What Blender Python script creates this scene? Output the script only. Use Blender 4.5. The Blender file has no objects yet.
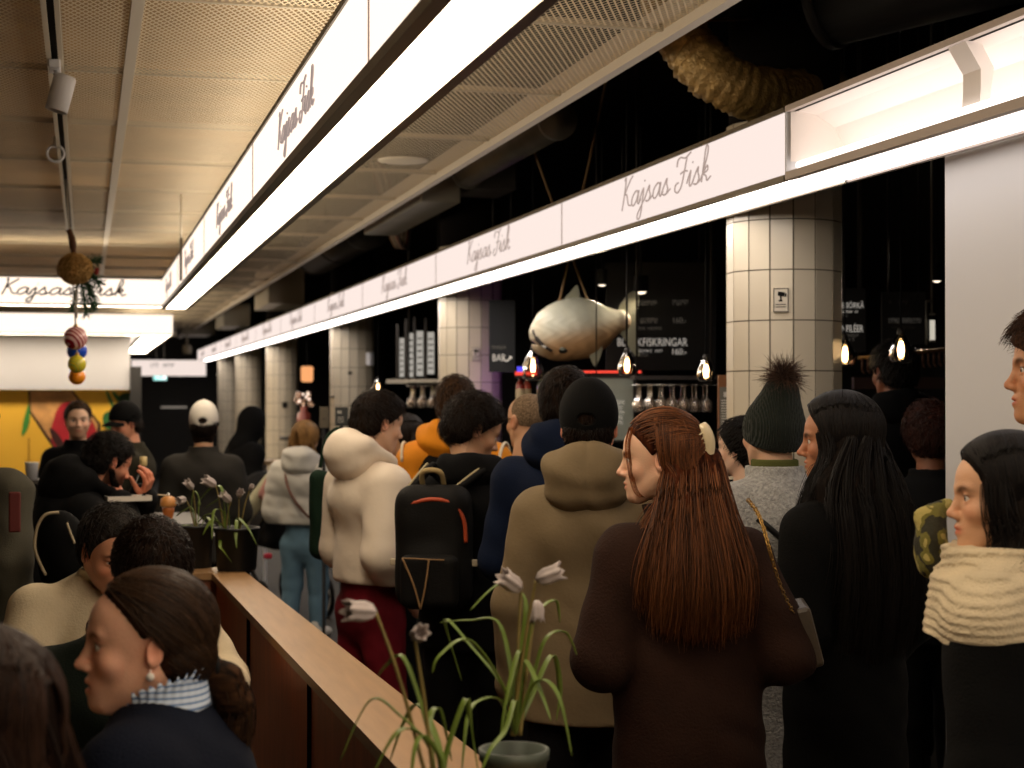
import bpy, bmesh, math, random
import numpy as np
from mathutils import Vector, Matrix, Euler

# ------------------------------------------------------------------ camera, world, exposure
F_PX, CAM_Z = 1600.0, 1.70
YAW = math.radians(14.94)             # the hall runs along +Y, the camera looks a little to its right
TILT = math.radians(0.43)
SIN, COS = math.sin(YAW), math.cos(YAW)
scene = bpy.context.scene
cam = bpy.data.cameras.new('camera')
cam.sensor_width = 36.0
cam.lens = F_PX / 1024.0 * 36.0
cam.dof.use_dof = True
cam.dof.focus_distance = 4.3
cam.dof.aperture_fstop = 4.5
cam.clip_start, cam.clip_end = 0.05, 200
cam_ob = bpy.data.objects.new('camera', cam)
scene.collection.objects.link(cam_ob)
cam_ob.location = (0, 0, CAM_Z)
cam_ob.rotation_euler = (math.pi / 2 + TILT, 0, -YAW)
scene.camera = cam_ob
world = bpy.data.worlds.new('world')
scene.world = world
world.use_nodes = True
world.node_tree.nodes['Background'].inputs[0].default_value = (1.0, 0.8, 0.6, 1)
world.node_tree.nodes['Background'].inputs[1].default_value = 0.004
scene.view_settings.view_transform = 'Standard'
scene.view_settings.look = 'None'
scene.view_settings.exposure = 0.0
scene.view_settings.gamma = 1.0
scene.view_settings.use_curve_mapping = False
E_UNDER_L, E_UNDER_R, E_FACE_L, E_FACE_R, E_TUBE, E_TOP = 15.5, 7.5, 1.45, 1.0, 2.6, 5.0   # the light boxes' own light; E_TOP is an added, unseen uplight
WARM, PINK = (1.0, 0.82, 0.61), (1.0, 0.89, 0.82)

def at(px, py, d):
    """World point seen at pixel (px, py) at depth d along the (level) viewing direction."""
    xc = (px - 512.0) / F_PX * d
    return Vector((xc * COS + d * SIN, d * COS - xc * SIN, CAM_Z - (py - 396.0) / F_PX * d))

# ------------------------------------------------------------------ naming helpers
COL = scene.collection
def tag(o, label=None, cat=None, group=None, kind=None):
    if label: o['label'] = label
    if cat: o['category'] = cat
    if group: o['group'] = group
    if kind: o['kind'] = kind
    return o
def empty(name, loc=(0, 0, 0), rz=0.0, label=None, cat=None, group=None, kind=None):
    o = bpy.data.objects.new(name, None)
    o.empty_display_size = 0.1
    COL.objects.link(o)
    o.location = loc
    o.rotation_euler = (0, 0, rz)
    return tag(o, label, cat, group, kind)
def link(name, me, mats, parent=None):
    o = bpy.data.objects.new(name, me)
    for m in (mats if isinstance(mats, (list, tuple)) else [mats]):
        me.materials.append(m)
    COL.objects.link(o)
    if parent is not None: o.parent = parent
    return o
def copy_tree(o, parent=None):
    c = o.copy()
    COL.objects.link(c)
    if parent is not None: c.parent = parent
    for ch in list(o.children): copy_tree(ch, c)
    return c

# ------------------------------------------------------------------ mesh builder
class MB:
    """Collects shapes into one mesh; every face carries a material index."""
    def __init__(s): s.v, s.f, s.m, s.sm = [], [], [], []
    def add(s, vs, fs, mi=0, smooth=False, M=None):
        b = len(s.v)
        for p in vs:
            s.v.append(tuple(M @ Vector(p)) if M is not None else tuple(p))
        for f in fs:
            s.f.append(tuple(b + i for i in f)); s.m.append(mi); s.sm.append(smooth)
        return s
    def box(s, lo, hi, mi=0, M=None, bev=0.0):
        if bev > 0:
            bm = bmesh.new()
            bmesh.ops.create_cube(bm, size=1.0)
            for v in bm.verts:
                v.co = Vector([lo[i] + (v.co[i] + .5) * (hi[i] - lo[i]) for i in range(3)])
            bmesh.ops.bevel(bm, geom=bm.edges[:], offset=bev, segments=2, affect='EDGES', profile=.5)
            bm.verts.index_update()
            s.add([v.co[:] for v in bm.verts], [[v.index for v in f.verts] for f in bm.faces], mi, False, M)
            bm.free(); return s
        x0, y0, z0 = lo; x1, y1, z1 = hi
        return s.add([(x0,y0,z0),(x1,y0,z0),(x1,y1,z0),(x0,y1,z0),(x0,y0,z1),(x1,y0,z1),(x1,y1,z1),(x0,y1,z1)],
                     [(0,3,2,1),(4,5,6,7),(0,1,5,4),(1,2,6,5),(2,3,7,6),(3,0,4,7)], mi, False, M)
    def quad(s, a, b, c, d, mi=0): return s.add([a, b, c, d], [(0, 1, 2, 3)], mi)
    def tube(s, pts, r, n=8, mi=0, cap=True, M=None, closed=False):
        """Round tube along pts; r is a number or one radius per point."""
        P = [Vector(p) for p in pts]
        R = r if isinstance(r, (list, tuple)) else [r] * len(P)
        vs, fs = [], []
        up = Vector((0, 0, 1))
        last = None
        for i, p in enumerate(P):
            if closed: t = P[(i + 1) % len(P)] - P[i - 1]
            else: t = P[min(i + 1, len(P) - 1)] - P[max(i - 1, 0)]
            if t.length < 1e-9: t = Vector((0, 0, 1))
            t.normalize()
            if last is None:
                a = up if abs(t.z) < .9 else Vector((1, 0, 0))
                u = t.cross(a).normalized()
            else:
                u = (last - t * last.dot(t))
                u = u.normalized() if u.length > 1e-6 else t.orthogonal().normalized()
            last = u
            w = t.cross(u)
            for k in range(n):
                a = 2 * math.pi * k / n
                vs.append(p + (u * math.cos(a) + w * math.sin(a)) * R[i])
        m = len(P)
        for i in range(m if closed else m - 1):
            j = (i + 1) % m
            for k in range(n):
                k2 = (k + 1) % n
                fs.append((i*n+k, i*n+k2, j*n+k2, j*n+k))
        if cap and not closed:
            fs.append(tuple(range(n))[::-1]); fs.append(tuple((m-1)*n + k for k in range(n)))
        return s.add(vs, fs, mi, True, M)
    def lathe(s, prof, c=(0, 0, 0), n=24, mi=0, M=None, smooth=True):
        """Profile [(r, z)] spun about the vertical axis at c."""
        vs, fs = [], []
        for (r, z) in prof:
            for k in range(n):
                a = 2 * math.pi * k / n
                vs.append((c[0] + r * math.cos(a), c[1] + r * math.sin(a), c[2] + z))
        for i in range(len(prof) - 1):
            for k in range(n):
                k2 = (k + 1) % n
                fs.append((i*n+k, i*n+k2, (i+1)*n+k2, (i+1)*n+k))
        return s.add(vs, fs, mi, smooth, M)
    def ball(s, c, r, n=16, mi=0, M=None):
        rr = r if isinstance(r, (list, tuple)) else (r, r, r)
        m = max(6, n // 2)
        vs, fs = [], []
        for i in range(m + 1):
            t = math.pi * i / m
            for k in range(n):
                a = 2 * math.pi * k / n
                vs.append((c[0] + rr[0]*math.sin(t)*math.cos(a), c[1] + rr[1]*math.sin(t)*math.sin(a), c[2] - rr[2]*math.cos(t)))
        for i in range(m):
            for k in range(n):
                k2 = (k + 1) % n
                fs.append((i*n+k, i*n+k2, (i+1)*n+k2, (i+1)*n+k))
        return s.add(vs, fs, mi, True, M)
    def mesh(s, name):
        me = bpy.data.meshes.new(name)
        me.from_pydata(s.v, [], s.f)
        me.polygons.foreach_set('material_index', s.m)
        me.polygons.foreach_set('use_smooth', s.sm)
        me.validate(clean_customdata=False)
        return me
    def build(s, name, mats, parent=None, label=None, cat=None, group=None, kind=None):
        return tag(link(name, s.mesh(name), mats, parent), label, cat, group, kind)

def spline(pts, n=6, closed=False):
    """Catmull-Rom through pts."""
    P = [Vector(p) for p in pts]
    out = []
    m = len(P)
    for i in range(m if closed else m - 1):
        if closed: a, b, c, d = P[i-1], P[i], P[(i+1) % m], P[(i+2) % m]
        else: a, b, c, d = P[max(i-1, 0)], P[i], P[i+1], P[min(i+2, m-1)]
        for k in range(n):
            t = k / n
            out.append(.5*((2*b) + (c-a)*t + (2*a-5*b+4*c-d)*t*t + (3*b-a-3*c+d)*t**3))
    if not closed: out.append(P[-1])
    return out

# ------------------------------------------------------------------ materials
def srgb(h):
    h = h.lstrip('#')
    c = [int(h[i:i+2], 16) / 255 for i in (0, 2, 4)]
    return tuple(x / 12.92 if x <= .04045 else ((x + .055) / 1.055) ** 2.4 for x in c)
def mat(name, col, rough=.6, metal=0.0, bump=0.0, bscale=60.0, var=0.0, vscale=6.0, spec=.5, sheen=0.0, stretch=None, detail=3.0, trans=0.0, emit=None, estr=0.0, coat=0.0):
    """Principled material; colour varied and surface bumped by noise in object space."""
    m = bpy.data.materials.new(name)
    m.use_nodes = True
    nt = m.node_tree
    b = nt.nodes['Principled BSDF']
    c = srgb(col) if isinstance(col, str) else col
    b.inputs['Base Color'].default_value = (*c, 1)
    b.inputs['Roughness'].default_value = rough
    b.inputs['Metallic'].default_value = metal
    b.inputs['Specular IOR Level'].default_value = spec
    b.inputs['Sheen Weight'].default_value = sheen
    b.inputs['Transmission Weight'].default_value = trans
    b.inputs['Coat Weight'].default_value = coat
    if emit is not None:
        b.inputs['Emission Color'].default_value = (*emit, 1)
        b.inputs['Emission Strength'].default_value = estr
    if var > 0 or bump > 0:
        tc = nt.nodes.new('ShaderNodeTexCoord')
        src = tc.outputs['Object']
        if stretch:
            mp = nt.nodes.new('ShaderNodeMapping'); mp.inputs['Scale'].default_value = stretch
            nt.links.new(src, mp.inputs['Vector']); src = mp.outputs['Vector']
        if var > 0:
            n = nt.nodes.new('ShaderNodeTexNoise'); n.inputs['Scale'].default_value = vscale; n.inputs['Detail'].default_value = detail
            nt.links.new(src, n.inputs['Vector'])
            r = nt.nodes.new('ShaderNodeValToRGB')
            r.color_ramp.elements[0].position, r.color_ramp.elements[1].position = .3, .7
            r.color_ramp.elements[0].color = (*[x * (1 - var) for x in c], 1)
            r.color_ramp.elements[1].color = (*[min(1, x * (1 + var)) for x in c], 1)
            nt.links.new(n.outputs['Fac'], r.inputs['Fac']); nt.links.new(r.outputs['Color'], b.inputs['Base Color'])
        if bump > 0:
            n = nt.nodes.new('ShaderNodeTexNoise'); n.inputs['Scale'].default_value = bscale; n.inputs['Detail'].default_value = detail
            nt.links.new(src, n.inputs['Vector'])
            bp = nt.nodes.new('ShaderNodeBump'); bp.inputs['Strength'].default_value = bump; bp.inputs['Distance'].default_value = .01
            nt.links.new(n.outputs['Fac'], bp.inputs['Height']); nt.links.new(bp.outputs['Normal'], b.inputs['Normal'])
    return m
def emitter(name, col, strength):
    m = bpy.data.materials.new(name); m.use_nodes = True
    nt = m.node_tree
    nt.nodes.remove(nt.nodes['Principled BSDF'])
    e = nt.nodes.new('ShaderNodeEmission')
    e.inputs[0].default_value = (*col, 1); e.inputs[1].default_value = strength
    nt.links.new(e.outputs[0], nt.nodes['Material Output'].inputs[0])
    return m
def cloth(name, col, rough=.9, bump=.25, bscale=220, var=.12, vscale=9, sheen=.0): return mat(name, col, rough, 0, bump, bscale, var, vscale, spec=.15, sheen=sheen)
def wave_mat(name, col, scale, direction='Z', dist=1.0, bump=.6, rough=.9, dark=.6, kind='BANDS'):
    """Ribbed or striped cloth: a wave in object space drives bump and a little colour."""
    m = mat(name, col, rough, spec=.25, sheen=.1)
    nt = m.node_tree; b = nt.nodes['Principled BSDF']; c = srgb(col)
    tc = nt.nodes.new('ShaderNodeTexCoord')
    w = nt.nodes.new('ShaderNodeTexWave'); w.bands_direction = direction; w.inputs['Scale'].default_value = scale
    w.inputs['Distortion'].default_value = dist; w.inputs['Detail'].default_value = 1.0
    nt.links.new(tc.outputs['Object'], w.inputs['Vector'])
    r = nt.nodes.new('ShaderNodeValToRGB')
    r.color_ramp.elements[0].color = (*[x * dark for x in c], 1); r.color_ramp.elements[1].color = (*c, 1)
    nt.links.new(w.outputs['Fac'], r.inputs['Fac']); nt.links.new(r.outputs['Color'], b.inputs['Base Color'])
    bp = nt.nodes.new('ShaderNodeBump'); bp.inputs['Strength'].default_value = bump; bp.inputs['Distance'].default_value = .01
    nt.links.new(w.outputs['Fac'], bp.inputs['Height']); nt.links.new(bp.outputs['Normal'], b.inputs['Normal'])
    return m
M = {}
M['black'] = mat('black_paint', '#0b0a0b', .8, spec=.2)
M['void_dark'] = mat('dark_plenum', '#141110', .95, spec=.1, var=.3, vscale=2)  # near-black for the slab, bulkhead and pillar tops
M['white_paint'] = mat('white_paint', '#dddde0', .6, bump=.03, bscale=40)
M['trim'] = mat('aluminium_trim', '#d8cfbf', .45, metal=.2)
M['frame'] = mat('frame_metal', '#6f6555', .4, metal=.6)
M['darkframe'] = mat('dark_frame', '#2a2622', .5, metal=.5)
M['face_l'] = emitter('light_box_face_warm', (1.0, .83, .68), E_FACE_L)
M['face_r'] = emitter('light_box_face_cool', (1.0, .84, .77), E_FACE_R)
M['under_l'] = emitter('light_box_diffuser_warm', WARM, E_UNDER_L)
M['under_r'] = emitter('light_box_diffuser_cool', PINK, E_UNDER_R)
M['under_open'] = emitter('light_box_diffuser_open_run', PINK, 2.5)
M['tube'] = emitter('fluorescent_tube', PINK, E_TUBE)
M['rear_fill'] = emitter('rear_fill_glow', WARM, 3.2)  # unseen glowing side, added to brighten the right ceiling strip and ducts
M['top_fill'] = emitter('top_fill_glow', WARM, E_TOP)  # unseen uplight on top of the boxes, added to brighten the mesh ceiling
M['ink'] = mat('translucent_sign_ink', '#8f807c', .6, emit=(.30, .24, .22), estr=1.0)
M['ink_far'] = mat('dark_sign_ink', '#6f625e', .6)
M['tile'] = mat('glazed_tile', '#cfc4ae', .25, var=.05, vscale=3)
M['grout'] = mat('grout', '#5f574a', .9)
M['floor'] = mat('dark_stone_floor', '#1c1815', .75, var=.25, vscale=4, bump=.05, bscale=8)
M['chalk'] = mat('chalk', '#cfcac0', .9)
M['dimchalk'] = mat('faint_chalk', '#4a4742', .9)
M['board'] = mat('blackboard', '#100f10', .75, var=.3, vscale=5)
M['chrome'] = mat('chrome', '#c8c8c8', .15, metal=1)
M['glass'] = mat('clear_glass', '#ffffff', .03, trans=1.0)
M['galv'] = mat('galvanised_duct', '#7c7970', .45, metal=.5, var=.15, vscale=5)
M['greybox'] = mat('grey_metal', '#8a857a', .6, var=.1, vscale=3)
# ================================================================== THE SETTING
S = lambda mb, name, mats, label=None: mb.build(name, mats, None, label, None, None, 'structure')
CEIL = 2.95
# floor
mb = MB(); mb.box((-7, -4, -.1), (7, 37, 0)); S(mb, 'floor', M['floor'])
# end wall, far left wall, bar back wall, wall behind the camera
mb = MB(); mb.box((-7, 36.0, 0), (7, 36.2, 4.6)); S(mb, 'wall_back', mat('black_wall', '#0c0b0b', .6, var=.3))
mb = MB(); mb.box((-7.2, -4, 0), (-7, 36.2, 4.6)); S(mb, 'wall_left', mat('cream_wall', '#d8c6a8', .9, var=.1))
mb = MB(); mb.box((6.6, -4, 0), (6.8, 36.2, 4.6)); S(mb, 'wall_right', M['black'])
mb = MB(); mb.box((-7, -4.2, 0), (7, -4, 4.6)); S(mb, 'wall_front', mat('cream_wall_behind', '#d8c6a8', .9, var=.1))
mb = MB(); mb.box((-7.2, -4.2, 4.3), (6.8, 36.2, 4.5)); S(mb, 'ceiling_slab', M['void_dark'])
# expanded metal ceiling
def expanded_metal():
    m = bpy.data.materials.new('expanded_metal'); m.use_nodes = True
    nt = m.node_tree; N = nt.nodes; L = nt.links
    b = N['Principled BSDF']
    b.inputs['Base Color'].default_value = (*srgb('#e8d8b8'), 1); b.inputs['Roughness'].default_value = .6
    tc = N.new('ShaderNodeTexCoord'); sp = N.new('ShaderNodeSeparateXYZ'); L.new(tc.outputs['Object'], sp.inputs[0])
    def op(o, a, bb=None):
        n = N.new('ShaderNodeMath'); n.operation = o
        for i, x in enumerate((a, bb)):
            if x is None: continue
            if isinstance(x, (int, float)): n.inputs[i].default_value = x
            else: L.new(x, n.inputs[i])
        return n.outputs[0]
    u = op('MULTIPLY', sp.outputs['X'], 1 / .024); v = op('MULTIPLY', sp.outputs['Y'], 1 / .052)
    d1 = op('ABSOLUTE', op('SUBTRACT', op('FRACT', op('ADD', u, v)), .5))
    d2 = op('ABSOLUTE', op('SUBTRACT', op('FRACT', op('SUBTRACT', u, v)), .5))
    strand = op('GREATER_THAN', op('MAXIMUM', d1, d2), .345)
    tr = N.new('ShaderNodeBsdfTransparent'); mx = N.new('ShaderNodeMixShader')
    L.new(strand, mx.inputs[0]); L.new(tr.outputs[0], mx.inputs[1]); L.new(b.outputs[0], mx.inputs[2])
    L.new(mx.outputs[0], N['Material Output'].inputs[0])
    return m
mb = MB()
xs = [-7, -5.2, -3.4, -1.62, .16, 1.92]
ys = [-3.4 + 1.22 * k for k in range(32)]
rp = random.Random(3)
for i in range(5):
    for j in range(31):
        z0 = CEIL + rp.uniform(-.003, .006); z1 = CEIL + rp.uniform(-.003, .006)
        mb.quad((xs[i] + .01, ys[j] + .008, z0), (xs[i+1] - .01, ys[j] + .008, z0), (xs[i+1] - .01, ys[j+1] - .008, z1), (xs[i] + .01, ys[j+1] - .008, z1))
S(mb, 'ceiling', expanded_metal())
mb = MB(); mb.box((-7, -4, 3.42), (1.75, 36, 3.5)); S(mb, 'ceiling_plenum', mat('plenum_warm', '#b3946a', .95, var=.3, vscale=1.6))
mb = MB()
for x in xs[1:5]: mb.box((x - .02, -4, CEIL - .012), (x + .02, 34.5, CEIL + .02))
S(mb, 'trim_1', M['trim'])
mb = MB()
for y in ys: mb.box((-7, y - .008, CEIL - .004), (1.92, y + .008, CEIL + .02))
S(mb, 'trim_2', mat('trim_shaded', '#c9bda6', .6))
mb = MB(); mb.box((1.905, -4, CEIL - .035), (1.945, 34.5, CEIL + .09)); S(mb, 'trim_3', M['trim'])
mb = MB(); mb.box((1.95, -4, 3.75), (2.0, 36, 4.3)); S(mb, 'wall_bulkhead', M['void_dark'])
# white wall beside the queue, on the right edge of the picture
mb = MB(); mb.box((2.56, -4, 0), (2.80, 4.42, 2.6), bev=.004); S(mb, 'wall_pier', M['white_paint'])
# inner bar partition that closes the dark bar to the back
mb = MB(); mb.box((3.3, 14.5, 0), (6.6, 14.6, 4.3)); S(mb, 'wall_bar', mat('bar_black', '#0d0b0b', .5, var=.3))

# tiled pillars
def pillar(y, x=2.76, r=.235, zt=3.9, n=16):
    mb = MB()
    rows = 14
    mb.lathe([(r - .004, 0), (r - .004, 2.8)], (0, 0, 0), n * 2, 1)
    mb.lathe([(r, 2.8), (r - .01, 2.81), (r - .01, zt)], (0, 0, 0), n * 2, 2)
    g = .035                                                        # grout share of a tile's width
    for k in range(n):
        a0, a1 = 2*math.pi*(k + g)/n, 2*math.pi*(k + 1 - g)/n
        for j in range(rows):
            z0, z1 = j * .2 + .0025, (j + 1) * .2 - .0025
            am = (a0 + a1) / 2
            def p(a, z, rr): return (rr * math.cos(a), rr * math.sin(a), z)
            vs = [p(a0, z0, r), p(a1, z0, r), p(a1, z1, r), p(a0, z1, r), p(a0, z0, r-.006), p(a1, z0, r-.006), p(a1, z1, r-.006), p(a0, z1, r-.006)]
            mb.add(vs, [(0,1,2,3),(0,4,5,1),(1,5,6,2),(2,6,7,3),(3,7,4,0)], 0)
    return mb
pil = pillar(6)
pm = None
for i, (y, x) in enumerate([(6.03, 2.76), (11.55, 2.76), (17.0, 2.76), (23.3, 2.76), (28.2, 2.76), (32.0, 2.76)]):
    if pm is None:
        o = S(pil, 'pillar', [M['tile'], M['grout'], M['void_dark']]); pm = o
    else:
        o = pm.copy(); COL.objects.link(o)
    o.location = (x, y, 0)
    o.rotation_euler = (0, 0, .12)

# ================================================================== LIGHT BOX SIGNS with the shop's lettering
G = {  # single-line script on an x-height-1 grid
 'K': ([[(.05,2.0),(.2,2.2),(.22,1.6),(.12,.6),(.0,-.1)], [(1.15,2.15),(.85,1.9),(.22,1.05),(.5,.95),(.85,.2),(1.25,.1)]], 1.2),
 'a': ([[(.95,.75),(.65,1.0),(.2,.7),(.1,.25),(.35,0),(.75,.3),(.98,.95),(.92,.3),(1.05,.02),(1.35,.3)]], 1.25),
 'j': ([[(-.1,.2),(.35,1.0),(.33,.0),(.2,-.9),(-.1,-1.05),(-.2,-.75),(.2,-.2),(.7,.3)], [(.42,1.45),(.45,1.52)]], .65),
 's': ([[(-.05,.2),(.45,1.05),(.5,.7),(.68,.35),(.45,0),(.1,.08),(.5,.02),(1.0,.3)]], .95),
 'F': ([[(-.15,1.55),(-.1,1.95),(.2,2.1),(.75,1.95),(1.35,2.2)], [(.95,2.0),(.8,1.1),(.6,.2),(.2,-.15),(-.15,.05),(-.1,.4),(.2,.5)], [(.35,1.02),(.8,1.12),(1.15,1.05)]], 1.3),
 'i': ([[(-.1,.25),(.25,1.0),(.2,.25),(.35,.0),(.65,.3)], [(.38,1.45),(.41,1.52)]], .6),
 'k': ([[(-.05,.2),(.4,1.5),(.42,2.1),(.2,2.15),(.12,1.2),(.05,0)], [(.08,.5),(.5,.95),(.6,.65),(.2,.5),(.5,.3),(.65,.0),(1.0,.2)]], 1.0),
 ' ': ([], .8)}
def script_strokes(text):
    out, x = [], 0
    for ch in text:
        st, adv = G[ch]
        for s in st:
            out.append([(x + a + b * .18, b) for a, b in spline_2(s)])
        x += adv
    return out, x
def spline_2(s): return [(p.x, p.y) for p in spline([(a, b, 0) for a, b in s], 5)]
LET, LETW = script_strokes('Kajsas Fisk')
def lettering(parent, origin, right, up, width, thick=.0036, mtl=None, name='lettering'):
    """Monoline script written on a plane: origin = middle of the word's base line."""
    o, r, u = Vector(origin), Vector(right), Vector(up)
    n = r.cross(u)
    sc = width / LETW
    mb = MB()
    for st in LET:
        mb.tube([o + r * ((a - LETW / 2) * sc) + u * (b * sc * .64) + n * .001 for a, b in st], thick, 5)
    return mb.build(name, mtl or M['ink'], parent)

def sign_run_y(name, label, x0, x1, z0, z1, ya, yb, face, under, texts, joints, w, group=None, top=None):
    """A light box along the hall: lit face on its aisle side (-X), lit diffuser underneath, metal rails."""
    root = empty(name, (x0, ya, z0), 0, label, 'light box sign', group)
    T = Matrix.Translation((-x0, -ya, -z0))
    h = MB()
    if top is None: h.box((x0 + .012, ya, z1 - .01), (x1, yb, z1), M=T)
    if top is None: h.box((x1 - .01, ya, z0), (x1, yb, z1), M=T)
    if top is not None:  # added glow behind and on top, out of view, as ceiling fill
        g = MB(); g.quad((x1, ya, z0 + .012), (x1, yb, z0 + .012), (x1, yb, z1 - .012), (x1, ya, z1 - .012)); g.v = [tuple(T @ Vector(p)) for p in g.v]; g.build('added_rear_glow', M['rear_fill'], root)
        u = MB(); u.quad((x0 + .012, ya, z1), (x1 - .01, ya, z1), (x1 - .01, yb, z1), (x0 + .012, yb, z1))
        u.v = [tuple(T @ Vector(p)) for p in u.v]; u.build('added_uplight', top, root)
    e = MB(); e.box((x0, ya - .008, z0), (x1, ya, z1), M=T); e.build('end_plate', M['white_paint'], root); e = MB(); e.box((x0, yb, z0), (x1, yb + .008, z1), M=T); e.build('end_plate', M['white_paint'], root)
    if h.v: h.build('housing', M['darkframe'], root)
    f = MB(); f.quad((x0, yb, z0 + .012), (x0, ya, z0 + .012), (x0, ya, z1 - .012), (x0, yb, z1 - .012)); f.add([],[])
    f.v = [tuple(T @ Vector(p)) for p in f.v]; f.build('sign_face', face, root)
    d = MB(); d.quad((x0 + .015, ya, z0), (x0 + .015, yb, z0), (x1 - .012, yb, z0), (x1 - .012, ya, z0))
    d.v = [tuple(T @ Vector(p)) for p in d.v]; d.build('diffuser', under, root)
    r = MB(); rw = .012 if top is not None else 0
    r.box((x0 - .006, ya, z0 - .007), (x0 + .016 + rw, yb, z0 + .012 + rw*.6), M=T)
    r.box((x1 - .014 - rw, ya, z0 - .007), (x1 + .004, yb, z0 + .010), M=T)
    r.box((x0 - .006, ya, z1 - .013), (x0 + .014, yb, z1 + .004), M=T)
    r.build('rail', M['frame'], root)
    j = MB()
    for y in joints: j.box((x0 - .003, y - .003, z0 + .012), (x0 + .001, y + .003, z1 - .012), M=T)
    if joints: j.build('panel_joint', mat('joint_line', '#b79f98', .6), root)
    cap = w / LETW * 1.0
    for y in texts:
        lettering(root, T @ Vector((x0 - .001, y, z0 + (z1 - z0) * .36)), (0, -1, 0), (0, 0, 1), w)
    return root
XL0, XL1, ZL0, ZL1 = .598, .805, 2.406, 2.645
sign_run_y('light_box_sign', 'long warm light box sign hanging under the mesh ceiling on the left', XL0, XL1, ZL0, ZL1, -3.5, 13.2,
           M['face_l'], M['under_l'], [-.3, 2.2, 4.72, 7.2, 9.7, 12.1], [1.0, 3.45, 5.95, 8.45, 10.9], .82, 'light box signs', M['top_fill'])
sign_run_y('light_box_sign', 'farther light box sign beyond the first crosswise light box', .62, .98, ZL0, ZL1, 19.18, 27.0, M['face_l'], M['under_l'], [21, 23.5], [22.2], .82, 'light box signs', M['top_fill'])
XR0, XR1, ZR0, ZR1 = 2.27, 2.505, 2.43, 2.665
YC = 4.95
sign_run_y('light_box_sign', 'long pinkish light box sign above the fish bar along the tiled pillars', XR0, XR1, ZR0, ZR1, YC, 34.0,
           M['face_r'], M['under_r'], [6.12 + 2.93 * k for k in range(10)], [7.55 + 2.93 * k for k in range(9)], 1.02, 'light box signs')
# the uncovered stretch of the same run: reflector, tube, bracket
YC -= .012
root = empty('open_light_box', (XR0, -3.5, ZR0), 0, 'open light box with bare tube and white bracket next to the white wall', 'light fitting')
T = Matrix.Translation((-XR0, 3.5, -ZR0))
h = MB(); h.box((XR0 + .012, -3.5, ZR1 - .008), (XR1, YC - .01, ZR1 + .004), M=T); h.build('housing', M['darkframe'], root)
rf = MB()
prof = [(XR0 + .03, ZR1 - .012), (XR0 + .10, ZR1 - .02), (XR0 + .17, ZR1 - .06), (XR0 + .205, ZR0 + .11), (XR0 + .21, ZR0 + .06), (XR1 - .012, ZR0 + .055)]
for (a, b) in zip(prof, prof[1:]):
    rf.quad((a[0], -3.5, a[1]), (b[0], -3.5, b[1]), (b[0], YC - .01, b[1]), (a[0], YC - .01, a[1]))
rf.add([(x, YC - .012, z) for x, z in prof] + [(XR0 + .01, YC - .012, ZR0 + .055), (XR0 + .01, YC - .012, ZR1 - .012)], [tuple(range(len(prof) + 2))])
rf.v = [tuple(T @ Vector(p)) for p in rf.v]; rf.build('reflector', mat('white_enamel', '#f2e9e2', .4), root)
tb = MB()
for (a, b) in [(-3.4, -1.0), (-.98, 1.3), (1.32, 3.74), (3.76, YC - .03)]:
    tb.tube([T @ Vector((XR0 + .032, a, ZR0 + .040)), T @ Vector((XR0 + .032, b, ZR0 + .040))], .013, 10)
tb.build('fluorescent_tube', M['tube'], root)
dz = MB(); dz.quad((XR0 + .018, -3.5, ZR0), (XR0 + .018, YC - .01, ZR0), (XR1 - .012, YC - .01, ZR0), (XR1 - .012, -3.5, ZR0))
dz.v = [tuple(T @ Vector(p)) for p in dz.v]; dz.build('diffuser', M['under_open'], root)
rl = MB()
rl.box((XR0 - .006, -3.5, ZR0 - .007), (XR0 + .02, YC, ZR0 + .02), M=T); rl.box((XR1 - .014, -3.5, ZR0 - .007), (XR1 + .004, YC, ZR0 + .01), M=T)
rl.box((XR0 - .006, -3.5, ZR1 - .013), (XR0 + .014, YC, ZR1 + .006), M=T)
rl.build('rail', mat('white_rail', '#cdbfb6', .5), root)
for y in (3.87, 1.35, -.95):
    br = MB()
    out = [(XR0 + .008, ZR1 - .012), (XR0 + .055, ZR1 - .012), (XR0 + .095, ZR0 + .155), (XR0 + .085, ZR0 + .09), (XR0 + .075, ZR0 + .03), (XR0 + .050, ZR0 + .03), (XR0 + .055, ZR0 + .10), (XR0 + .055, ZR0 + .15)]
    n = len(out)
    # a plate bent across the opening, 10 cm wide along the run
    vs = [(x, y - .045, z) for x, z in out] + [(x, y + .045, z) for x, z in out]
    br.add(vs, [tuple(range(n))[::-1], tuple(range(n, 2*n))] + [(i, (i+1) % n, n + (i+1) % n, n + i) for i in range(n)], 0, False, T)
    br.build('bracket', mat('white_bracket', '#f4ece6', .45), root)

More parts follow.
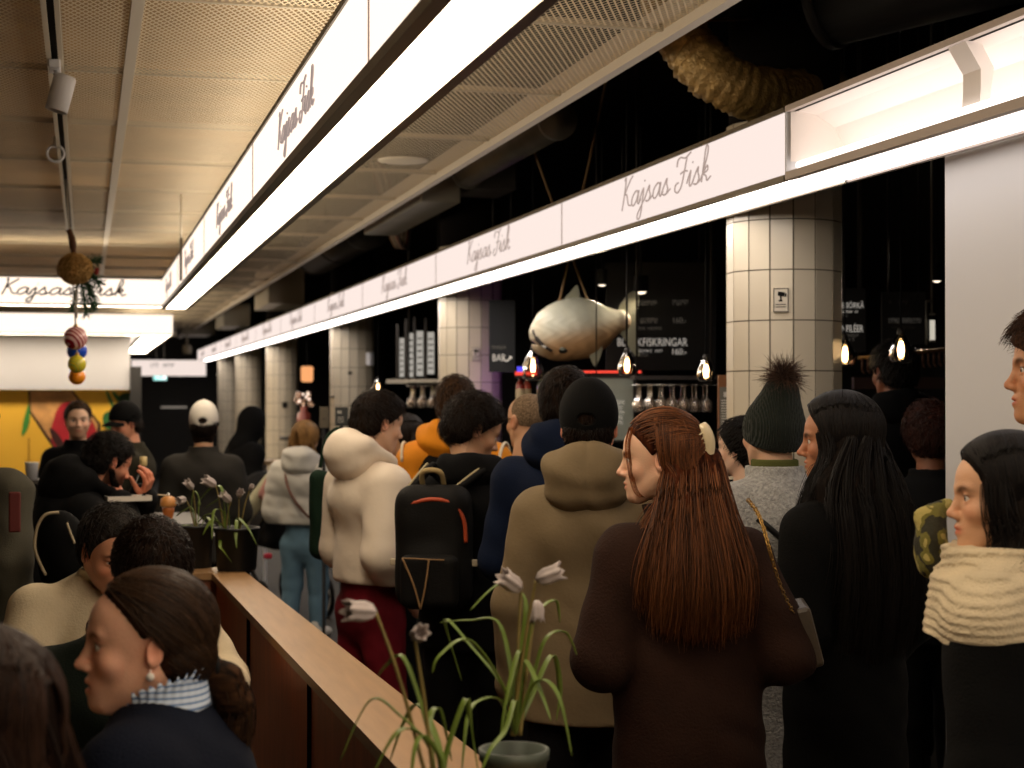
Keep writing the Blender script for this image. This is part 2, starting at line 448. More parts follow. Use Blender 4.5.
# crosswise light boxes on the left, lit face toward the camera
def sign_run_x(label, x0, x1, y0, y1, z0, z1, texts, w):
    root = empty('light_box_sign', (x0, y0, z0), 0, label, 'light box sign', 'light box signs')
    T = Matrix.Translation((-x0, -y0, -z0))
    h = MB(); h.box((x0, y1 - .01, z0), (x1, y1, z1), M=T); h.build('housing', M['darkframe'], root)
    u = MB(); u.quad((x0, y0 + .012, z1), (x1, y0 + .012, z1), (x1, y1, z1), (x0, y1, z1)); u.v = [tuple(T @ Vector(p)) for p in u.v]; u.build('added_uplight', M['top_fill'], root)  # added uplight, unseen from below
    f = MB(); f.quad((x0, y0, z0), (x1, y0, z0), (x1, y0, z1), (x0, y0, z1)); f.quad((x1, y0, z0), (x1, y1, z0), (x1, y1, z1), (x1, y0, z1))
    f.v = [tuple(T @ Vector(p)) for p in f.v]; f.build('sign_face', M['face_l'], root)
    d = MB(); d.quad((x0, y0, z0), (x0, y1, z0), (x1, y1, z0), (x1, y0, z0)); d.v = [tuple(T @ Vector(p)) for p in d.v]; d.build('diffuser', M['under_l'], root)
    r = MB(); r.box((x0, y0 - .006, z0 - .006), (x1, y0 + .012, z0 + .008), M=T); r.box((x0, y0 - .006, z1 - .006), (x1, y0 + .01, z1 + .003), M=T)
    r.build('rail', M['frame'], root)
    for x in texts: lettering(root, T @ Vector((x, y0 - .001, z0 + (z1 - z0) * .36)), (1, 0, 0), (0, 0, 1), w, .007, M['ink_far'])
    return root
sign_run_x('warm crosswise light box sign behind the hanging baubles', -6.5, XL0, 13.21, 13.42, ZL0 + .02, ZL1, [-.16, -2.6, -5.0], .95)
sign_run_x('blank crosswise light box above the white kiosk panel', -6.5, .98, 18.90, 19.16, ZL0, ZL1, [], .9)
# ================================================================== PEOPLE: signed-distance sculpting, meshed with surface nets
def axis(lo, hi, h, zones=()):
    out = [lo]
    while out[-1] < hi:
        p = out[-1]; step = h
        for a, b, hh in zones:
            if a - hh <= p <= b: step = min(step, hh)
            elif p < a and p + step > a: step = max(hh, min(step, a - p + 1e-6))
        out.append(p + step)
    return np.array(out, dtype=np.float32)

class Field:
    """A sampled distance field on a rectilinear grid that may be finer in some zones."""
    def __init__(s, lo, hi, h, zx=(), zy=(), zz=()):
        s.ax = [axis(lo[i], hi[i], h, z) for i, z in enumerate((zx, zy, zz))]
        s.F = np.ones([len(a) for a in s.ax], dtype=np.float32)
        s.h = h
    def block(s, lo, hi):
        sl = []
        for i in range(3):
            a = max(0, int(np.searchsorted(s.ax[i], lo[i])) - 1); b = min(len(s.ax[i]), int(np.searchsorted(s.ax[i], hi[i])) + 1)
            if b <= a: return None, None
            sl.append(slice(a, b))
        g = (s.ax[0][sl[0]][:, None, None], s.ax[1][sl[1]][None, :, None], s.ax[2][sl[2]][None, None, :])
        return tuple(sl), g
    def add(s, sh, k=.02, infl=0.0):
        f, lo, hi = sh
        m = k + abs(infl) + 2.2 * s.h + .01
        sl, g = s.block([x - m for x in lo], [x + m for x in hi])
        if sl is None: return s
        d = f(*g) - infl
        s.F[sl] = smin(s.F[sl], d, k)
        return s
    def cut(s, sh, k=.004, infl=0.0):
        f, lo, hi = sh
        m = k + abs(infl) + 2.2 * s.h + .01
        sl, g = s.block([x - m for x in lo], [x + m for x in hi])
        if sl is None: return s
        d = f(*g) - infl
        s.F[sl] = -smin(-s.F[sl], d, k)
        return s
    def grid(s): return s.ax[0][:, None, None], s.ax[1][None, :, None], s.ax[2][None, None, :]

def smin(a, b, k):
    if k <= 1e-6: return np.minimum(a, b)
    h = np.clip(.5 + .5 * (b - a) / k, 0, 1)
    return b + (a - b) * h - k * h * (1 - h)
def smax(a, b, k): return -smin(-a, -b, k)

def ell(c, r, rot=None):
    c = np.array(c, float); r = np.array(r, float)
    R = None if rot is None else np.array(Euler(rot).to_matrix())
    m = max(r) if rot is not None else None
    def f(x, y, z):
        x, y, z = x - c[0], y - c[1], z - c[2]
        if R is not None:
            x, y, z = (R[0,0]*x + R[1,0]*y + R[2,0]*z, R[0,1]*x + R[1,1]*y + R[2,1]*z, R[0,2]*x + R[1,2]*y + R[2,2]*z)
        k0 = np.sqrt((x/r[0])**2 + (y/r[1])**2 + (z/r[2])**2)
        k1 = np.sqrt((x/r[0]**2)**2 + (y/r[1]**2)**2 + (z/r[2]**2)**2) + 1e-9
        return (k0 * (k0 - 1) / k1).astype(np.float32)
    rr = r if m is None else np.array([m, m, m])
    return f, c - rr, c + rr
def cone(a, b, r1, r2, sy=1.0, puff=None):
    """Round cone from a to b; sy squeezes its depth (y); puff = (height, spacing, phase) quilts it across its length."""
    a = np.array(a, float); b = np.array(b, float)
    A = a * [1, 1/sy, 1]; B = b * [1, 1/sy, 1]
    ba = B - A; L2 = float(ba @ ba) + 1e-12; L = math.sqrt(L2)
    def f(x, y, z):
        y = y / sy if sy != 1 else y
        px, py, pz = x - A[0], y - A[1], z - A[2]
        t = (px*ba[0] + py*ba[1] + pz*ba[2]) / L2
        tc = np.clip(t, 0, 1)
        d = np.sqrt((px - tc*ba[0])**2 + (py - tc*ba[1])**2 + (pz - tc*ba[2])**2) - (r1 + (r2 - r1) * tc)
        if puff is not None: d = d - puff[0] * (np.abs(np.sin(math.pi * (t * L / puff[1] + puff[2]))) ** .6 - .6)
        if sy < 1: d = d * (.5 + .5 * sy)
        return d.astype(np.float32)
    R = max(r1, r2) + (puff[0] if puff else 0)
    return f, np.minimum(a, b) - R, np.maximum(a, b) + R
def chain(F, pts, rs, k=.01, sy=1.0, puff=None):
    for i in range(len(pts) - 1): F.add(cone(pts[i], pts[i+1], rs[i], rs[i+1], sy, puff), k)
def slab(n, c):
    """Half space n.p < c as a shape without bounds."""
    n = np.array(n, float)
    return (lambda x, y, z: (n[0]*x + n[1]*y + n[2]*z - c).astype(np.float32) + np.zeros(np.broadcast_shapes(x.shape, y.shape, z.shape), np.float32)), np.array([-9.]*3), np.array([9.]*3)
def tube_ring(c, rx, ry, h0, h1, t, lean=(0, 0), flare=0.0):
    """An upright elliptical band (collar): radii rx, ry at the middle, from z h0 to h1, wall t."""
    def f(x, y, z):
        u = (z - (h0 + h1) / 2)
        X, Y = x - c[0] - lean[0]*u, y - c[1] - lean[1]*u
        s = 1 + flare * u
        q = np.sqrt((X / rx)**2 + (Y / ry)**2)
        d = np.abs(q - s) * min(rx, ry) - t
        return smax(d, np.abs(u) - (h1 - h0) / 2, .006).astype(np.float32) + np.zeros(np.broadcast_shapes(x.shape, y.shape, z.shape), np.float32)
    R = max(rx, ry) * (1 + abs(flare) * (h1 - h0)) + t + .05
    return f, np.array([c[0]-R, c[1]-R, h0]), np.array([c[0]+R, c[1]+R, h1])
def turn(sh, Rm, o):
    """Shape given in a frame (rows of Rm = its axes in the parent, origin o) -> parent frame."""
    f, lo, hi = sh
    Rm = np.array(Rm, float); o = np.array(o, float)
    def g(x, y, z):
        x, y, z = x - o[0], y - o[1], z - o[2]
        return f(Rm[0,0]*x + Rm[0,1]*y + Rm[0,2]*z, Rm[1,0]*x + Rm[1,1]*y + Rm[1,2]*z, Rm[2,0]*x + Rm[2,1]*y + Rm[2,2]*z)
    cs = np.array([[(lo, hi)[i][0], (lo, hi)[j][1], (lo, hi)[k][2]] for i in (0,1) for j in (0,1) for k in (0,1)])
    w = cs @ Rm + o
    return g, w.min(0), w.max(0)

def nets(fld):
    """Surface nets: (vertices, quads) of the zero level."""
    F = fld.F; ax = fld.ax
    ins = F < 0
    nx, ny, nz = F.shape
    c = [ins[i:nx-1+i, j:ny-1+j, k:nz-1+k] for i in (0,1) for j in (0,1) for k in (0,1)]
    any_ = c[0].copy(); all_ = c[0].copy()
    for q in c[1:]: any_ |= q; all_ &= q
    act = any_ & ~all_
    I, J, K = np.nonzero(act)
    n = len(I)
    if n == 0: return np.zeros((0, 3), np.float32), np.zeros((0, 4), np.int32)
    idx = np.full(act.shape, -1, np.int32); idx[I, J, K] = np.arange(n, dtype=np.int32)
    off = [(i, j, k) for i in (0,1) for j in (0,1) for k in (0,1)]
    val = {o: F[I+o[0], J+o[1], K+o[2]] for o in off}
    acc = np.zeros((n, 3), np.float32); cnt = np.zeros(n, np.float32)
    for o in off:
        for a in range(3):
            if o[a]: continue
            p = list(o); p[a] = 1; p = tuple(p)
            v0, v1 = val[o], val[p]
            m = (v0 < 0) != (v1 < 0)
            t = np.where(m, v0 / np.where(v0 - v1 == 0, 1, v0 - v1), 0).astype(np.float32)
            for b, ii in zip(range(3), (I, J, K)):
                A = ax[b]
                pos = A[ii + o[b]] + (t * (A[ii + 1] - A[ii]) if b == a else 0)
                acc[:, b] += np.where(m, pos, 0)
            cnt += m
    V = acc / cnt[:, None]
    quads = []
    for a in range(3):
        s0 = [slice(None)]*3; s1 = [slice(None)]*3; s0[a] = slice(0, -1); s1[a] = slice(1, None)
        A0, A1 = ins[tuple(s0)], ins[tuple(s1)]
        m = A0 != A1
        b, d = (a + 1) % 3, (a + 2) % 3
        e = np.array(np.nonzero(m))
        ok = (e[b] > 0) & (e[d] > 0) & (e[b] < F.shape[b] - 1) & (e[d] < F.shape[d] - 1)
        e = e[:, ok]
        flip = A0[tuple(e)]
        def g(db, dd):
            q = e.copy(); q[b] -= db; q[d] -= dd
            return idx[tuple(q)]
        q = np.stack([g(1, 1), g(0, 1), g(0, 0), g(1, 0)], 1)
        q[~flip] = q[~flip][:, ::-1]
        quads.append(q)
    Q = np.concatenate(quads)
    return V, Q[(Q >= 0).all(1)]

def np_mesh(name, V, Q, tint=None, mi=None):
    me = bpy.data.meshes.new(name)
    V = np.ascontiguousarray(V, np.float32); Q = np.ascontiguousarray(Q, np.int32)
    me.vertices.add(len(V)); me.vertices.foreach_set('co', V.ravel())
    me.loops.add(Q.size); me.loops.foreach_set('vertex_index', Q.ravel())
    me.polygons.add(len(Q))
    me.polygons.foreach_set('loop_start', np.arange(0, Q.size, 4, dtype=np.int32))
    me.polygons.foreach_set('use_smooth', np.ones(len(Q), bool))
    if mi is not None: me.polygons.foreach_set('material_index', mi.astype(np.int32))
    if tint is not None:
        at_ = me.color_attributes.new('tint', 'FLOAT_COLOR', 'POINT')
        at_.data.foreach_set('color', np.concatenate([tint, np.ones((len(V), 1))], 1).astype(np.float32).ravel())
    me.update(calc_edges=True)
    return me
def drop_specks(V, Q, keep=.03):
    """Remove islands far smaller than the largest one."""
    n = len(V)
    lab = np.arange(n)
    E = np.concatenate([Q[:, [0,1]], Q[:, [1,2]], Q[:, [2,3]]])
    for _ in range(400):
        m = np.minimum(lab[E[:,0]], lab[E[:,1]])
        new = lab.copy(); np.minimum.at(new, E[:,0], m); np.minimum.at(new, E[:,1], m)
        new = new[new]; new = new[new]
        if (new == lab).all(): break
        lab = new
    u, inv, c = np.unique(lab, return_inverse=True, return_counts=True)
    ok = c[inv] >= keep * c.max()
    if ok.all(): return V, Q
    mp = np.cumsum(ok) - 1
    return V[ok], mp[Q[ok[Q].all(1)]]

def noise3(x, y, z, f=1.0, seed=0, n=5):
    """Cheap smooth noise in about -1..1: a few sine products."""
    r = np.random.RandomState(seed)
    out = 0
    for i in range(n):
        w = r.uniform(-1, 1, 3) * f * (1 + .5*i); p = r.uniform(0, 6.28)
        out = out + np.sin(w[0]*x + w[1]*y + w[2]*z + p) / (1 + .35*i)
    return (out / (n * .55)).astype(np.float32)

# ------------------------------------------------------------------ head, in its own frame (y = face forward, z up, origin between the eyes' height and mid-depth)
def head_add(B, o):
    """Sculpt a head into Field B (already in head space). o: options."""
    w = o.get('w', 1.0); jaw = o.get('jaw', 1.0); nose = o.get('nose', 1.0); ch = o.get('cheek', 1.0)
    B.add(ell((0, -.012, .030), (.073*w, .096, .083)), .01)
    B.add(ell((0, .028, -.005), (.063*w, .062, .085)), .03)
    B.add(ell((0, .038, .040), (.057*w, .054, .050)), .02)
    B.add(ell((0, .026, -.062), (.053*jaw, .056, .046)), .03)
    B.add(ell((0, .066, -.098), (.021*jaw, .019, .017)), .026)
    for s in (-1, 1):
        B.add(cone((s*.056*jaw, -.004, -.045), (s*.018, .066, -.098), .017, .015), .025)
        B.add(ell((s*.040*w, .062, -.028), (.022*ch, .020, .019)), .022)
        B.add(cone((s*.040, .077, .019), (s*.012, .089, .016), .008, .009), .014)
    # nose
    B.add(cone((0, .087, .012), (0, .106*1.0 + .006*(nose-1)*2, -.028), .0075, .0095*nose), .012)
    B.add(ell((0, .109 + .008*(nose-1), -.033), (.0105*nose, .0115*nose, .0095)), .008)
    for s in (-1, 1): B.add(ell((s*.0115*nose, .099, -.037), (.0075, .010, .0075)), .006)
    # mouth
    B.add(ell((0, .074, -.067), (.029, .023, .024)), .02)
    op = o.get('open', 0.0)
    for s in (-1, 1):
        B.add(cone((s*.023, .083, -.0665), (s*.006, .0965, -.0610), .0035, .0060), .005)
        B.add(cone((s*.022, .083, -.0680 - op*.4), (s*.004, .0945, -.0735 - op), .0035, .0068), .005)
    B.cut(ell((0, .102, -.0673 - op*.5), (.021, .012, .0012 + op*.5)), .004)
    B.add(ell((0, .084, -.099), (.016*jaw, .011, .013)), .014)
    # eye sockets, lids, slits
    cl = o.get('lids', .0054)
    for s in (-1, 1):
        B.cut(ell((s*.032, .100, .003), (.019, .016, .0125)), .016)
        B.add(ell((s*.0315, .0735, .000), (.0160, .0150, .0150)), .004)
        B.cut(ell((s*.0335, .0885, -.0006), (.0148, .0145, cl)), .002)
    # ears
    e = o.get('ear', 1.0)
    for s in (-1, 1):
        if e > 0:
            B.add(ell((s*.0775*w, -.010, -.006), (.008*e, .0185*e, .031*e), (.15, 0, s*-.35)), .006)
            B.cut(ell((s*.0865*w, -.006, -.003), (.006, .011, .019), (.15, 0, s*-.35)), .004)

def face_tint(P, o):
    """The face's own colours at head-space points: lips, brows, lashes, stubble, cheeks (times the skin colour)."""
    x, y, z = P[:, 0], P[:, 1], P[:, 2]
    T = np.ones((len(P), 3), np.float32)
    def mixin(m, c):
        m = np.clip(m, 0, 1)[:, None]
        T[:] = T * (1 - m) + T * m * np.array(c, np.float32)
    op = o.get('open', 0.0)
    front = y > .04
    g = np.exp(-(((np.abs(x) - .046) / .022)**2 + ((z + .03) / .022)**2)) * front
    mixin(g * .5, (1.12, .82, .78))
    g = np.exp(-(((np.abs(x) - .080) / .02)**2 + ((z + .006) / .03)**2 + ((y + .01) / .025)**2)); mixin(g * .8, (1.05, .72, .66))
    g = np.exp(-((x / .013)**2 + ((z + .033) / .012)**2)) * (y > .095); mixin(g * .6, (1.05, .8, .76))
    st = o.get('stubble', 0)
    if st:
        g = (z < -.032) & (z > -.125) & (y > -.02)
        d = np.exp(-(((np.abs(x)) / .011)**2 + ((z + .050) / .006)**2)) * .3
        gg = 1 / (1 + np.exp((z + .045 + .35*np.clip(.05 - y, 0, .07)*-1) / .006)) * g
        mixin(gg * st - d, o.get('stubble_col', (.32, .26, .24)))
    lip = np.exp(-((x / .021)**4 + ((z + .0672 + op*.5) / (.0092 + op*.6))**4)) * (y > .078)
    mixin(lip, o.get('lip', (.92, .55, .52)))
    if op: mixin(np.exp(-((x / .018)**4 + ((z + .0673 + op*.5) / (.002 + op*.4))**4)) * (y > .06) * (y < .096), (.25, .1, .1))
    if o.get('brow', 1):
        bx = (np.abs(x) - .033) / .019
        bz = (z - (.0215 - .006 * bx**2 + .002*bx)) / .0050
        mixin(np.exp(-(bx**4 + bz**2)) * (y > .05) * o.get('brow', 1), o.get('brow_col', (.16, .12, .1)))
    sh = np.exp(-((((np.abs(x) - .033) / .020)**4) + ((z - .002) / .0115)**2)) * (y > .055); mixin(sh * .5, (.80, .62, .56))
    lash = np.exp(-((((np.abs(x) - .034) / .0165)**4) + ((z - .0050) / .0026)**2)) * (y > .064)
    mixin(lash, (.12, .09, .08))
    return T

def eyes_mesh(gaze=(0, 0)):
    """Two eyeballs as spheres (verts, quads, material index 1 white, 2 iris) in head space."""
    vs, qs, ms = [], [], []
    n, m = 12, 10
    for s in (-1, 1):
        b = len(vs)
        R = Euler((gaze[1], 0, gaze[0])).to_matrix()
        for i in range(m + 1):
            t = math.pi * i / m
            for k in range(n):
                a = 2*math.pi*k/n
                p = R @ Vector((math.sin(t)*math.cos(a), math.cos(t), math.sin(t)*math.sin(a))) * .0128
                vs.append((s*.0315 + p.x, .0745 + p.y, p.z))
        for i in range(m):
            for k in range(n):
                k2 = (k + 1) % n
                qs.append((b+i*n+k, b+i*n+k2, b+(i+1)*n+k2, b+(i+1)*n+k)); ms.append(2 if i < 2 else 1)
    return np.array(vs, np.float32), np.array(qs, np.int32), np.array(ms)

# ------------------------------------------------------------------ hand: palm, five fingers, thumb; wrist at origin, fingers along +Y, palm down (-Z), thumb toward side*X
def hand_mesh(side=1, curl=(.5, .6, .7, .8), thumb=.4, h=.0028, bend=None):
    Fd = Field((-.09, -.10, -.12), (.09, .22, .06), h)
    Fd.add(cone((0, -.09, 0), (0, .01, 0), .027, .024), .01)
    for i, x in enumerate((.028, .010, -.009, -.027)):
        X = x * side
        Fd.add(cone((X*.55, .015, 0), (X, .085 - abs(x - .008)*.25, 0), .0145, .0115), .012)
    for i, (x, L) in enumerate(zip((.030, .010, -.010, -.028), (.070, .079, .073, .058))):
        p = np.array([x*side, .088 - abs(x - .008)*.3, .001]); ang = 0.0
        for seg, (f, r0, r1) in enumerate(zip((.45, .32, .23), (.0095, .0085, .0078), (.0085, .0078, .0068))):
            ang += curl[i] * (1.0, 1.1, .7)[seg]
            q = p + np.array([x*side*.10*f, math.cos(ang), -math.sin(ang)]) * L * f
            Fd.add(cone(p, q, r0, r1), .003); p = q
    p = np.array([.024*side, .022, -.006])
    for f, r0, r1, a in ((.042, .0145, .0115, 0), (.034, .0112, .0098, .35), (.027, .0096, .0078, .6)):
        q = p + np.array([side*math.cos(.9 + a*thumb), math.sin(.9 + a*thumb), -.35 - thumb*a]) * f * .95
        Fd.add(cone(p, q, r0, r1), .008 if a == 0 else .003); p = q
    return nets(Fd)

# ------------------------------------------------------------------ materials for people
def skin_mat(col):
    key = 'skin_' + col
    if key in M: return M[key]
    m = mat(key, col, .5, bump=.12, bscale=240, spec=.4)
    nt = m.node_tree; b = nt.nodes['Principled BSDF']
    a = nt.nodes.new('ShaderNodeAttribute'); a.attribute_name = 'tint'
    mx = nt.nodes.new('ShaderNodeMix'); mx.data_type = 'RGBA'; mx.blend_type = 'MULTIPLY'
    mx.inputs[0].default_value = 1.0
    mx.inputs[6].default_value = (*srgb(col), 1)
    nt.links.new(a.outputs['Color'], mx.inputs[7]); nt.links.new(mx.outputs[2], b.inputs['Base Color'])
    b.inputs['Subsurface Weight'].default_value = .12
    b.inputs['Subsurface Radius'].default_value = (.012, .005, .003)
    M[key] = m
    return m
M['eyewhite'] = mat('eye_white', '#d8cfc6', .2)
M['iris'] = mat('iris', '#2a1a12', .1)
def hair_mat(name, col, tip=None, rough=.6, stretch=(90, 90, 3)):
    m = mat(name, col, max(rough, .7), spec=.05)
    nt = m.node_tree; b = nt.nodes['Principled BSDF']
    tc = nt.nodes.new('ShaderNodeTexCoord'); mp = nt.nodes.new('ShaderNodeMapping'); mp.inputs['Scale'].default_value = stretch
    n = nt.nodes.new('ShaderNodeTexNoise'); n.inputs['Scale'].default_value = 1.0; n.inputs['Detail'].default_value = 4
    nt.links.new(tc.outputs['Object'], mp.inputs[0]); nt.links.new(mp.outputs[0], n.inputs['Vector'])
    r = nt.nodes.new('ShaderNodeValToRGB'); c = srgb(col); t = srgb(tip or col)
    r.color_ramp.elements[0].position = .35; r.color_ramp.elements[1].position = .68
    r.color_ramp.elements[0].color = (*[x*.45 for x in c], 1); r.color_ramp.elements[1].color = (*[x*1.25 for x in t], 1)
    nt.links.new(n.outputs['Fac'], r.inputs[0]); nt.links.new(r.outputs[0], b.inputs['Base Color'])
    bp = nt.nodes.new('ShaderNodeBump'); bp.inputs['Strength'].default_value = .55; bp.inputs['Distance'].default_value = .006
    nt.links.new(n.outputs['Fac'], bp.inputs['Height']); nt.links.new(bp.outputs[0], b.inputs['Normal'])
    return m

# ------------------------------------------------------------------ the person builder
class Person: pass
LAST = {}
def rotz2(p, a): return np.array([p[0]*math.cos(a) - p[1]*math.sin(a), p[0]*math.sin(a) + p[1]*math.cos(a), p[2]])

ARMS = {  # upper-arm and forearm directions (x outward, y forward, z up)
 'down':   ((.16, -.06, -1), (.05, .22, -1)),
 'pocket': ((.15, -.20, -1), (-.22, .60, -.75)),
 'front':  ((.12, -.02, -1), (-.50, 1, .05)),
 'phone':  ((.16, .10, -1), (-.45, 1, .45)),
 'elbow':  ((.32, -.30, -1), (-.55, .85, -.15)),
 'table':  ((.22, .45, -.9), (-.45, 1, .1)),
 'eat':    ((.18, .75, -.75), (-.25, .75, .55)),
}
def person(label, px, py, d, va, head=None, pitch=0.0, roll=0.0, hs=1.0, bs=1.0, wide=1.0, lean=0.0, lx=0.0, seat=None,
           skin='#b98a6c', face=None, hair=None, top=None, neckl=1.0, nfwd=0.0, hx=0.0, legs='#151417', shoes='#141213', arms=('pocket', 'pocket'), gaze=(0, 0), floor=0.0, hands=False, nofeet=False):
    """px, py, d: pixel and depth of the middle of the head (eye height). va: which way the body faces seen from the camera
    (0 away, 90 to the right, -90 to the left, 180 toward it); head: the same for the head (default va)."""
    P = Person()
    face = dict(face or {}); top = dict(top or {})
    head = va if head is None else head
    H = at(px, py, d)
    ray = YAW + math.atan((px - 512) / F_PX)
    rz = -(ray + math.radians(va))
    P.rz, P.H, P.d, P.hs, P.bs = rz, H, d, hs, bs
    L = math.radians(lean)
    def tors(p):  # upright torso frame (from the pelvis) -> leaned
        x, y, z = p[0]*bs, p[1]*bs, p[2]*bs
        x = x + lx * z
        return np.array([x, y*math.cos(L) + z*math.sin(L), z*math.cos(L) - y*math.sin(L)])
    neck = tors((0, -.012, .575))
    fwd = .035 + .08 * max(0, math.sin(math.radians(pitch))) + .05 * math.sin(L)
    hd = neck + np.array([hx, fwd + nfwd, .168*neckl - .05 * math.sin(L) - .02*max(0, math.sin(math.radians(pitch)))]) * hs
    pz = H.z - hd[2]
    off = np.array([0, 0, pz])
    hd, neck = hd + off, neck + off
    T = lambda p: tors(p) + off
    ww = .172 * wide
    sh = {s: T((s*ww, -.012, .497)) for s in (-1, 1)}
    chest, waist, pel = T((0, .0, .385)), T((0, .0, .15)), off.copy()
    base = rotz2(np.array([hd[0], hd[1], 0]), rz)
    LAST['p'] = P
    root = empty('person', (H.x - base[0], H.y - base[1], 0), rz, label, 'person')
    P.root, P.neck, P.hd, P.sh, P.pel, P.chest, P.waist, P.T = root, neck, hd, sh, pel, chest, waist, T
    el, wr = {}, {}
    for s, a in zip((-1, 1), arms):
        if a[0] == 'ik':                                             # wrist at an offset from the head, elbow toward a pole
            tgt = hd + np.array(a[1], float); l1, l2 = .285*bs, .245*bs
            v = tgt - sh[s]; D_ = min(np.linalg.norm(v), (l1 + l2)*.995); v = v / np.linalg.norm(v)
            ca = (l1*l1 + D_*D_ - l2*l2) / (2*l1*D_); pole = np.array(a[2], float); pole -= v*(pole @ v); pole /= np.linalg.norm(pole)
            el[s] = sh[s] + l1*(v*ca + pole*math.sqrt(max(0, 1 - ca*ca))); wr[s] = sh[s] + v*D_
            f = wr[s] - el[s]; P.__dict__.setdefault('fdir', {})[s] = f / np.linalg.norm(f)
            continue
        u, f = ARMS[a] if isinstance(a, str) else a
        Rl = lambda v: np.array([v[0], v[1]*math.cos(L) + v[2]*math.sin(L), v[2]*math.cos(L) - v[1]*math.sin(L)]) if isinstance(a, str) else np.array(v, float)
        u = Rl((u[0]*s, u[1], u[2])); f = Rl((f[0]*s, f[1], f[2]))
        u = u / np.linalg.norm(u); f = f / np.linalg.norm(f)
        el[s] = sh[s] + u*.285*bs; wr[s] = el[s] + f*.245*bs
        P.__dict__.setdefault('fdir', {})[s] = f
    P.el, P.wr = el, wr
    # legs
    hip = {s: pel + np.array([s*.09*bs, 0, -.03]) for s in (-1, 1)}
    kn, an = {}, {}
    for s in (-1, 1):
        if seat:
            kn[s] = hip[s] + np.array([s*.05, .42*bs, .0]); an[s] = np.array([kn[s][0], kn[s][1] - .05, max(.09, kn[s][2] - .42*bs)])
        else:
            an[s] = np.array([s*.10*bs, -.02 + s*.03, .09]); kn[s] = (hip[s] + an[s]) / 2 + np.array([0, .025, 0])
    P.hip, P.kn, P.an = hip, kn, an
    # head frame: rows are the head's axes in person space
    dh = -math.radians(head - va)
    E = Euler((-math.radians(pitch), math.radians(roll), dh), 'XYZ').to_matrix()
    E = Euler((0, 0, dh)).to_matrix() @ Euler((0, math.radians(roll), 0)).to_matrix() @ Euler((-math.radians(pitch), 0, 0)).to_matrix()
    E = np.array(E)
    P.Rm = E.T / hs                      # head coords = Rm @ (p - hd)
    P.E = E
    P.to_head = lambda V: (V - hd) @ (E / hs)
    P.from_head = lambda p: hd + (E @ np.array(p, float)) * hs
    pix = d / F_PX
    hv = min(.0062, max(.0027, .95 * pix))
    P.hv = hv
    P.cv = min(.016, max(.0085, 2.4 * pix))
    # ---------------- body (one continuous skin surface)
    R = .155 * hs
    lo = np.minimum.reduce([*sh.values(), *wr.values(), *an.values(), *kn.values(), hd - R, pel - .2]) - .10
    hi = np.maximum.reduce([*sh.values(), *wr.values(), *an.values(), *kn.values(), hd + R, pel + .2]) + .10
    lo[2] = max(lo[2], .0)
    zz = [(min(neck[2] - .01, hd[2] - .15*hs), hd[2] + R, hv)]
    zx = [(hd[0] - .105*hs - .03, hd[0] + .105*hs + .03, hv)]; zy = [(hd[1] - R, hd[1] + R, hv)]
    B = Field(lo, hi, .022, zx, zy, zz)
    # head first, sculpted in head space then sampled onto this grid
    hb = Field((-.115, -.135, -.150), (.115, .145, .130), hv / hs)
    head_add(hb, face)
    def hs_sample(x, y, z):
        x, y, z = np.broadcast_arrays(x - hd[0], y - hd[1], z - hd[2])
        q = np.stack([x, y, z], -1) @ (E / hs)
        return trilin(hb, q) * hs
    hbox = (hs_sample, hd - .15*hs, hd + .15*hs)
    sl, g = B.block(hd - .17*hs, hd + .17*hs)
    B.F[sl] = np.minimum(B.F[sl], hs_sample(*g))
    nk = P.from_head((0, -.022, -.062))
    nr = face.get('neck', .054) * hs
    B.add(cone(nk, neck + [0, .0, -.02], nr, nr * 1.08), .02)
    B.add(cone(neck + [0, -.005, -.05], chest, .062*bs, .12*bs, .62), .03)
    B.add(cone(chest, waist, .125*bs, .115*bs, .66), .04); B.add(cone(waist, pel, .115*bs, .13*bs, .66), .04)
    for s in (-1, 1):
        B.add(cone(neck + [0, -.01, -.045], sh[s] + [-s*.02, 0, -.02], .038, .040), .03)
        chain(B, [sh[s] + [-s*.012, 0, -.02], el[s], wr[s]], [.043, .033, .025], .02)
        chain(B, [hip[s], kn[s], an[s]], [.075, .048, .036], .03)
        B.add(cone(an[s] + [0, -.02, -.03], an[s] + [s*.02, .13, -.055], .034, .026), .02)
        if not (hands and s in hands): B.add(cone(wr[s], wr[s] + P.fdir[s]*.09, .028, .024), .02)
    V, Q = nets(B)
    V, Q = drop_specks(V, Q)
    tint = np.ones((len(V), 3), np.float32)
    hm = (np.abs(V - hd) < .17*hs).all(1)
    tint[hm] = face_tint(P.to_head(V[hm]), face)
    mi = np.zeros(len(Q))
    ev, eq, em = eyes_mesh(gaze)
    parts = [(V, Q, tint, mi), (hd + (ev @ E.T) * hs, eq, np.ones((len(ev), 3), np.float32), em)]
    if hands:
        for s, spec in hands.items():
            hV, hQ = hand_mesh(spec.get('side', s), spec.get('curl', (.5, .6, .7, .8)), spec.get('thumb', .4), max(.003, hv))
            y = P.fdir[s]; palm = np.array(spec['palm'], float); palm = palm - y*(palm @ y); palm /= np.linalg.norm(palm)
            z = -palm; x = np.cross(y, z)
            hw = wr[s] + y*.015 + (hV * bs) @ np.stack([x, y, z])
            parts.append((hw, hQ, np.tile(np.array([[1.05, .85, .8]], np.float32), (len(hw), 1)), np.zeros(len(hQ))))
    b = 0; VV, QQ, TT, MM = [], [], [], []
    for v, q, t, m_ in parts:
        VV.append(v); QQ.append(q + b); TT.append(t); MM.append(m_); b += len(v)
    me = np_mesh('body', np.concatenate(VV), np.concatenate(QQ), np.concatenate(TT), np.concatenate(MM))
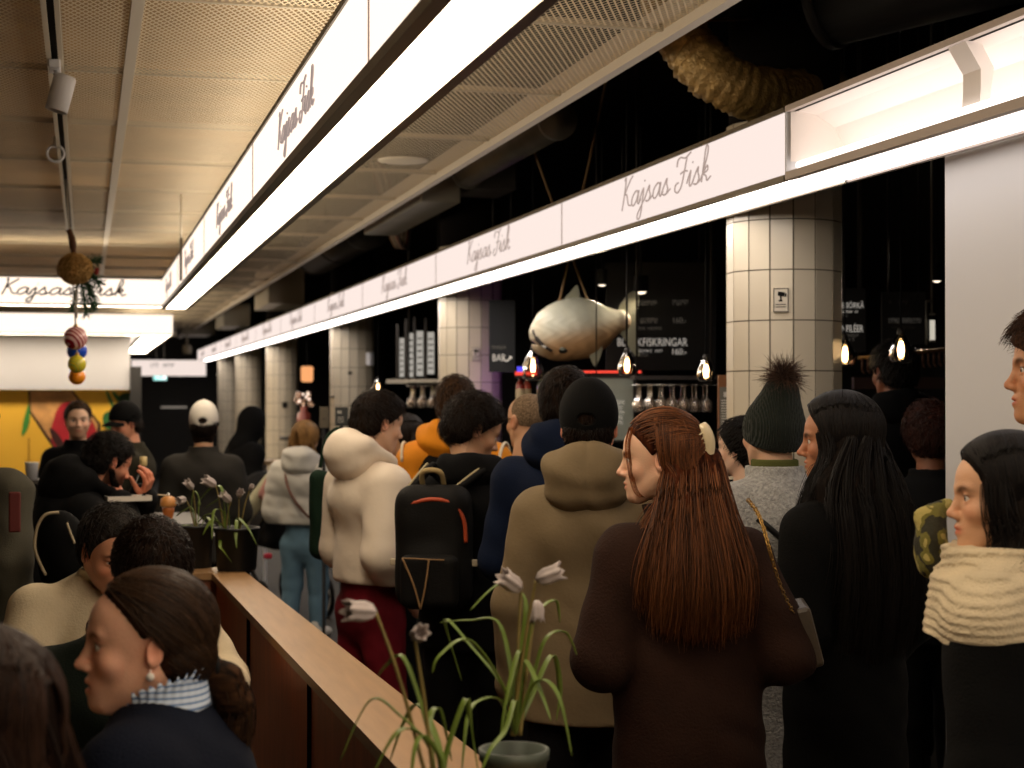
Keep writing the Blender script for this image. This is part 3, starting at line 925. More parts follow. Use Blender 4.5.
    link('body', me, [skin_mat(skin), M['eyewhite'], M['iris']], root)
    if hair: make_hair(P, hair)
    if top: make_top(P, top)
    # ---------------- trousers and shoes
    if legs:
        tl = np.minimum.reduce([*an.values(), *kn.values(), pel]) - .2; th = np.maximum.reduce([*an.values(), *kn.values(), pel]) + .2
        tl[2] = .0
        Fd = Field(tl, th, max(.014, P.cv))
        Fd.add(cone(waist + [0, 0, -.06], pel + [0, 0, -.02], .145*bs*wide, .155*bs*wide, .72), .03)
        lw = 1.0
        for s in (-1, 1):
            chain(Fd, [hip[s], kn[s], an[s] + [0, 0, .01]], [.098*bs, .074*bs, .062*bs], .03)
        x, y, z = Fd.grid(); Fd.F += .004*noise3(x, y, z, 42, 5)
        V, Q = nets(Fd)
        if len(Q): link('trousers', np_mesh('trousers', V, Q), legs if not isinstance(legs, str) else M.setdefault('tr' + legs, cloth('trouser_' + legs, legs)), root)
    if not nofeet and legs:
        for s in (-1, 1):
            a = an[s]
            Fd = Field(a + [-.12, -.14, -.11], a + [.12, .28, .06], .012)
            Fd.add(cone(a + [0, -.035, -.05], a + [s*.02, .12, -.06], .042, .036), .02); Fd.add(cone(a + [0, -.02, 0.01], a + [0, -.02, -.04], .045, .045), .02)
            Fd.cut(slab((0, 0, 1), a[2] - .088), .004)
            V, Q = nets(Fd)
            if len(Q): link('shoe', np_mesh('shoe', V, Q), M.setdefault('sh' + shoes, mat('shoe_' + shoes, shoes, .5)), root)
    return P

def trilin(fld, q):
    """Trilinear sample of a uniform Field at points q (..., 3); far outside gives a rough distance."""
    n = np.array(fld.F.shape); lo = np.array([a[0] for a in fld.ax]); st = np.array([a[1] - a[0] for a in fld.ax])
    u = (q - lo) / st
    uc = np.clip(u, 0, n - 1.001)
    i = uc.astype(np.int32); f = (uc - i).astype(np.float32)
    F = fld.F; i0, i1, i2 = i[..., 0], i[..., 1], i[..., 2]; f0, f1, f2 = f[..., 0], f[..., 1], f[..., 2]
    def g(a, b, c): return F[i0 + a, i1 + b, i2 + c]
    v = ((g(0,0,0)*(1-f2) + g(0,0,1)*f2)*(1-f1) + (g(0,1,0)*(1-f2) + g(0,1,1)*f2)*f1)*(1-f0) + ((g(1,0,0)*(1-f2) + g(1,0,1)*f2)*(1-f1) + (g(1,1,0)*(1-f2) + g(1,1,1)*f2)*f1)*f0
    out = np.sqrt((((u - uc) * st)**2).sum(-1))
    return np.minimum(v, .08) + out

# ------------------------------------------------------------------ hair
def make_hair(P, h):
    """h: style, mat, t (thickness), and per-style lengths. Built on a fine grid round the head in person space."""
    st = h['style']; hd, hs, E = P.hd, P.hs, P.E
    t = h.get('t', .014)
    fine = max(.0032, P.hv)
    W = lambda sh: turn((sh[0], sh[1], sh[2]), (P.E.T), hd) if hs == 1 else turn(scaled(sh, hs), P.E.T, hd)
    lo = hd - .20*hs; hi = hd + .20*hs
    drape = h.get('drape')                                           # list of chains in person space: [(pts, radii)]
    if drape:
        for pts, rs in drape:
            for p in pts: lo = np.minimum(lo, np.array(p) - .08); hi = np.maximum(hi, np.array(p) + .08)
    Fd = Field(lo, hi, max(fine, .006) if drape and (hi - lo).max() > .6 else max(fine, .0045))
    Fd.add(W(ell((0, -.012, .030), (.073 + t, .096 + t, .083 + t*1.15))), .004)
    if st != 'stubble':
        Fd.add(W(ell((0, -.048, -.020), (.066 + t*.8, .056 + t, .066))), .02)
    if h.get('side', 0): # volume over the ears
        for s in (-1, 1): Fd.add(W(ell((s*.066, -.014, -.01), (.022 + h['side'], .05, .05))), .02)
    for c, r in h.get('lumps', ()): Fd.add(W(ell(c, r)), .02)
    # hairline: keep what is above and behind a plane through forehead and sideburn
    fy, fz = h.get('front', (.092, .062)); by, bz = h.get('burn', (.012, -.045))
    n = np.array([0, -(fz - bz), (fy - by)]); n = n / np.linalg.norm(n)
    x, y, z = Fd.grid()
    X, Y, Z = np.broadcast_arrays(x - hd[0], y - hd[1], z - hd[2])
    q = (np.stack([X, Y, Z], -1) @ (E / hs)).astype(np.float32)
    qx, qy, qz = q[..., 0], q[..., 1], q[..., 2]
    part = h.get('arch', .25)
    plane = (n[1]*(qy - fy) + n[2]*(qz - fz)) - part * qx**2 * 10 * .5
    def in_hair(q, mg=0.0):
        ok = (n[1]*(q[:, 1] - fy) + n[2]*(q[:, 2] - fz)) - part*q[:, 0]**2*5 > mg
        if 'nape' in h: ok &= q[:, 2] > h['nape'] + mg
        if h.get('earhole'):
            ok &= (((np.abs(q[:, 0]) - .085)/.03)**2 + ((q[:, 1] + .006)/.020)**2 + ((q[:, 2] + .010)/.034)**2) > 1
        return ok
    P.in_hair = in_hair
    P.in_plane = lambda q, mg: (n[1]*(q[:, 1] - fy) + n[2]*(q[:, 2] - fz)) - part*q[:, 0]**2*5 > mg
    d = smax(Fd.F, -plane * hs, .008)
    if 'nape' in h: d = smax(d, (h['nape'] - qz) * hs, .01)
    if h.get('earhole'): # bare ears
        for s in (-1, 1):
            e = np.sqrt(((qx - s*.085)/.03)**2 + ((qy + .006)/.020)**2 + ((qz + .010)/.034)**2)
            d = smax(d, (1 - e) * .02, .006)
    Fd.F = d.astype(np.float32)
    if drape:
        for pts, rs in drape: chain(Fd, pts, rs, h.get('dk', .02), 1.0)
    # strands
    amp = h.get('amp', .0006)
    mode = h.get('comb', 'down')
    if mode == 'down':
        ph = np.arctan2(qx, qy + .01)
        n1 = noise3(x, y, z, 18, h.get('seed', 1))
        Fd.F += amp * (np.sin(46*ph + 2.2*n1) + .7*np.sin(83*ph + 3*n1 + 1) + .6*n1)
        if drape:
            low = (qz < -.08)
            Fd.F += np.where(low, amp*(.9*np.sin(210*X + 3*n1) + .6*np.sin(120*X + 40*Y + 2*n1)), 0).astype(np.float32)
    elif mode == 'back':
        ph = np.arctan2(qx, qz + .02)
        n1 = noise3(x, y, z, 16, h.get('seed', 1))
        Fd.F += amp * (np.sin(50*ph + 1.6*n1) + .6*np.sin(95*ph + 2*n1))
    elif mode == 'curl':
        Fd.F += amp * (noise3(x, y, z, 150, 3, 4) + 1.2*noise3(x, y, z, 75, 8, 4))
    elif mode == 'crop':
        Fd.F += amp * (noise3(x, y, z, 170, 3, 5) + .8*noise3(x, y, z, 60, 8, 4))
    V, Q = nets(Fd)
    V, Q = drop_specks(V, Q, .01)
    P.hair = link('hair', np_mesh('hair', V, Q), h['mat'], P.root)
    P.hairV = V
    return P.hair
def scaled(sh, k):
    f, lo, hi = sh
    return (lambda x, y, z: f(x / k, y / k, z / k) * k), np.array(lo)*k, np.array(hi)*k
def tubes_np(name, paths, rad, mat_, parent, tints=None, n=3):
    """Many thin tubes at once: paths (N, S, 3), rad (N, S) or (S,)."""
    N, S_, _ = paths.shape
    rad = np.broadcast_to(rad, (N, S_))
    tg = np.gradient(paths, axis=1); tg /= np.linalg.norm(tg, axis=2, keepdims=True) + 1e-9
    ref = np.where(np.abs(tg[..., 2:3]) < .8, np.array([0, 0, 1.]), np.array([1., 0, 0]))
    u = np.cross(tg, ref); u /= np.linalg.norm(u, axis=2, keepdims=True) + 1e-9
    w = np.cross(tg, u)
    V = np.stack([paths + (u*math.cos(6.283*k/n) + w*math.sin(6.283*k/n)) * rad[..., None] for k in range(n)], 2)   # N,S,n,3
    ix = np.arange(N*S_*n).reshape(N, S_, n)
    Q = np.stack([ix[:, :-1], np.roll(ix, -1, 2)[:, :-1], np.roll(ix, -1, 2)[:, 1:], ix[:, 1:]], -1).reshape(-1, 4)
    T = None
    if tints is not None: T = np.repeat(tints, S_*n, 0)
    return link(name, np_mesh(name, V.reshape(-1, 3), Q, T), mat_, parent)
def strand_mat(key, col, tip=None, rough=.5):
    k = 'strand_' + key
    if k in M: return M[k]
    m = mat(k, col, rough, spec=.22)
    nt = m.node_tree; b = nt.nodes['Principled BSDF']
    a = nt.nodes.new('ShaderNodeAttribute'); a.attribute_name = 'tint'
    mx = nt.nodes.new('ShaderNodeMix'); mx.data_type = 'RGBA'
    nt.links.new(a.outputs['Color'], mx.inputs[0])
    mx.inputs[6].default_value = (*[x*.6 for x in srgb(col)], 1); mx.inputs[7].default_value = (*srgb(tip or col), 1)
    nt.links.new(mx.outputs[2], b.inputs['Base Color'])
    M[k] = m
    return m
def scalp_points(P, dirs, t):
    """Directions from the skull's middle -> points on the hair's surface, head space."""
    c0 = np.array([0, -.012, .030])
    best = np.zeros(len(dirs))
    for c, r in (((0, -.012, .030), (.073 + t, .096 + t, .083 + t*1.15)), ((0, -.048, -.020), (.066 + t*.8, .056 + t, .066))):
        o = (c0 - np.array(c)) / np.array(r); d = dirs / np.array(r)
        A = (d*d).sum(1); Bq = (o*d).sum(1); C = (o*o).sum() - 1
        D = Bq*Bq - A*C
        best = np.maximum(best, np.where(D > 0, (-Bq + np.sqrt(np.maximum(D, 0))) / A, 0))
    return c0 + dirs * best[:, None]
def slerp_np(a, b, t):
    d = np.clip((a*b).sum(-1, keepdims=True), -.9999, .9999); th = np.arccos(d)
    return (np.sin((1-t)*th)*a + np.sin(t*th)*b) / np.sin(th)
def comb(P, h, key, N=900, mode='crown', length=.045, lift=.008, r=.0011, seed=1, target=(0, -.12, .04), tails=None, S_=14, part=0.0, col=None, tip=None, wob=.002, name='hair_strands', jit=.25, keep=None, ymax=.24, tail_j=.012, tail_r=None):
    """Lay N locks on the scalp. mode crown: short, away from the whorl; target: combed to a point; part: from a parting down the sides."""
    rs = np.random.RandomState(seed)
    d = rs.normal(size=(N*(14 if mode == 'part' else 6), 3)); d /= np.linalg.norm(d, axis=1, keepdims=True)
    t = h.get('t', .014) + .0025
    q = scalp_points(P, d, t)
    ok = P.in_hair(q, .010 if mode == 'target' else .004)
    if keep is not None: ok &= keep(q)
    d = d[ok][:int(N*1.5) if mode == 'part' else N]
    n = len(d)
    s = np.linspace(0, 1, S_)[None, :, None]
    if mode == 'crown':
        w = np.array([.1, -.75, .65]); w /= np.linalg.norm(w)
        if 'whorl' in h: w = np.array(h['whorl'], float); w /= np.linalg.norm(w)
        ax_ = np.cross(np.broadcast_to(w, d.shape), d) + rs.normal(size=d.shape)*jit
        ax_ -= (ax_*d).sum(1, keepdims=True)*d; ax_ /= np.linalg.norm(ax_, axis=1, keepdims=True) + 1e-9
        th = (length*rs.uniform(.6, 1.3, (n, 1, 1)) / .095) * s
        dd = d[:, None]*np.cos(th) + np.cross(ax_, d)[:, None]*np.sin(th)
        lf = lift * s[..., 0] * rs.uniform(.2, 1.4, (n, 1))
    elif mode == 'target':
        w = np.array(target, float) - [0, -.012, .03]; w = w/np.linalg.norm(w)
        w = w + rs.normal(size=(n, 3))*.10; w /= np.linalg.norm(w, axis=1, keepdims=True)
        dd = slerp_np(d[:, None], w[:, None], s)
        lf = lift*np.sin(s[..., 0]*3.0)*rs.uniform(0, 1, (n, 1))
    else:
        sx = np.sign(d[:, 0:1] - part*0 + 1e-6)
        top = np.stack([np.full(n, part), d[:, 1], np.sqrt(np.maximum(.05, 1 - d[:, 1]**2))], 1); top /= np.linalg.norm(top, axis=1, keepdims=True)
        low = np.stack([np.sign(d[:, 0])*np.maximum(np.maximum(.25, np.abs(d[:, 0])), np.clip(.9*(d[:, 1] + .3), 0, 1)), np.minimum(d[:, 1]*.85 - .10, ymax), np.full(n, -1.05)], 1); low /= np.linalg.norm(low, axis=1, keepdims=True)
        mid = np.stack([np.sign(d[:, 0])*np.where(d[:, 1] > -.2, .85, np.abs(d[:, 0]) + .1), np.clip(.8*d[:, 1], -.9, .50), np.full(n, .30)], 1); mid /= np.linalg.norm(mid, axis=1, keepdims=True)
        a0 = slerp_np(top, mid, .75*rs.uniform(0, 1, (n, 1))**2.2)
        dd = (1-s)**2*a0[:, None] + 2*s*(1-s)*mid[:, None]*1.25 + s*s*low[:, None]
        lf = lift*np.sin(s[..., 0]*2.5)*rs.uniform(0, 1, (n, 1))
    dd = dd / np.linalg.norm(dd, axis=2, keepdims=True)
    pts = scalp_points(P, dd.reshape(-1, 3), t).reshape(n, S_, 3)
    # drop locks whose way would cross bare skin
    mg, share = {'target': (.002, .8), 'part': (-.004, .75), 'crown': (-h.get('fringe', .010), 1.0)}[mode]
    ok = P.in_plane(pts.reshape(-1, 3), mg).reshape(n, S_)[:, :int(S_*share)].all(1)
    dd, pts, lf, d, n = dd[ok], pts[ok], lf[ok], d[ok], int(ok.sum())
    pts = pts + dd * (lf[..., None] + .0020)
    ph = rs.uniform(0, 6.28, (n, 1, 3)); pts = pts + wob*np.sin(s*rs.uniform(2, 7, (n, 1, 1)) + ph)*s
    W = P.hd + (pts @ P.E.T) * P.hs
    if tails:
        gl = np.array([[list(p) for p in spline(g, 6)][:100] for g in tails])          # guides (G, m, 3)
        gi = np.linalg.norm(W[:, -1][:, None] - gl[:, 0][None], axis=2) + rs.uniform(0, .03, (n, len(gl)))
        g = gl[gi.argmin(1)]
        m = g.shape[1]
        u = np.linspace(0, 1, m)[None, :, None]
        offs = rs.normal(size=(n, 1, 3))*tail_j
        end = W[:, -1:] - g[:, :1]
        tail = g + end*np.maximum(0, 1 - u*2.2) + offs*np.minimum(1, u*2.2) + .006*np.sin(u*rs.uniform(3, 9, (n, 1, 1)) + ph)*u
        cutl = rs.uniform(.8, 1.0, (n, 1, 1))
        idx = (u*cutl*(m-1)); i0 = np.floor(idx).astype(int)[..., 0]; i1 = np.minimum(i0 + 1, m-1); f = (idx[..., 0] - i0)[..., None]
        tail = np.take_along_axis(tail, i0[..., None], 1)*(1-f) + np.take_along_axis(tail, i1[..., None], 1)*f
        W = np.concatenate([W, tail[:, 1:]], 1)
    S2 = W.shape[1]
    rad = r * (1 - .75*np.linspace(0, 1, S2)**2)
    tn = np.repeat(rs.uniform(0, 1, (n, 1)), 3, 1)
    return tubes_np(name, W, rad, strand_mat(key, col or '#2a1a12', tip), P.root, tn)
def extra_locks(P, guides, key, N=200, j=.01, r=.0012, seed=2, col=None, tip=None, name='loose_locks'):
    """Locks that follow whole guide lines (person space) with jitter that grows toward the tips."""
    rs = np.random.RandomState(seed)
    gl = np.array([[list(p) for p in spline(g, 8)] for g in guides])
    g = gl[rs.randint(0, len(gl), N)]; m = g.shape[1]
    u = np.linspace(0, 1, m)[None, :, None]
    W = g + rs.normal(size=(N, 1, 3))*j*(.35 + .65*u) + .5*j*np.sin(u*rs.uniform(3, 10, (N, 1, 1)) + rs.uniform(0, 6.28, (N, 1, 3)))*u
    rad = r*(1 - .75*np.linspace(0, 1, m)**2)
    return tubes_np(name, W, rad, strand_mat(key, col or '#2a1a12', tip), P.root, np.repeat(rs.uniform(0, 1, (N, 1)), 3, 1))

# ------------------------------------------------------------------ jackets and coats
def make_top(P, o):
    """o: mat, t (thickness over the body), hem (z), puff, hood, collar (height), fold, skirt (flare), sleeve, cuff, name."""
    t = o.get('t', .02); bs = P.bs; w = o.get('wide', 1.0)
    neck, sh, el, wr, pel, chest, waist = P.neck, P.sh, P.el, P.wr, P.pel, P.chest, P.waist
    hem = o.get('hem', pel[2] - .08)
    puff = o.get('puff')
    lo = np.minimum.reduce([*sh.values(), *el.values(), *wr.values(), pel, chest]) - .24
    hi = np.maximum.reduce([*sh.values(), *el.values(), *wr.values(), pel, chest, neck + .12]) + .22
    lo[2] = min(lo[2], hem - .03); lo[2] = max(lo[2], hem - .03)
    if o.get('free'): lo[2] = min(pel[2] - .1, *(x[2] - .1 for x in wr.values()))
    cv = o.get('cv', P.cv)
    Fd = Field(lo, hi, cv)
    pf = (puff, .085, .3) if puff else None
    Fd.add(cone(chest, waist, .150*bs*w + t, .140*bs*w + t, .70, pf), .05)
    Fd.add(cone(waist, pel, .142*bs*w + t, .155*bs*w + t, .72, pf), .05)
    Fd.add(ell(P.T((0, -.02, .43)), (.165*bs*w + t, .105*bs + t, .13*bs)), .05)
    for s in (-1, 1):
        Fd.add(cone(neck + [0, -.012, -.045], sh[s] + [-s*.02, 0, -.022], .048 + t*.6, .052 + t*.6), .05)
        sv = o.get('sleeve', 1.0)
        Fd.add(cone(sh[s] + [-s*.012, 0, -.02], el[s], (.056 + t)*sv, (.047 + t)*sv, 1, pf), .03)
        Fd.add(cone(el[s], wr[s], (.047 + t)*sv, (.036 + t*.9)*sv, 1, pf), .02)
    if hem < pel[2] - .02:
        fl = o.get('skirt', .02)
        b = np.array([pel[0], pel[1], hem - .05])
        if P.kn[1][1] - P.hip[1][1] < .2: Fd.add(cone(pel + [0, 0, .05], b, .158*bs*w + t, .158*bs*w + t + fl, .74), .05)
    x, y, z = Fd.grid()
    Fd.F += o.get('fold', .005) * noise3(x, y, z*1.0, o.get('ff', 20), o.get('seed', 4))
    Fd.F += o.get('fold', .005) * .6 * np.sin(38*z + 5*noise3(x, y, z, 9, 2) + 14*x)*(.5 + .5*noise3(x, y, z, 7, 6))
    # the sleeves of a coat hang over the hem plane only if they end above it
    if not o.get('free'): Fd.cut(slab((0, 0, 1), hem), .006)
    # neck opening
    nk = P.from_head((0, -.022, -.062))
    Fd.cut(cone(neck + [0, .004, -.012], nk + (nk - neck)*1.5, o.get('open', .058), .075), .006)
    if o.get('collar'):
        ch = o['collar']; cr = o.get('collar_r', .074)
        mid = neck + [0, .006 + .1*ch, 0]
        Fd.add(tube_ring(mid, cr, cr*1.02, neck[2] - .045, neck[2] - .01 + ch, o.get('collar_t', .009), (nk[:2] - neck[:2]) / max(.05, nk[2] - neck[2]) * .8, o.get('flare', 0)), .012)
    V, Q = nets(Fd)
    V, Q = drop_specks(V, Q, .004)
    ob = link(o.get('name', 'jacket'), np_mesh('top', V, Q), o['mat'], P.root)
    P.top = ob; P.topF = Fd
    for q in o.get('extra', ()): q(P, ob)
    if o.get('hood'): make_hood(P, o['hood'], o.get('hood_mat', o['mat']), ob)
    return ob
def make_hood(P, h, m, parent):
    """A hood lying on the back: a soft pouch, hollow toward the head."""
    n = P.neck; r = h.get('r', (.125, .085, .105)); c = n + np.array(h.get('c', (0, -.075, -.005)))
    Fd = Field(c - np.array(r) - .16, c + np.array(r) + .16, max(.006, P.cv*.8))
    Fd.add(ell(c, r, (h.get('tilt', .25), 0, 0)), .02)
    for s in (-1, 1): Fd.add(cone(c + [s*r[0]*.72, .02, r[2]*.35], n + [s*.060, .085, .0], .042, .026), .03)
    x, y, z = Fd.grid()
    Fd.F += h.get('fold', .006)*noise3(x, y, z, h.get('ff', 26), h.get('seed', 3)) + h.get('fold', .006)*.5*np.sin(60*(z - .35*y) + 3*noise3(x, y, z, 12, 1))
    top = n + np.array([0, .02, .10])
    Fd.cut(ell(n + np.array([0, .018, .085]) + np.array(h.get('hole', (0, 0, 0))), h.get('hr', (.085, .088, .10))), .012)
    if h.get('seam'):
        d = np.abs(x - n[0]) + 0*y + 0*z
        Fd.F += .004*np.exp(-(d / .008)**2)
    V, Q = nets(Fd); V, Q = drop_specks(V, Q, .05)
    return link('hood', np_mesh('hood', V, Q), m, parent)
def shape_part(P, name, m, build, lo, hi, h=None, parent=None, disp=None):
    """One more sculpted piece in person space."""
    Fd = Field(np.array(lo, float), np.array(hi, float), h or max(.004, P.hv))
    build(Fd)
    if disp is not None: Fd.F += disp(*Fd.grid())
    V, Q = nets(Fd)
    V, Q = drop_specks(V, Q, .02)
    return link(name, np_mesh(name, V, Q), m, parent or P.root)
# ================================================================== THINGS OF THE PLACE
def Tm(root): return Matrix.Translation(-Vector(root.location))
# ---- dark service clutter above the fish bar
root = empty('flexible_duct', at(716, 75, 5.3), 0, 'crinkled silver-gold flexible duct hanging in the dark above the bar signs', 'duct')
pts = spline([at(662, -22, 6.3), at(672, 14, 6.15), at(692, 50, 6.05), at(720, 78, 6.0), at(752, 92, 6.05), at(790, 96, 6.3), at(830, 92, 6.7)], 14)
rs_ = random.Random(5); mb = MB()
rad = [.100 + .0055*math.sin(i*2.1) + rs_.uniform(-.004, .004) for i in range(len(pts))]
mb.tube([p - root.location for p in pts], rad, 28)
bmv = mb.v
mb.v = [tuple(Vector(v) + Vector((rs_.uniform(-1, 1), rs_.uniform(-1, 1), rs_.uniform(-1, 1)))*.006) for v in bmv]
mb.build('foil_hose', mat('crinkled_foil', '#a88a54', .36, metal=.35, bump=.9, bscale=55, var=.3, vscale=25), root)
mb = MB(); mb.tube([at(690, 20, 5.9) - root.location, at(752, 18, 6.2) - root.location], .006, 8); mb.build('hanger_rod', mat('copper_rod', '#8a5a30', .4, metal=.7), root)
def duct(label, a, b, r, m, name='round_duct', n=28):
    root = empty(name, a, 0, label, 'duct')
    mb = MB(); A, B = Vector((0, 0, 0)), Vector(b) - Vector(a)
    mb.tube([A, B], r, n); mb.build('pipe', m, root)
    k = max(1, int(B.length / 1.1))
    for i in range(k + 1):
        p = B*(i/k); d = B.normalized()*.02
        mb = MB(); mb.tube([p - d, p + d], r + .012, n); mb.build('flange', m, root)
DK = mat('black_duct', '#1c1a19', .5, metal=.3)
duct('large black round duct above the open light box', (2.75, 5.6, 3.24), (3.6, 4.5, 3.36), .20, DK)
duct('long grey round duct under the dark plenum past the ceiling edge', (2.35, 7.9, 3.12), (2.35, 9.9, 3.12), .09, M['galv'])
duct('dark round duct running above the sign farther down the hall', (2.3, 13.4, 3.16), (2.3, 16.4, 3.16), .21, mat('dark_grey_duct', '#3a3733', .5, metal=.4))
def duct_hangers(o, ys, h):
    for y in ys:
        mb = MB(); mb.tube([(0, y, 0), (0, y, h)], .006, 6); mb.build('hanger_rod', M['darkframe'], o)
duct_hangers(bpy.data.objects['round_duct.002'], (.5, 2.4), 1.16)
duct_hangers(bpy.data.objects['round_duct.001'], (.4, 1.6), 1.2)
def ceiling_box(label, x, y, z, sx, sy, sz, m):
    root = empty('ventilation_box', (x, y, z), 0, label, 'ventilation unit')
    mb = MB(); mb.box((-sx/2, -sy/2, -sz/2), (sx/2, sy/2, sz/2), bev=.01); mb.build('casing', m, root)
    mb = MB()
    for k in range(4): mb.box((-sx/2 - .004, -sy/2 + .1 + k*(sy - .2)/4, -sz/2 + .03), (-sx/2 + .002, -sy/2 + .1 + (k + .6)*(sy - .2)/4, sz/2 - .03))
    mb.build('panel', m, root)
    mb = MB()
    for s in (-1, 1): mb.tube([(0, s*sy*.35, sz/2 - .005), (0, s*sy*.35, 4.3 - z)], .008, 6)
    mb.build('hanger_rod', M['darkframe'], root)
ceiling_box('long grey ventilation box seen past the ceiling edge', 2.22, 11.2, 3.06, .26, 2.2, .22, M['greybox'])
ceiling_box('pale beige ventilation box over the far end of the bar sign', 2.28, 19.6, 3.02, .42, 1.6, .48, mat('beige_metal', '#b0a58e', .6))
ceiling_box('grey ventilation box farther down by the far signs', 2.2, 25.0, 2.92, .4, 1.5, .34, M['greybox'])
ceiling_box('farthest grey ventilation box over the end of the hall', 2.0, 30.5, 2.98, .6, 1.6, .30, M['greybox'])
ceiling_box('small dark ventilation box high above the large sign lettering', 2.62, 10.5, 3.22, .3, .5, .3, mat('dark_metal', '#2a2826', .6))
root = empty('cable_bundle', (2.35, 12.75, 3.05), 0, 'loop of pale cables hanging by the dark round duct', 'cables')
for k in range(6):
    mb = MB(); mb.tube(spline([(-.25 + .02*k, -.6, .45), (-.1 + .02*k, -.2, .30 + .02*k), (.02 + .02*k, .1, .05 - .02*k), (.14 + .02*k, .3, -.12), (.2 + .015*k, .4, .1)], 6), .011, 6)
    mb.build('cable', mat('cable', ['#8a6a50', '#a89a86', '#6a5a4a', '#b0a08a', '#7a3a30', '#5a5048'][k], .6), root)

# ---- mesh ceiling fittings: track, spot, speaker, rods
root = empty('lighting_track', (-.107, -2, CEIL - .02), 0, 'slim white lighting track with black slot under the mesh ceiling', 'lighting track')
mb = MB(); mb.box((-.028, 0, -.030), (-.012, 14, .02)); mb.box((.012, 0, -.030), (.028, 14, .02)); mb.box((-.028, 0, .0), (.028, 14, .02)); mb.build('rail', mat('white_track', '#d9cfba', .5), root)
mb = MB(); mb.box((-.012, 0, -.012), (.012, 14, 0)); mb.build('slot', M['black'], root)
p = at(62, 101, 5.75)
root = empty('track_spotlight', (-.107, p.y, CEIL - .05), 0, 'white cylindrical spotlight on the ceiling track', 'spotlight')
mb = MB(); mb.box((-.02, -.06, -.03), (.02, .06, 0), bev=.004); mb.build('adapter', M['white_paint'], root)
mb = MB(); Mx = Matrix.Translation((.02, -.02, -.12)) @ Matrix.Rotation(.25, 4, 'Y')
mb.lathe([(.0, .07), (.036, .07), (.040, .06), (.040, -.06), (.036, -.062), (.034, -.04), (0, -.04)], n=24, M=Mx); mb.build('lamp_head', M['white_paint'], root)
mb = MB(); mb.tube([(0, 0, -.02), (.02, -.02, -.09)], .008, 8); mb.build('stem', M['white_paint'], root)
p = at(60, 133, 7.7); root = empty('round_sensor', (-.14, p.y, CEIL - .05), 0, 'small round white ring sensor beside the track', 'sensor')
mb = MB(); mb.tube([(.04*math.cos(a), .02, -.03 + .04*math.sin(a)) for a in [i*6.283/18 for i in range(18)]], .007, 6, closed=True); mb.build('ring', M['white_paint'], root)
mb = MB(); mb.box((-.01, 0, 0), (.02, .04, .05)); mb.build('mount', M['white_paint'], root)
p = at(403, 157, 8.45); root = empty('ceiling_speaker', (p.x, p.y, CEIL - .008), 0, 'flat round white ceiling speaker beside the warm light box', 'speaker')
mb = MB(); mb.lathe([(0, -.006), (.10, -.006), (.13, -.001), (.135, .006), (0, .008)], n=36); mb.build('grille', mat('speaker_white', '#e9dfca', .6), root)
root = empty('sign_hanger', (XL0 - .02, 10.1, ZL0), 0, 'flat steel hanger with rod on the left light box', 'hanger')
mb = MB(); mb.box((-.012, -.05, .01), (.0, .05, .27)); mb.build('bracket', M['frame'], root)
mb = MB(); mb.tube([(-.006, 0, .25), (-.006, 0, CEIL - ZL0)], .006, 8); mb.build('rod', M['trim'], root)
p = at(205, 182, 10.4); 
# ---- hanging decoration
HX = at(75, 250, 9.0)
root = empty('straw_wreath', HX, 0, 'round straw ball with fir sprig and ribbon hanging from the ceiling', 'decoration')
rs = np.random.RandomState(1)
c = np.array(at(75, 269, 9.0) - HX)
N = 900; d = rs.normal(size=(N, 3)); d /= np.linalg.norm(d, axis=1, keepdims=True); d *= [1, .75, .9]
tg = np.cross(d, rs.normal(size=(N, 3))); tg /= np.linalg.norm(tg, axis=1, keepdims=True)
s5 = np.linspace(-1, 1, 4)[None, :, None]
# ---- hanging decoration: straw ball, fir sprig, ribbon, strings, four baubles
s5 = np.linspace(-1, 1, 4)[None, :, None]
W_ = c + d[:, None]*.086*(1 - .12*s5**2) + tg[:, None]*s5*.045 + d[:, None]*.014*rs.uniform(0, 1, (N, 1, 1))
tubes_np('straw', W_, np.full(4, .0022), strand_mat('straw', '#c89450', '#f8d088', .7), root, np.repeat(rs.uniform(0, 1, (N, 1)), 3, 1))
mb = MB(); mb.ball(c, (.080, .06, .072), 18); mb.build('straw_core', mat('straw_core', '#c8924a', .9, var=.3, vscale=40), root)
nd = MB(); rr = random.Random(8)
for (a, b, L) in [((.03, .0, .03), (.125, .03, .055), .05), ((.05, 0, -.02), (.115, .0, -.20), .055), ((.03, 0, -.05), (.06, .02, -.25), .05), ((.02, 0, -.06), (-.02, .01, -.24), .035), ((.07, .01, 0), (.13, .0, -.08), .05), ((.05, .02, -.06), (.10, .02, -.22), .05)]:
    A, B = Vector(c) + Vector(a), Vector(c) + Vector(b)
    nd.tube([A, B], .004, 5)
    for k in range(110):
        t = rr.random(); p = A.lerp(B, t)
        q = p + ((B - A).normalized()*.6 + Vector((rr.gauss(0, .7), rr.gauss(0, .7), rr.gauss(0, .7)))).normalized()*L*rr.uniform(.6, 1.1)
        nd.tube([p, q], [.0028, .0012], 4, cap=False)
nd.build('fir_sprig', mat('fir_green', '#2a5230', .7, var=.4, vscale=30), root)
mb = MB(); mb.tube(spline([Vector((-.035, 0, .115)), Vector((-.02, 0, .07)), Vector((-.01, .0, .0)), Vector((.0, 0, -.06))], 5), [.016]*5 + [.020]*5 + [.014]*6, 8); mb.build('ribbon', mat('brown_ribbon', '#5a3418', .7), root)
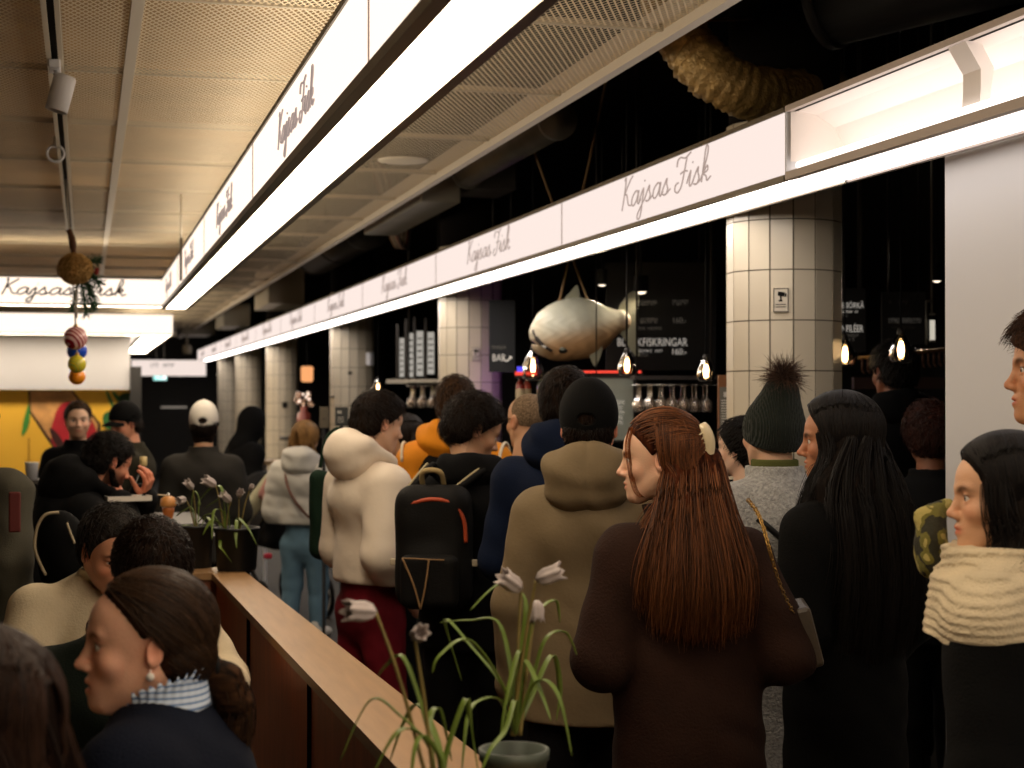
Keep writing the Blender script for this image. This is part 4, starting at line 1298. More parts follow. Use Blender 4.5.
mb = MB(); mb.tube([(-.035, 0, .11), (-.05, -.0, CEIL - HX.z)], .0025, 5); mb.tube([(.005, 0, -.10), (.005, 0, at(75, 318, 9).z - HX.z)], .004, 6); mb.tube([(.012, 0, -.10), (.010, 0, at(75, 318, 9).z - HX.z)], .004, 6); mb.build('string', mat('white_string', '#d8d0c0', .8), root)
mb = MB(); mb.ball(Vector(c) + Vector((.115, -.03, -.02)), .014, 12); mb.ball(Vector(c) + Vector((.118, -.03, -.004)), .013, 12); mb.build('red_berry', mat('red_berry', '#8a1a16', .3), root)
def stripe_mat(name, a, b, sc):
    m = mat(name, a, .22, spec=.6); nt = m.node_tree; bb = nt.nodes['Principled BSDF']
    tc = nt.nodes.new('ShaderNodeTexCoord'); w = nt.nodes.new('ShaderNodeTexWave'); w.bands_direction = 'DIAGONAL'; w.inputs['Scale'].default_value = sc; w.inputs['Distortion'].default_value = 1.5
    nt.links.new(tc.outputs['Object'], w.inputs['Vector'])
    r = nt.nodes.new('ShaderNodeValToRGB'); r.color_ramp.elements[0].position = .42; r.color_ramp.elements[1].position = .58; r.color_ramp.elements[0].color = (*srgb(a), 1); r.color_ramp.elements[1].color = (*srgb(b), 1)
    nt.links.new(w.outputs['Fac'], r.inputs[0]); nt.links.new(r.outputs[0], bb.inputs['Base Color'])
    return m
for label, py, r, m in [('dark red bauble with pale stripes, topmost of the hanging baubles', 338, .066, stripe_mat('red_stripe', '#9a1c2a', '#f0c8c4', 18)),
                        ('shiny blue bauble under the striped red one', 350.5, .057, mat('blue_glass', '#2450d0', .18, spec=.7)),
                        ('yellow-green patterned bauble under the blue one', 364, .051, stripe_mat('yellow_stripe', '#f0cc20', '#a8b848', 30)),
                        ('orange bauble, lowest of the hanging baubles', 376.5, .047, mat('orange_glass', '#ff9a1e', .25, spec=.6))]:
    P0 = at(77 if r < .06 else 75.5, py, {338: 9.0, 350.5: 9.14, 364: 9.0, 376.5: 9.14}[py])
    o = empty('bauble', P0, 0, label, 'bauble', 'hanging baubles')
    mb = MB(); mb.ball((0, 0, 0), r, 28); mb.build('ball', m, o)
    mb = MB(); mb.lathe([(0, r + .012), (.010, r + .012), (.012, r - .003)], n=12); mb.build('cap', mat('gold_cap', '#b08a3a', .3, metal=.8), o)
    mb = MB(); mb.tube([(0, 0, r + .01), (0, 0, r + .03)], .0025, 5); mb.build('loop', M['trim'], o)
    mb = MB(); mb.tube([(0, .0, r + .02), (-.06, 0, CEIL - P0.z)], .0015, 4); mb.build('string', mat('clear_line', '#b8b0a0', .5), o)

# ---- white kiosk panel, yellow mural, dark jamb
XK = .516
mb = MB(); mb.box((-6.5, 19.55, 1.775), (XK, 19.68, 2.405)); mb.build('white_fascia', mat('fascia_white', '#c4c4c8', .6, var=.04, vscale=1), None, 'white fascia panel above the yellow mural', 'panel')
root = empty('mural_wall', (XK - 3, 19.75, 0), 0, 'yellow kiosk wall painted with a brown log-like root and green leaf', 'mural')
T = Tm(root)
mb = MB(); mb.box((-6.5, 19.7, 0), (XK, 19.85, 1.775), M=T); mb.build('wall_board', mat('mural_yellow', '#f2bd3a', .7, var=.08, vscale=1.2), root)
Rm = lambda px, py, k=0: T @ (at(px, py, 19.0 + 0) + Vector((0, 0, 0)))
def mural_patch(name, pts, col, lift, var=.0, vs=8, n=6, closed=True):
    """A flat painted area on the wall's face."""
    P0 = []
    for px, py in pts:
        # ray through the picture point to the wall's plane
        d = at(px, py, 1.0) - Vector((0, 0, CAM_Z)); t = (19.7 - lift) / d.y
        P0.append(Vector((0, 0, CAM_Z)) + d*t)
    Q0 = spline([p for p in P0], n, True) if n > 1 else P0
    mb = MB(); vs_ = [T @ p for p in Q0]; m = len(vs_)
    mb.add([v for v in vs_] + [v + Vector((0, .003, 0)) for v in vs_], [tuple(range(m))] + [(i, m + i, m + (i+1) % m, (i+1) % m) for i in range(m)])
    mb.build(name, mat('mural_' + name, col, .7, var=var, vscale=vs), root)
mural_patch('root_outline', [(28, 391), (73, 391), (101, 424), (99, 448), (56, 452), (29, 412)], '#3a2014', .004, 0, 8, 1)
mural_patch('root_body', [(30, 391.5), (71, 391.5), (98, 424), (96, 446), (57, 448), (31, 411)], '#d09a5c', .008, .35, 5, 1)
mural_patch('root_red_core', [(58, 408), (72, 402), (90, 418), (97, 436), (88, 450), (60, 450), (51, 436)], '#b01c2a', .012, .15, 6)
mural_patch('root_dark_rim', [(50, 428), (53, 440), (62, 452), (72, 453), (66, 446), (58, 434)], '#3a1210', .016)
mural_patch('leaf', [(29, 404), (30, 420), (27, 430), (22, 436), (23, 424), (26, 412)], '#3f8a34', .006, .2, 20)
mural_patch('stem', [(28.3, 438), (29.6, 438), (29.4, 466), (28.5, 466)], '#a8741c', .006, 0, 8, 1)
for k, pl in enumerate([[(106, 393), (109, 393), (117, 412), (114, 412)], [(112, 393), (116, 393), (124, 404), (121, 406)], [(119, 396), (130, 393), (131, 406), (122, 408)], [(104, 414), (113, 411), (118, 420), (112, 430), (104, 426)], [(118, 402), (128, 410), (130, 420), (122, 418)]]):
    mural_patch('foliage', pl, ['#3f7a3a', '#356b34', '#2a4a2a', '#2f6a34', '#24502c'][k], .006 + .003*k, .25, 20, 3)
mb = MB(); mb.box((XK + .0, 19.5, 0), (XK + .13, 19.9, 2.05)); S(mb, 'door_1_jamb', mat('dark_jamb', '#2c2b2a', .7))
# far sign, exit sign, spots at the end of the hall
a_, b_ = at(130, 0, 33.5), at(203, 0, 33.5)
root = empty('far_sign', (a_.x, 33.2, 2.11), 0, 'far pinkish sign band with tiny dark lettering at the end of the hall', 'sign')
mb = MB(); mb.box((0, 0, 0), (b_.x - a_.x, .2, .32)); mb.build('sign_band', emitter('far_sign_face', (1, .84, .76), .92), root)
def text_mesh(txt, size, name, m, parent, M4=None, thick=.001, align='CENTER'):
    cu = bpy.data.curves.new(name, 'FONT'); cu.body = txt; cu.size = size; cu.align_x = align; cu.extrude = thick; cu.resolution_u = 3
    ob = bpy.data.objects.new(name, cu)
    COL.objects.link(ob)
    dg = bpy.context.evaluated_depsgraph_get()
    me = bpy.data.meshes.new_from_object(ob.evaluated_get(dg))
    bpy.data.objects.remove(ob)
    if M4 is not None: me.transform(M4)
    me.materials.clear()
    return link(name, me, m, parent)
FACE = Matrix.Rotation(math.pi/2, 4, 'X')                            # text standing up, read from -Y
def scribble(n, size, name, m, parent, M4=None, seed=1):
    """A word too small or dim to read in the photo: rows of little strokes."""
    rr = random.Random(seed*7 + n); mb = MB(); w = size*.085
    for i in range(n):
        x = i*size*.62; h = size*.7
        if rr.random() < .14: continue
        mb.box((x, 0, 0), (x + w, h, .0012)); k = rr.random()
        mb.box((x + size*.34, 0 if k < .6 else h*.4, 0), (x + size*.34 + w, h, .0012))
        y = rr.choice((0, h*.45, h - w)); mb.box((x, y, 0), (x + size*.34, y + w, .0012))
    if M4 is not None: mb.v = [tuple(M4 @ Vector(v)) for v in mb.v]
    return mb.build(name, m, parent)
scribble(7, .13, 'lettering', M['dimchalk'], root, Matrix.Translation((.30, -.004, .17)) @ FACE)
root = empty('exit_sign', at(160, 380.6, 33), 0, 'small lit green emergency exit sign at the end of the hall', 'exit sign')
mb = MB(); mb.box((-.14, -.02, 0), (.14, .03, .15)); mb.build('housing', M['white_paint'], root)
mb = MB(); mb.box((-.132, -.024, .008), (.132, -.02, .142)); mb.build('lit_panel', emitter('exit_green', (.35, .95, .88), 1.1), root)
mb = MB(); w_ = mat('exit_white', '#ffffff', .5, emit=(1, 1, 1), estr=1.4)
mb.box((-.02, -.028, .035), (.06, -.024, .055)); mb.ball((-.045, -.026, .105), (.012, .003, .012), 10); mb.tube([(-.05, -.026, .09), (-.06, -.026, .06), (-.08, -.026, .03)], .006, 5); mb.tube([(-.06, -.026, .06), (-.035, -.026, .03)], .006, 5); mb.tube([(-.05, -.026, .085), (-.025, -.026, .07)], .005, 5)
mb.box((.07, -.028, .02), (.115, -.024, .13)); mb.build('pictogram', w_, root)
for x in (-.08, .08):
    mb = MB(); mb.tube([(x, 0, .14), (x, 0, 4.3 - root.location.z)], .008, 6); mb.build('hanger_rod', M['greybox'], root)
for label, px, py, dd in [('dark spotlight left of the exit sign', 147, 349, 28.0), ('pale spotlight right of the exit sign', 187, 349, 28.0)]:
    o = empty('spotlight', at(px, py, dd), 0, label, 'spotlight', 'far spotlights')
    mb = MB(); mb.lathe([(0, .08), (.07, .07), (.085, .0), (.075, -.09), (0, -.085)], n=16); mb.build('lamp_head', M['frame'] if px < 160 else M['greybox'], o)
    mb = MB(); mb.tube([(0, 0, .07), (0, 0, CEIL - o.location.z)], .02, 6); mb.build('stem', M['greybox'], o)
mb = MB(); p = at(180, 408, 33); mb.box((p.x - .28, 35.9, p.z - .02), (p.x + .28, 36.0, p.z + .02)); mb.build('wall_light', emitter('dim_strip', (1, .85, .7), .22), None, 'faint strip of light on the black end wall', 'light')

# ---- wooden partition with ledge
LW = at(398, 768, 1600*.75/372); 
def ledge_pt(px, py): return at(px, py, 1600*.75/(py - 396))
A0, A1 = ledge_pt(212, 573), ledge_pt(398, 768)      # inner edge
B0, B1 = ledge_pt(247, 573), ledge_pt(463, 742)      # hall edge
dA = (A1 - A0); dB = (B1 - B0)
A2 = A0 + dA*((2.05 - A0.y)/dA.y); B2 = B0 + dB*((2.05 - B0.y)/dB.y)
zt = .95
V2 = lambda p, z: (p.x, p.y, z)
mb = MB()
def prism(mb, poly, z0, z1, mi=0):
    n = len(poly)
    mb.add([(x, y, z0) for x, y in poly] + [(x, y, z1) for x, y in poly], [tuple(range(n))[::-1], tuple(range(n, 2*n))] + [(i, (i+1) % n, n + (i+1) % n, n + i) for i in range(n)], mi)
    return mb
root = empty('partition', (A0.x, A0.y, 0), 0, 'wooden partition with a pale ledge between the tables and the queue', 'partition')
T = Tm(root)
B0 = Vector((B0.x, A0.y, zt))
wood = mat('birch_ledge', '#9c774e', .45, var=.10, vscale=3, stretch=(14, 1.2, 14), bump=.03, bscale=30)
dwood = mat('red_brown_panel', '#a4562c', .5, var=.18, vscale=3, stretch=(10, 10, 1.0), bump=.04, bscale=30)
mb = MB(); prism(mb, [(p.x, p.y) for p in (A2, B2, B0, A0)], zt - .028, zt); mb.v = [tuple(T @ Vector(v)) for v in mb.v]; mb.build('ledge', wood, root)
ins = .018
mb = MB(); prism(mb, [(A2.x + ins, A2.y), (B2.x - ins, B2.y), (B0.x - ins, B0.y - ins), (A0.x + ins, A0.y - ins)], 0, zt - .028); mb.v = [tuple(T @ Vector(v)) for v in mb.v]; mb.build('wall_panel', dwood, root)
mb = MB()
for t in (.24, .52, .78):
    q = A0.lerp(A2, t); mb.box((q.x + ins - .012, q.y - .002, 0), (q.x + ins, q.y + .002, zt - .03), M=T)
mb.build('panel_seam', M['black'], root)
# short return of the partition that carries the planters
root = empty('partition_return', (A0.x - .16, A0.y + .1, 0), 0, 'short return of the wooden partition under the dark planters', 'partition')
T = Tm(root)
mb = MB(); mb.box((A0.x - .30, A0.y + .005, zt - .028), (B0.x, A0.y + .24, zt), M=T); mb.build('ledge', wood, root)
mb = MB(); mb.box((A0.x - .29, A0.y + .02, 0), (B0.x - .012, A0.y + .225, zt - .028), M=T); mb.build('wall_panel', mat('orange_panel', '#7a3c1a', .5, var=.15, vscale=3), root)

# ---- plants with arching blades and pale nodding flowers
GREEN = mat('leaf_green', '#62762a', .45, var=.25, vscale=9)
FLOWER = mat('pale_flower', '#b0a4a0', .7, var=.12, vscale=40)
STEMM = mat('flower_stem', '#7a6a34', .6, var=.2, vscale=20)
SOIL = mat('soil', '#221913', .95, bump=.6, bscale=90)
def blade(mb, pts, w, twist=0.0):
    P0 = spline(pts, 7); n = len(P0); vs = []
    for i, p in enumerate(P0):
        t = (P0[min(i+1, n-1)] - P0[max(i-1, 0)]).normalized()
        s = t.cross(Vector((0, 0, 1)))
        s = s.normalized() if s.length > .02 else Vector((1, 0, 0))
        nn = s.cross(t)
        u = i/(n-1); ww = w*min(1, .45 + u*2.2)*min(1, (1-u)*3.2)**.8 + .0004
        vs += [p - s*ww + nn*ww*.35, p - nn*ww*.12, p + s*ww + nn*ww*.35]
    fs = []
    for i in range(n - 1):
        a = i*3; fs += [(a, a+1, a+4, a+3), (a+1, a+2, a+5, a+4)]
    mb.add(vs, fs, 0, True)
def flower(root, base, tip, nod, L=.05, closed=1.0):
    """A stem with a nodding bell of six petals."""
    st = MB(); pts = spline([base, Vector(base).lerp(Vector(tip), .55) + Vector((0, 0, .02)), tip], 8)
    st.tube(pts, [.0036*(1 - .3*i/len(pts)) for i in range(len(pts))], 6)
    s = st.build('flower_stem', STEMM, root)
    d = Vector(nod).normalized(); u = d.orthogonal().normalized(); w = d.cross(u)
    pm = MB(); n = 12
    prof = [(.004, 0), (.012, .18), (.0155, .45), (.0145, .75), (.017*closed, 1.0)]
    vs, fs = [], []
    for k, (r, t) in enumerate(prof):
        for i in range(n*2):
            a = math.pi*i/n; rr = r*(1 + .16*math.cos(6*a)); tt = t + (.10*math.cos(6*a) if k == 4 else 0)
            vs.append(Vector(tip) + d*(tt*L) + (u*math.cos(a) + w*math.sin(a))*rr*L/.05)
    for k in range(len(prof)-1):
        for i in range(2*n): j = (i+1) % (2*n); fs.append((k*2*n+i, k*2*n+j, (k+1)*2*n+j, (k+1)*2*n+i))
    fs.append(tuple(range(2*n))[::-1])
    pm.add(vs, fs, 0, True)
    f = pm.build('flower', FLOWER, root)
    md = f.modifiers.new('petal', 'SOLIDIFY'); md.thickness = .0015
def plant(name, label, loc, pot, blades, flowers, seed, w=.006, group=None):
    root = empty(name, loc, 0, label, 'plant', group)
    pot(root)
    rr = random.Random(seed); mb = MB()
    for k, b in enumerate(blades): blade(mb, b, w*rr.uniform(.8, 1.15))
    f = mb.build('leaves', GREEN, root)
    md = f.modifiers.new('blade', 'SOLIDIFY'); md.thickness = .0012
    for (b, t, nod, L) in flowers: flower(root, b, t, nod, L)
    return root
def rel(loc, px, py, d): return at(px, py, d) - Vector(loc)
# front pot: rim in view at the bottom of the picture
D0 = 2.75
loc = at(514, 745, D0); loc.z = zt
def pot_front(root):
    h = .145; r = .058
    mb = MB(); mb.lathe([(0, 0), (r*.78, 0), (r*.80, .004), (r*.97, h - .02), (r*1.04, h - .018), (r*1.05, h), (r*.93, h), (r*.90, h - .02), (0, h - .022)], n=40); mb.build('pot', mat('grey_green_pot', '#4b5348', .5), root)
    mb = MB(); mb.ball((0, 0, h - .03), (r*.9, r*.9, .016), 24); mb.build('soil', SOIL, root)
def blades_px(loc, base, lst, d):
    out = []
    for k, pts in enumerate(lst):
        b = rel(loc, *base, d)
        out.append([b] + [rel(loc, x, y, d + dz) for (x, y, dz) in pts])
    return out
lst = [[(505, 690, -.05), (470, 640, -.10), (440, 655, -.14), (432, 672, -.15)], [(515, 700, .02), (500, 625, .06), (470, 620, .08), (440, 622, .10)], [(520, 660, .05), (525, 600, .08), (500, 584, .08), (470, 610, .05)],
       [(530, 690, .03), (545, 640, .05), (565, 632, .08), (577, 655, .1)], [(530, 690, -.02), (545, 680, -.05), (560, 700, -.08), (572, 755, -.1)], [(520, 690, .02), (534, 620, .04), (555, 600, .08), (560, 622, .10)],
       [(500, 700, -.03), (480, 700, -.08), (468, 715, -.12), (462, 768, -.16)], [(510, 700, .0), (523, 660, .0), (540, 690, -.04), (551, 720, -.08)], [(505, 690, .04), (470, 645, .08), (445, 620, .12), (462, 680, .14)],
       [(522, 690, .02), (520, 650, .0), (508, 690, -.05), (500, 740, -.08)], [(530, 700, .06), (552, 655, .12), (560, 690, .15), (556, 720, .16)], [(515, 700, -.05), (505, 730, -.10), (490, 750, -.14), (480, 775, -.16)]]
fl = [(rel(loc, 515, 735, D0), rel(loc, 521, 590, D0 + .02), Vector((-.75, -.2, .55)), .046), (rel(loc, 512, 735, D0), rel(loc, 536, 580, D0 - .02), Vector((.85, -.3, .35)), .046), (rel(loc, 520, 735, D0), rel(loc, 537, 600, D0 + .05), Vector((-.05, -.2, -.9)), .036)]
plant('potted_plant', 'potted plant with arching green leaves and pale flowers at the near end of the ledge', loc, pot_front, blades_px(loc, (515, 735), lst, D0), fl, 3, .0040)
# second pot just nearer on the ledge, its pot below the picture
D1 = 2.45
loc = at(448, 840, D1); loc.z = zt
lst = [[(430, 750, .0), (400, 715, .0), (370, 700, .0), (340, 760, .0)], [(440, 750, .02), (420, 705, .05), (405, 720, .08), (390, 760, .1)], [(442, 760, .0), (430, 720, .03), (440, 710, .06), (452, 760, .08)],
       [(440, 760, -.03), (415, 730, -.06), (395, 735, -.10), (372, 775, -.12)], [(445, 760, .04), (465, 700, .08), (470, 720, .10), (480, 780, .1)], [(430, 740, 0), (405, 660, .02), (388, 664, .04), (378, 676, .05)], [(440, 760, -.02), (425, 735, -.05), (415, 748, -.08), (410, 790, -.1)]]
fl = [(rel(loc, 432, 800, D1), rel(loc, 376, 612, D1 + .03), Vector((-.95, -.25, .12)), .050), (rel(loc, 436, 800, D1), rel(loc, 414, 636, D1 - .02), Vector((.15, -.9, .30)), .036)]
plant('potted_plant', 'second pale-flowered plant leaning over the ledge, left of the grey-green pot', loc, lambda r: pot_front(r), blades_px(loc, (440, 815), lst, D1), fl, 5, .0040)
# dark planters at the far end of the ledge
BLK = mat('black_planter', '#080a0a', .55)
def planter(label, px0, px1, d, seed, blades, fl):
    c = (px0 + px1)/2; w = (px1 - px0)/1600*d
    loc = at(c, 573, d); loc.z = zt
    def pot(root):
        h = .185
        mb = MB(); mb.lathe([(0, 0), (w*.42, 0), (w*.44, .006), (w*.5, h - .012), (w*.53, h - .010), (w*.53, h), (w*.47, h), (w*.46, h - .02), (0, h - .025)], n=32); mb.build('pot', BLK, root)
        mb = MB(); mb.ball((0, 0, h - .03), (w*.45, w*.45, .014), 20); mb.build('soil', SOIL, root)
    bl = [[rel(loc, x, y, d + dz) for x, y, dz in b] for b in blades]
    plant('planter', label, loc, pot, bl, [(rel(loc, *a, d), rel(loc, *b, d), nod, L) for a, b, nod, L in fl], seed, .007, 'dark planters on the far ledge')
planter('dark planter with arching leaves and pale bell flowers at the far end of the ledge', 215, 259, 6.90, 4,
        [[(222, 530, 0), (214, 515, .0), (207, 515, 0), (198, 522, .05)], [(225, 530, 0), (223, 512, 0), (214, 512, -.05), (212, 540, -.1)], [(224, 530, 0), (220, 545, -.1), (224, 552, -.12), (232, 562, -.12)], [(230, 530, 0), (226, 498, 0), (215, 502, .05), (205, 508, .1)],
         [(240, 530, 0), (238, 518, 0), (248, 528, -.08), (257, 545, -.1)], [(238, 530, 0), (237, 520, -.05), (236, 535, -.1), (237, 548, -.12)], [(226, 530, 0), (222, 490, 0), (212, 488, .05), (200, 500, .1)], [(228, 530, 0), (214, 520, -.05), (208, 526, -.08), (203, 535, -.1)]],
        [((224, 530), (216, 486), Vector((-.8, -.3, .5)), .062), ((226, 530), (231, 502), Vector((-.5, -.2, .5)), .055), ((239, 530), (239, 496), Vector((.1, -.9, .5)), .045), ((240, 530), (250, 490), Vector((.2, -.5, .5)), .03)])
planter('dark planter with a few drooping leaves beside the pepper mill', 176, 214, 7.02, 6,
        [[(196, 530, 0), (192, 508, 0), (184, 511, 0), (176, 516, .05)], [(196, 532, 0), (190, 526, -.04), (183, 526, -.06), (174, 531, -.08)], [(198, 530, 0), (199, 500, 0), (194, 492, 0), (191, 510, .0)], [(200, 530, 0), (206, 518, 0), (211, 522, -.05), (213, 534, -.06)]],
        [((197, 530), (193, 489), Vector((-.5, -.4, .6)), .05), ((196, 532), (186, 499), Vector((-.6, -.6, -.1)), .05)])
# ================================================================== THE QUEUE AND THE TABLES
HR = {'auburn': hair_mat('auburn_hair', '#4a2614', '#8a4a20'), 'black': hair_mat('black_hair', '#120e0d', '#1e1613'), 'dark': hair_mat('dark_brown_hair', '#1c120d', '#2e1d14'),
      'brown': hair_mat('brown_hair', '#2e1d12', '#4a2f1c'), 'blond': hair_mat('dark_blond_hair', '#6a4a28', '#9a7444'), 'grey': hair_mat('greying_hair', '#1a1715', '#3a3531'),
      'backbrown': hair_mat('combed_back_brown_hair', '#1e130d', '#402a1a', stretch=(80, 4, 80)), 'stub': hair_mat('shaved_hair', '#6e5844', '#84705a', .7, (200, 200, 200))}
CL = lambda k, c, **kw: M.setdefault('cl_' + k, cloth('cloth_' + k, c, **kw))
TONE = {'fair': '#deb294', 'mid': '#c89a78', 'tan': '#a9774f', 'pale': '#e8c0a6', 'ruddy': '#cf9072'}

# ---- woman with auburn hair and brown coat, nearest in the queue
def p_auburn():
    P = person('woman with long auburn hair in a cream claw clip, dark brown coat', 660, 458, 4.0, -14, -84, pitch=4, hs=.93, bs=.95, wide=1.0, lx=-.03, hx=-.055,
               skin=TONE['fair'], face=dict(jaw=.90, w=.97, nose=1.02, neck=.046, lip=(.85, .5, .47), brow_col=(.26, .17, .12), ear=.95),
               legs='#120f0f', arms=(((.20, -.10, -1), (-.35, .85, -.12)), ((.30, -.20, -1), (-.5, .85, -.2))), top=None)
    n, h = P.neck, P.from_head
    make_top(P, dict(mat=CL('browncoat', '#2b1a13', bump=.35, bscale=160, var=.2), t=.026, hem=.42, skirt=.05, collar=.05, collar_r=.082, fold=.008, ff=16, sleeve=1.0, name='coat', wide=1.02))
    D = []; Gd = []
    for (x0, xe, ye, ze, r0, r1) in [(-.050, -.105, -.06, -.20, .028, .020), (-.030, -.065, -.085, -.25, .036, .026), (0, -.01, -.095, -.27, .040, .028),
                                     (.030, .045, -.095, -.27, .038, .026), (.05, .09, -.08, -.25, .034, .024), (.056, .12, -.045, -.22, .026, .018)]:
        a = h((0, -.080, -.01)) + np.array([x0*.9, 0, 0]); b = n + np.array([x0*1.25, -.062, .035]); c = n + np.array([xe, ye - .03, ze*.5]); e = n + np.array([xe*1.08, ye - .015, ze])
        D.append(([a, b, c, e], [r0, r0*1.0, r0*.9, r1*.6]))
        for q in (-1, 0, 1):
            o = np.array([q*r0*.8, -r0*(1.15 - .35*abs(q)), 0]); Gd.append([a + o*[.8, .8, 1], b + o, c + o, e + o*.7])
    a = h((-.060, -.035, -.01)); D.append(([a, h((-.064, -.045, -.07)), n + np.array([-.085, -.02, -.03]), n + np.array([-.112, -.01, -.17])], [.018, .026, .030, .016]))
    Gd.append([a + [-.012, -.01, 0], h((-.076, -.045, -.07)), n + np.array([-.11, -.03, -.03]), n + np.array([-.125, -.02, -.19])])
    hp = dict(style='long', mat=hair_mat('auburn_underlayer', '#2c150b', '#4a2413'), t=.014, front=(.082, .088), burn=(-.004, -.035), drape=D, dk=.018, seed=5, arch=.45, earhole=1)
    make_hair(P, hp)
    comb(P, hp, 'auburn', 1500, 'target', target=(0, -.118, .045), r=.0012, seed=3, col='#361f13', tip='#84502e', lift=.004)
    comb(P, hp, 'auburn', 900, 'part', r=.0012, seed=8, col='#361f13', tip='#84502e', lift=.003, tails=Gd, keep=lambda q: (q[:, 1] < .0) & (q[:, 2] < .06), name='back_strands')
    extra_locks(P, Gd, 'auburn', 1300, .013, .0013, 5, '#361f13', '#84502e')
    # strand of hair that hangs over the cheek
    mb = MB(); pts = spline([h((-.040, .066, .088)), h((-.056, .078, .04)), h((-.060, .074, -.03)), h((-.050, .066, -.08)), h((-.048, .05, -.10))], 6)
    for j in range(5): mb.tube([p + Vector((.003*j - .006, .0015*math.sin(j*2), 0)) for p in pts], [.0014*(1 - .6*i/len(pts)) for i in range(len(pts))], 5)
    mb.build('face_lock', HR['auburn'], P.root)
    # claw clip at the back of the head
    mb = MB(); c = h((0, -.115, .045))
    cc = [h((-.020 + .012*math.sin(t*2), -.120 - .012*math.sin(t*3.14), .085 - .115*t)) for t in [i/9 for i in range(10)]]
    mb.tube(cc, [.010, .016, .018, .019, .019, .018, .017, .015, .012, .008], 8)
    for i in range(2, 9, 1):
        p = cc[i]; d = np.array(P.E) @ np.array([-.9, .45, 0])
        mb.tube([p, p + d*.022, p + d*.03 + [0, 0, -.004]], [.004, .003, .0015], 5)
    mb.build('claw_clip', mat('cream_acetate', '#e3d3ae', .25, var=.1, coat=.4), P.root)
    return P

# ---- shared hair cuts
def short_hair(P, key, col, tip=None, t=.016, front=(.088, .066), burn=(.014, -.040), nape=-.088, N=1300, length=.045, lift=.010, lumps=(), whorl=None, mode='crown', amp=.0012, r=.0011, jit=.3, under=None, earhole=1, **kw):
    hp = dict(style='short', mat=under or M.setdefault('under_' + key, hair_mat('under_' + key, col, tip, .6)), t=t, front=front, burn=burn, nape=nape, earhole=earhole, comb='crop', amp=amp, lumps=lumps, arch=.35)
    if whorl: hp['whorl'] = whorl
    make_hair(P, hp)
    if N: comb(P, hp, key, N, mode, length=length, lift=lift, r=r, col=col, tip=tip or col, jit=jit, seed=len(key) + N, S_=7, wob=.0015, name='hair_strands', **kw)
    return hp
def long_hair(P, key, col, tip, t, D, Gd, front, burn, N=1100, part=0.0, arch=.5, under=None, nb=900, jr=.012, rr=.0013, seed=3, earhole=0):
    hp = dict(style='long', mat=under or M.setdefault('under_' + key, hair_mat('under_' + key, col, None, .55)), t=t, front=front, burn=burn, drape=D, dk=.02, arch=arch, earhole=earhole)
    make_hair(P, hp)
    comb(P, hp, key, N, 'part', r=rr, seed=seed, col=col, tip=tip, lift=.004, part=part, tails=Gd, tail_j=jr)
    extra_locks(P, Gd, key, nb, jr, rr, seed + 1, col, tip)
    return hp
def drape_back(P, xs, back, ends, r, zt=.0):
    """Chains of hair down the back: xs across, back depth, end heights below the neck."""
    D, Gd = [], []
    n, h = P.neck, P.from_head
    for i, (x0, xe, yb, ze) in enumerate(zip(xs[0], xs[1], back, ends)):
        a = h((x0*.95, -.075 + abs(x0)*.5, zt)); b = n + np.array([x0*1.15, yb*.75 + .01, .03]); c = n + np.array([(x0 + xe)/2*1.1, yb, ze*.5]); e = n + np.array([xe, yb + .01, ze])
        D.append(([a, b, c, e], [r*.85, r, r*.95, r*.6]))
        for q in (-1, 0, 1):
            o = np.array([q*r*.95, -r*(1.22 - .45*abs(q)), 0]); Gd.append([a + o*[.9, .9, 1] + [0, 0, .022], b + o, c + o, e + o*.7])
    return D, Gd

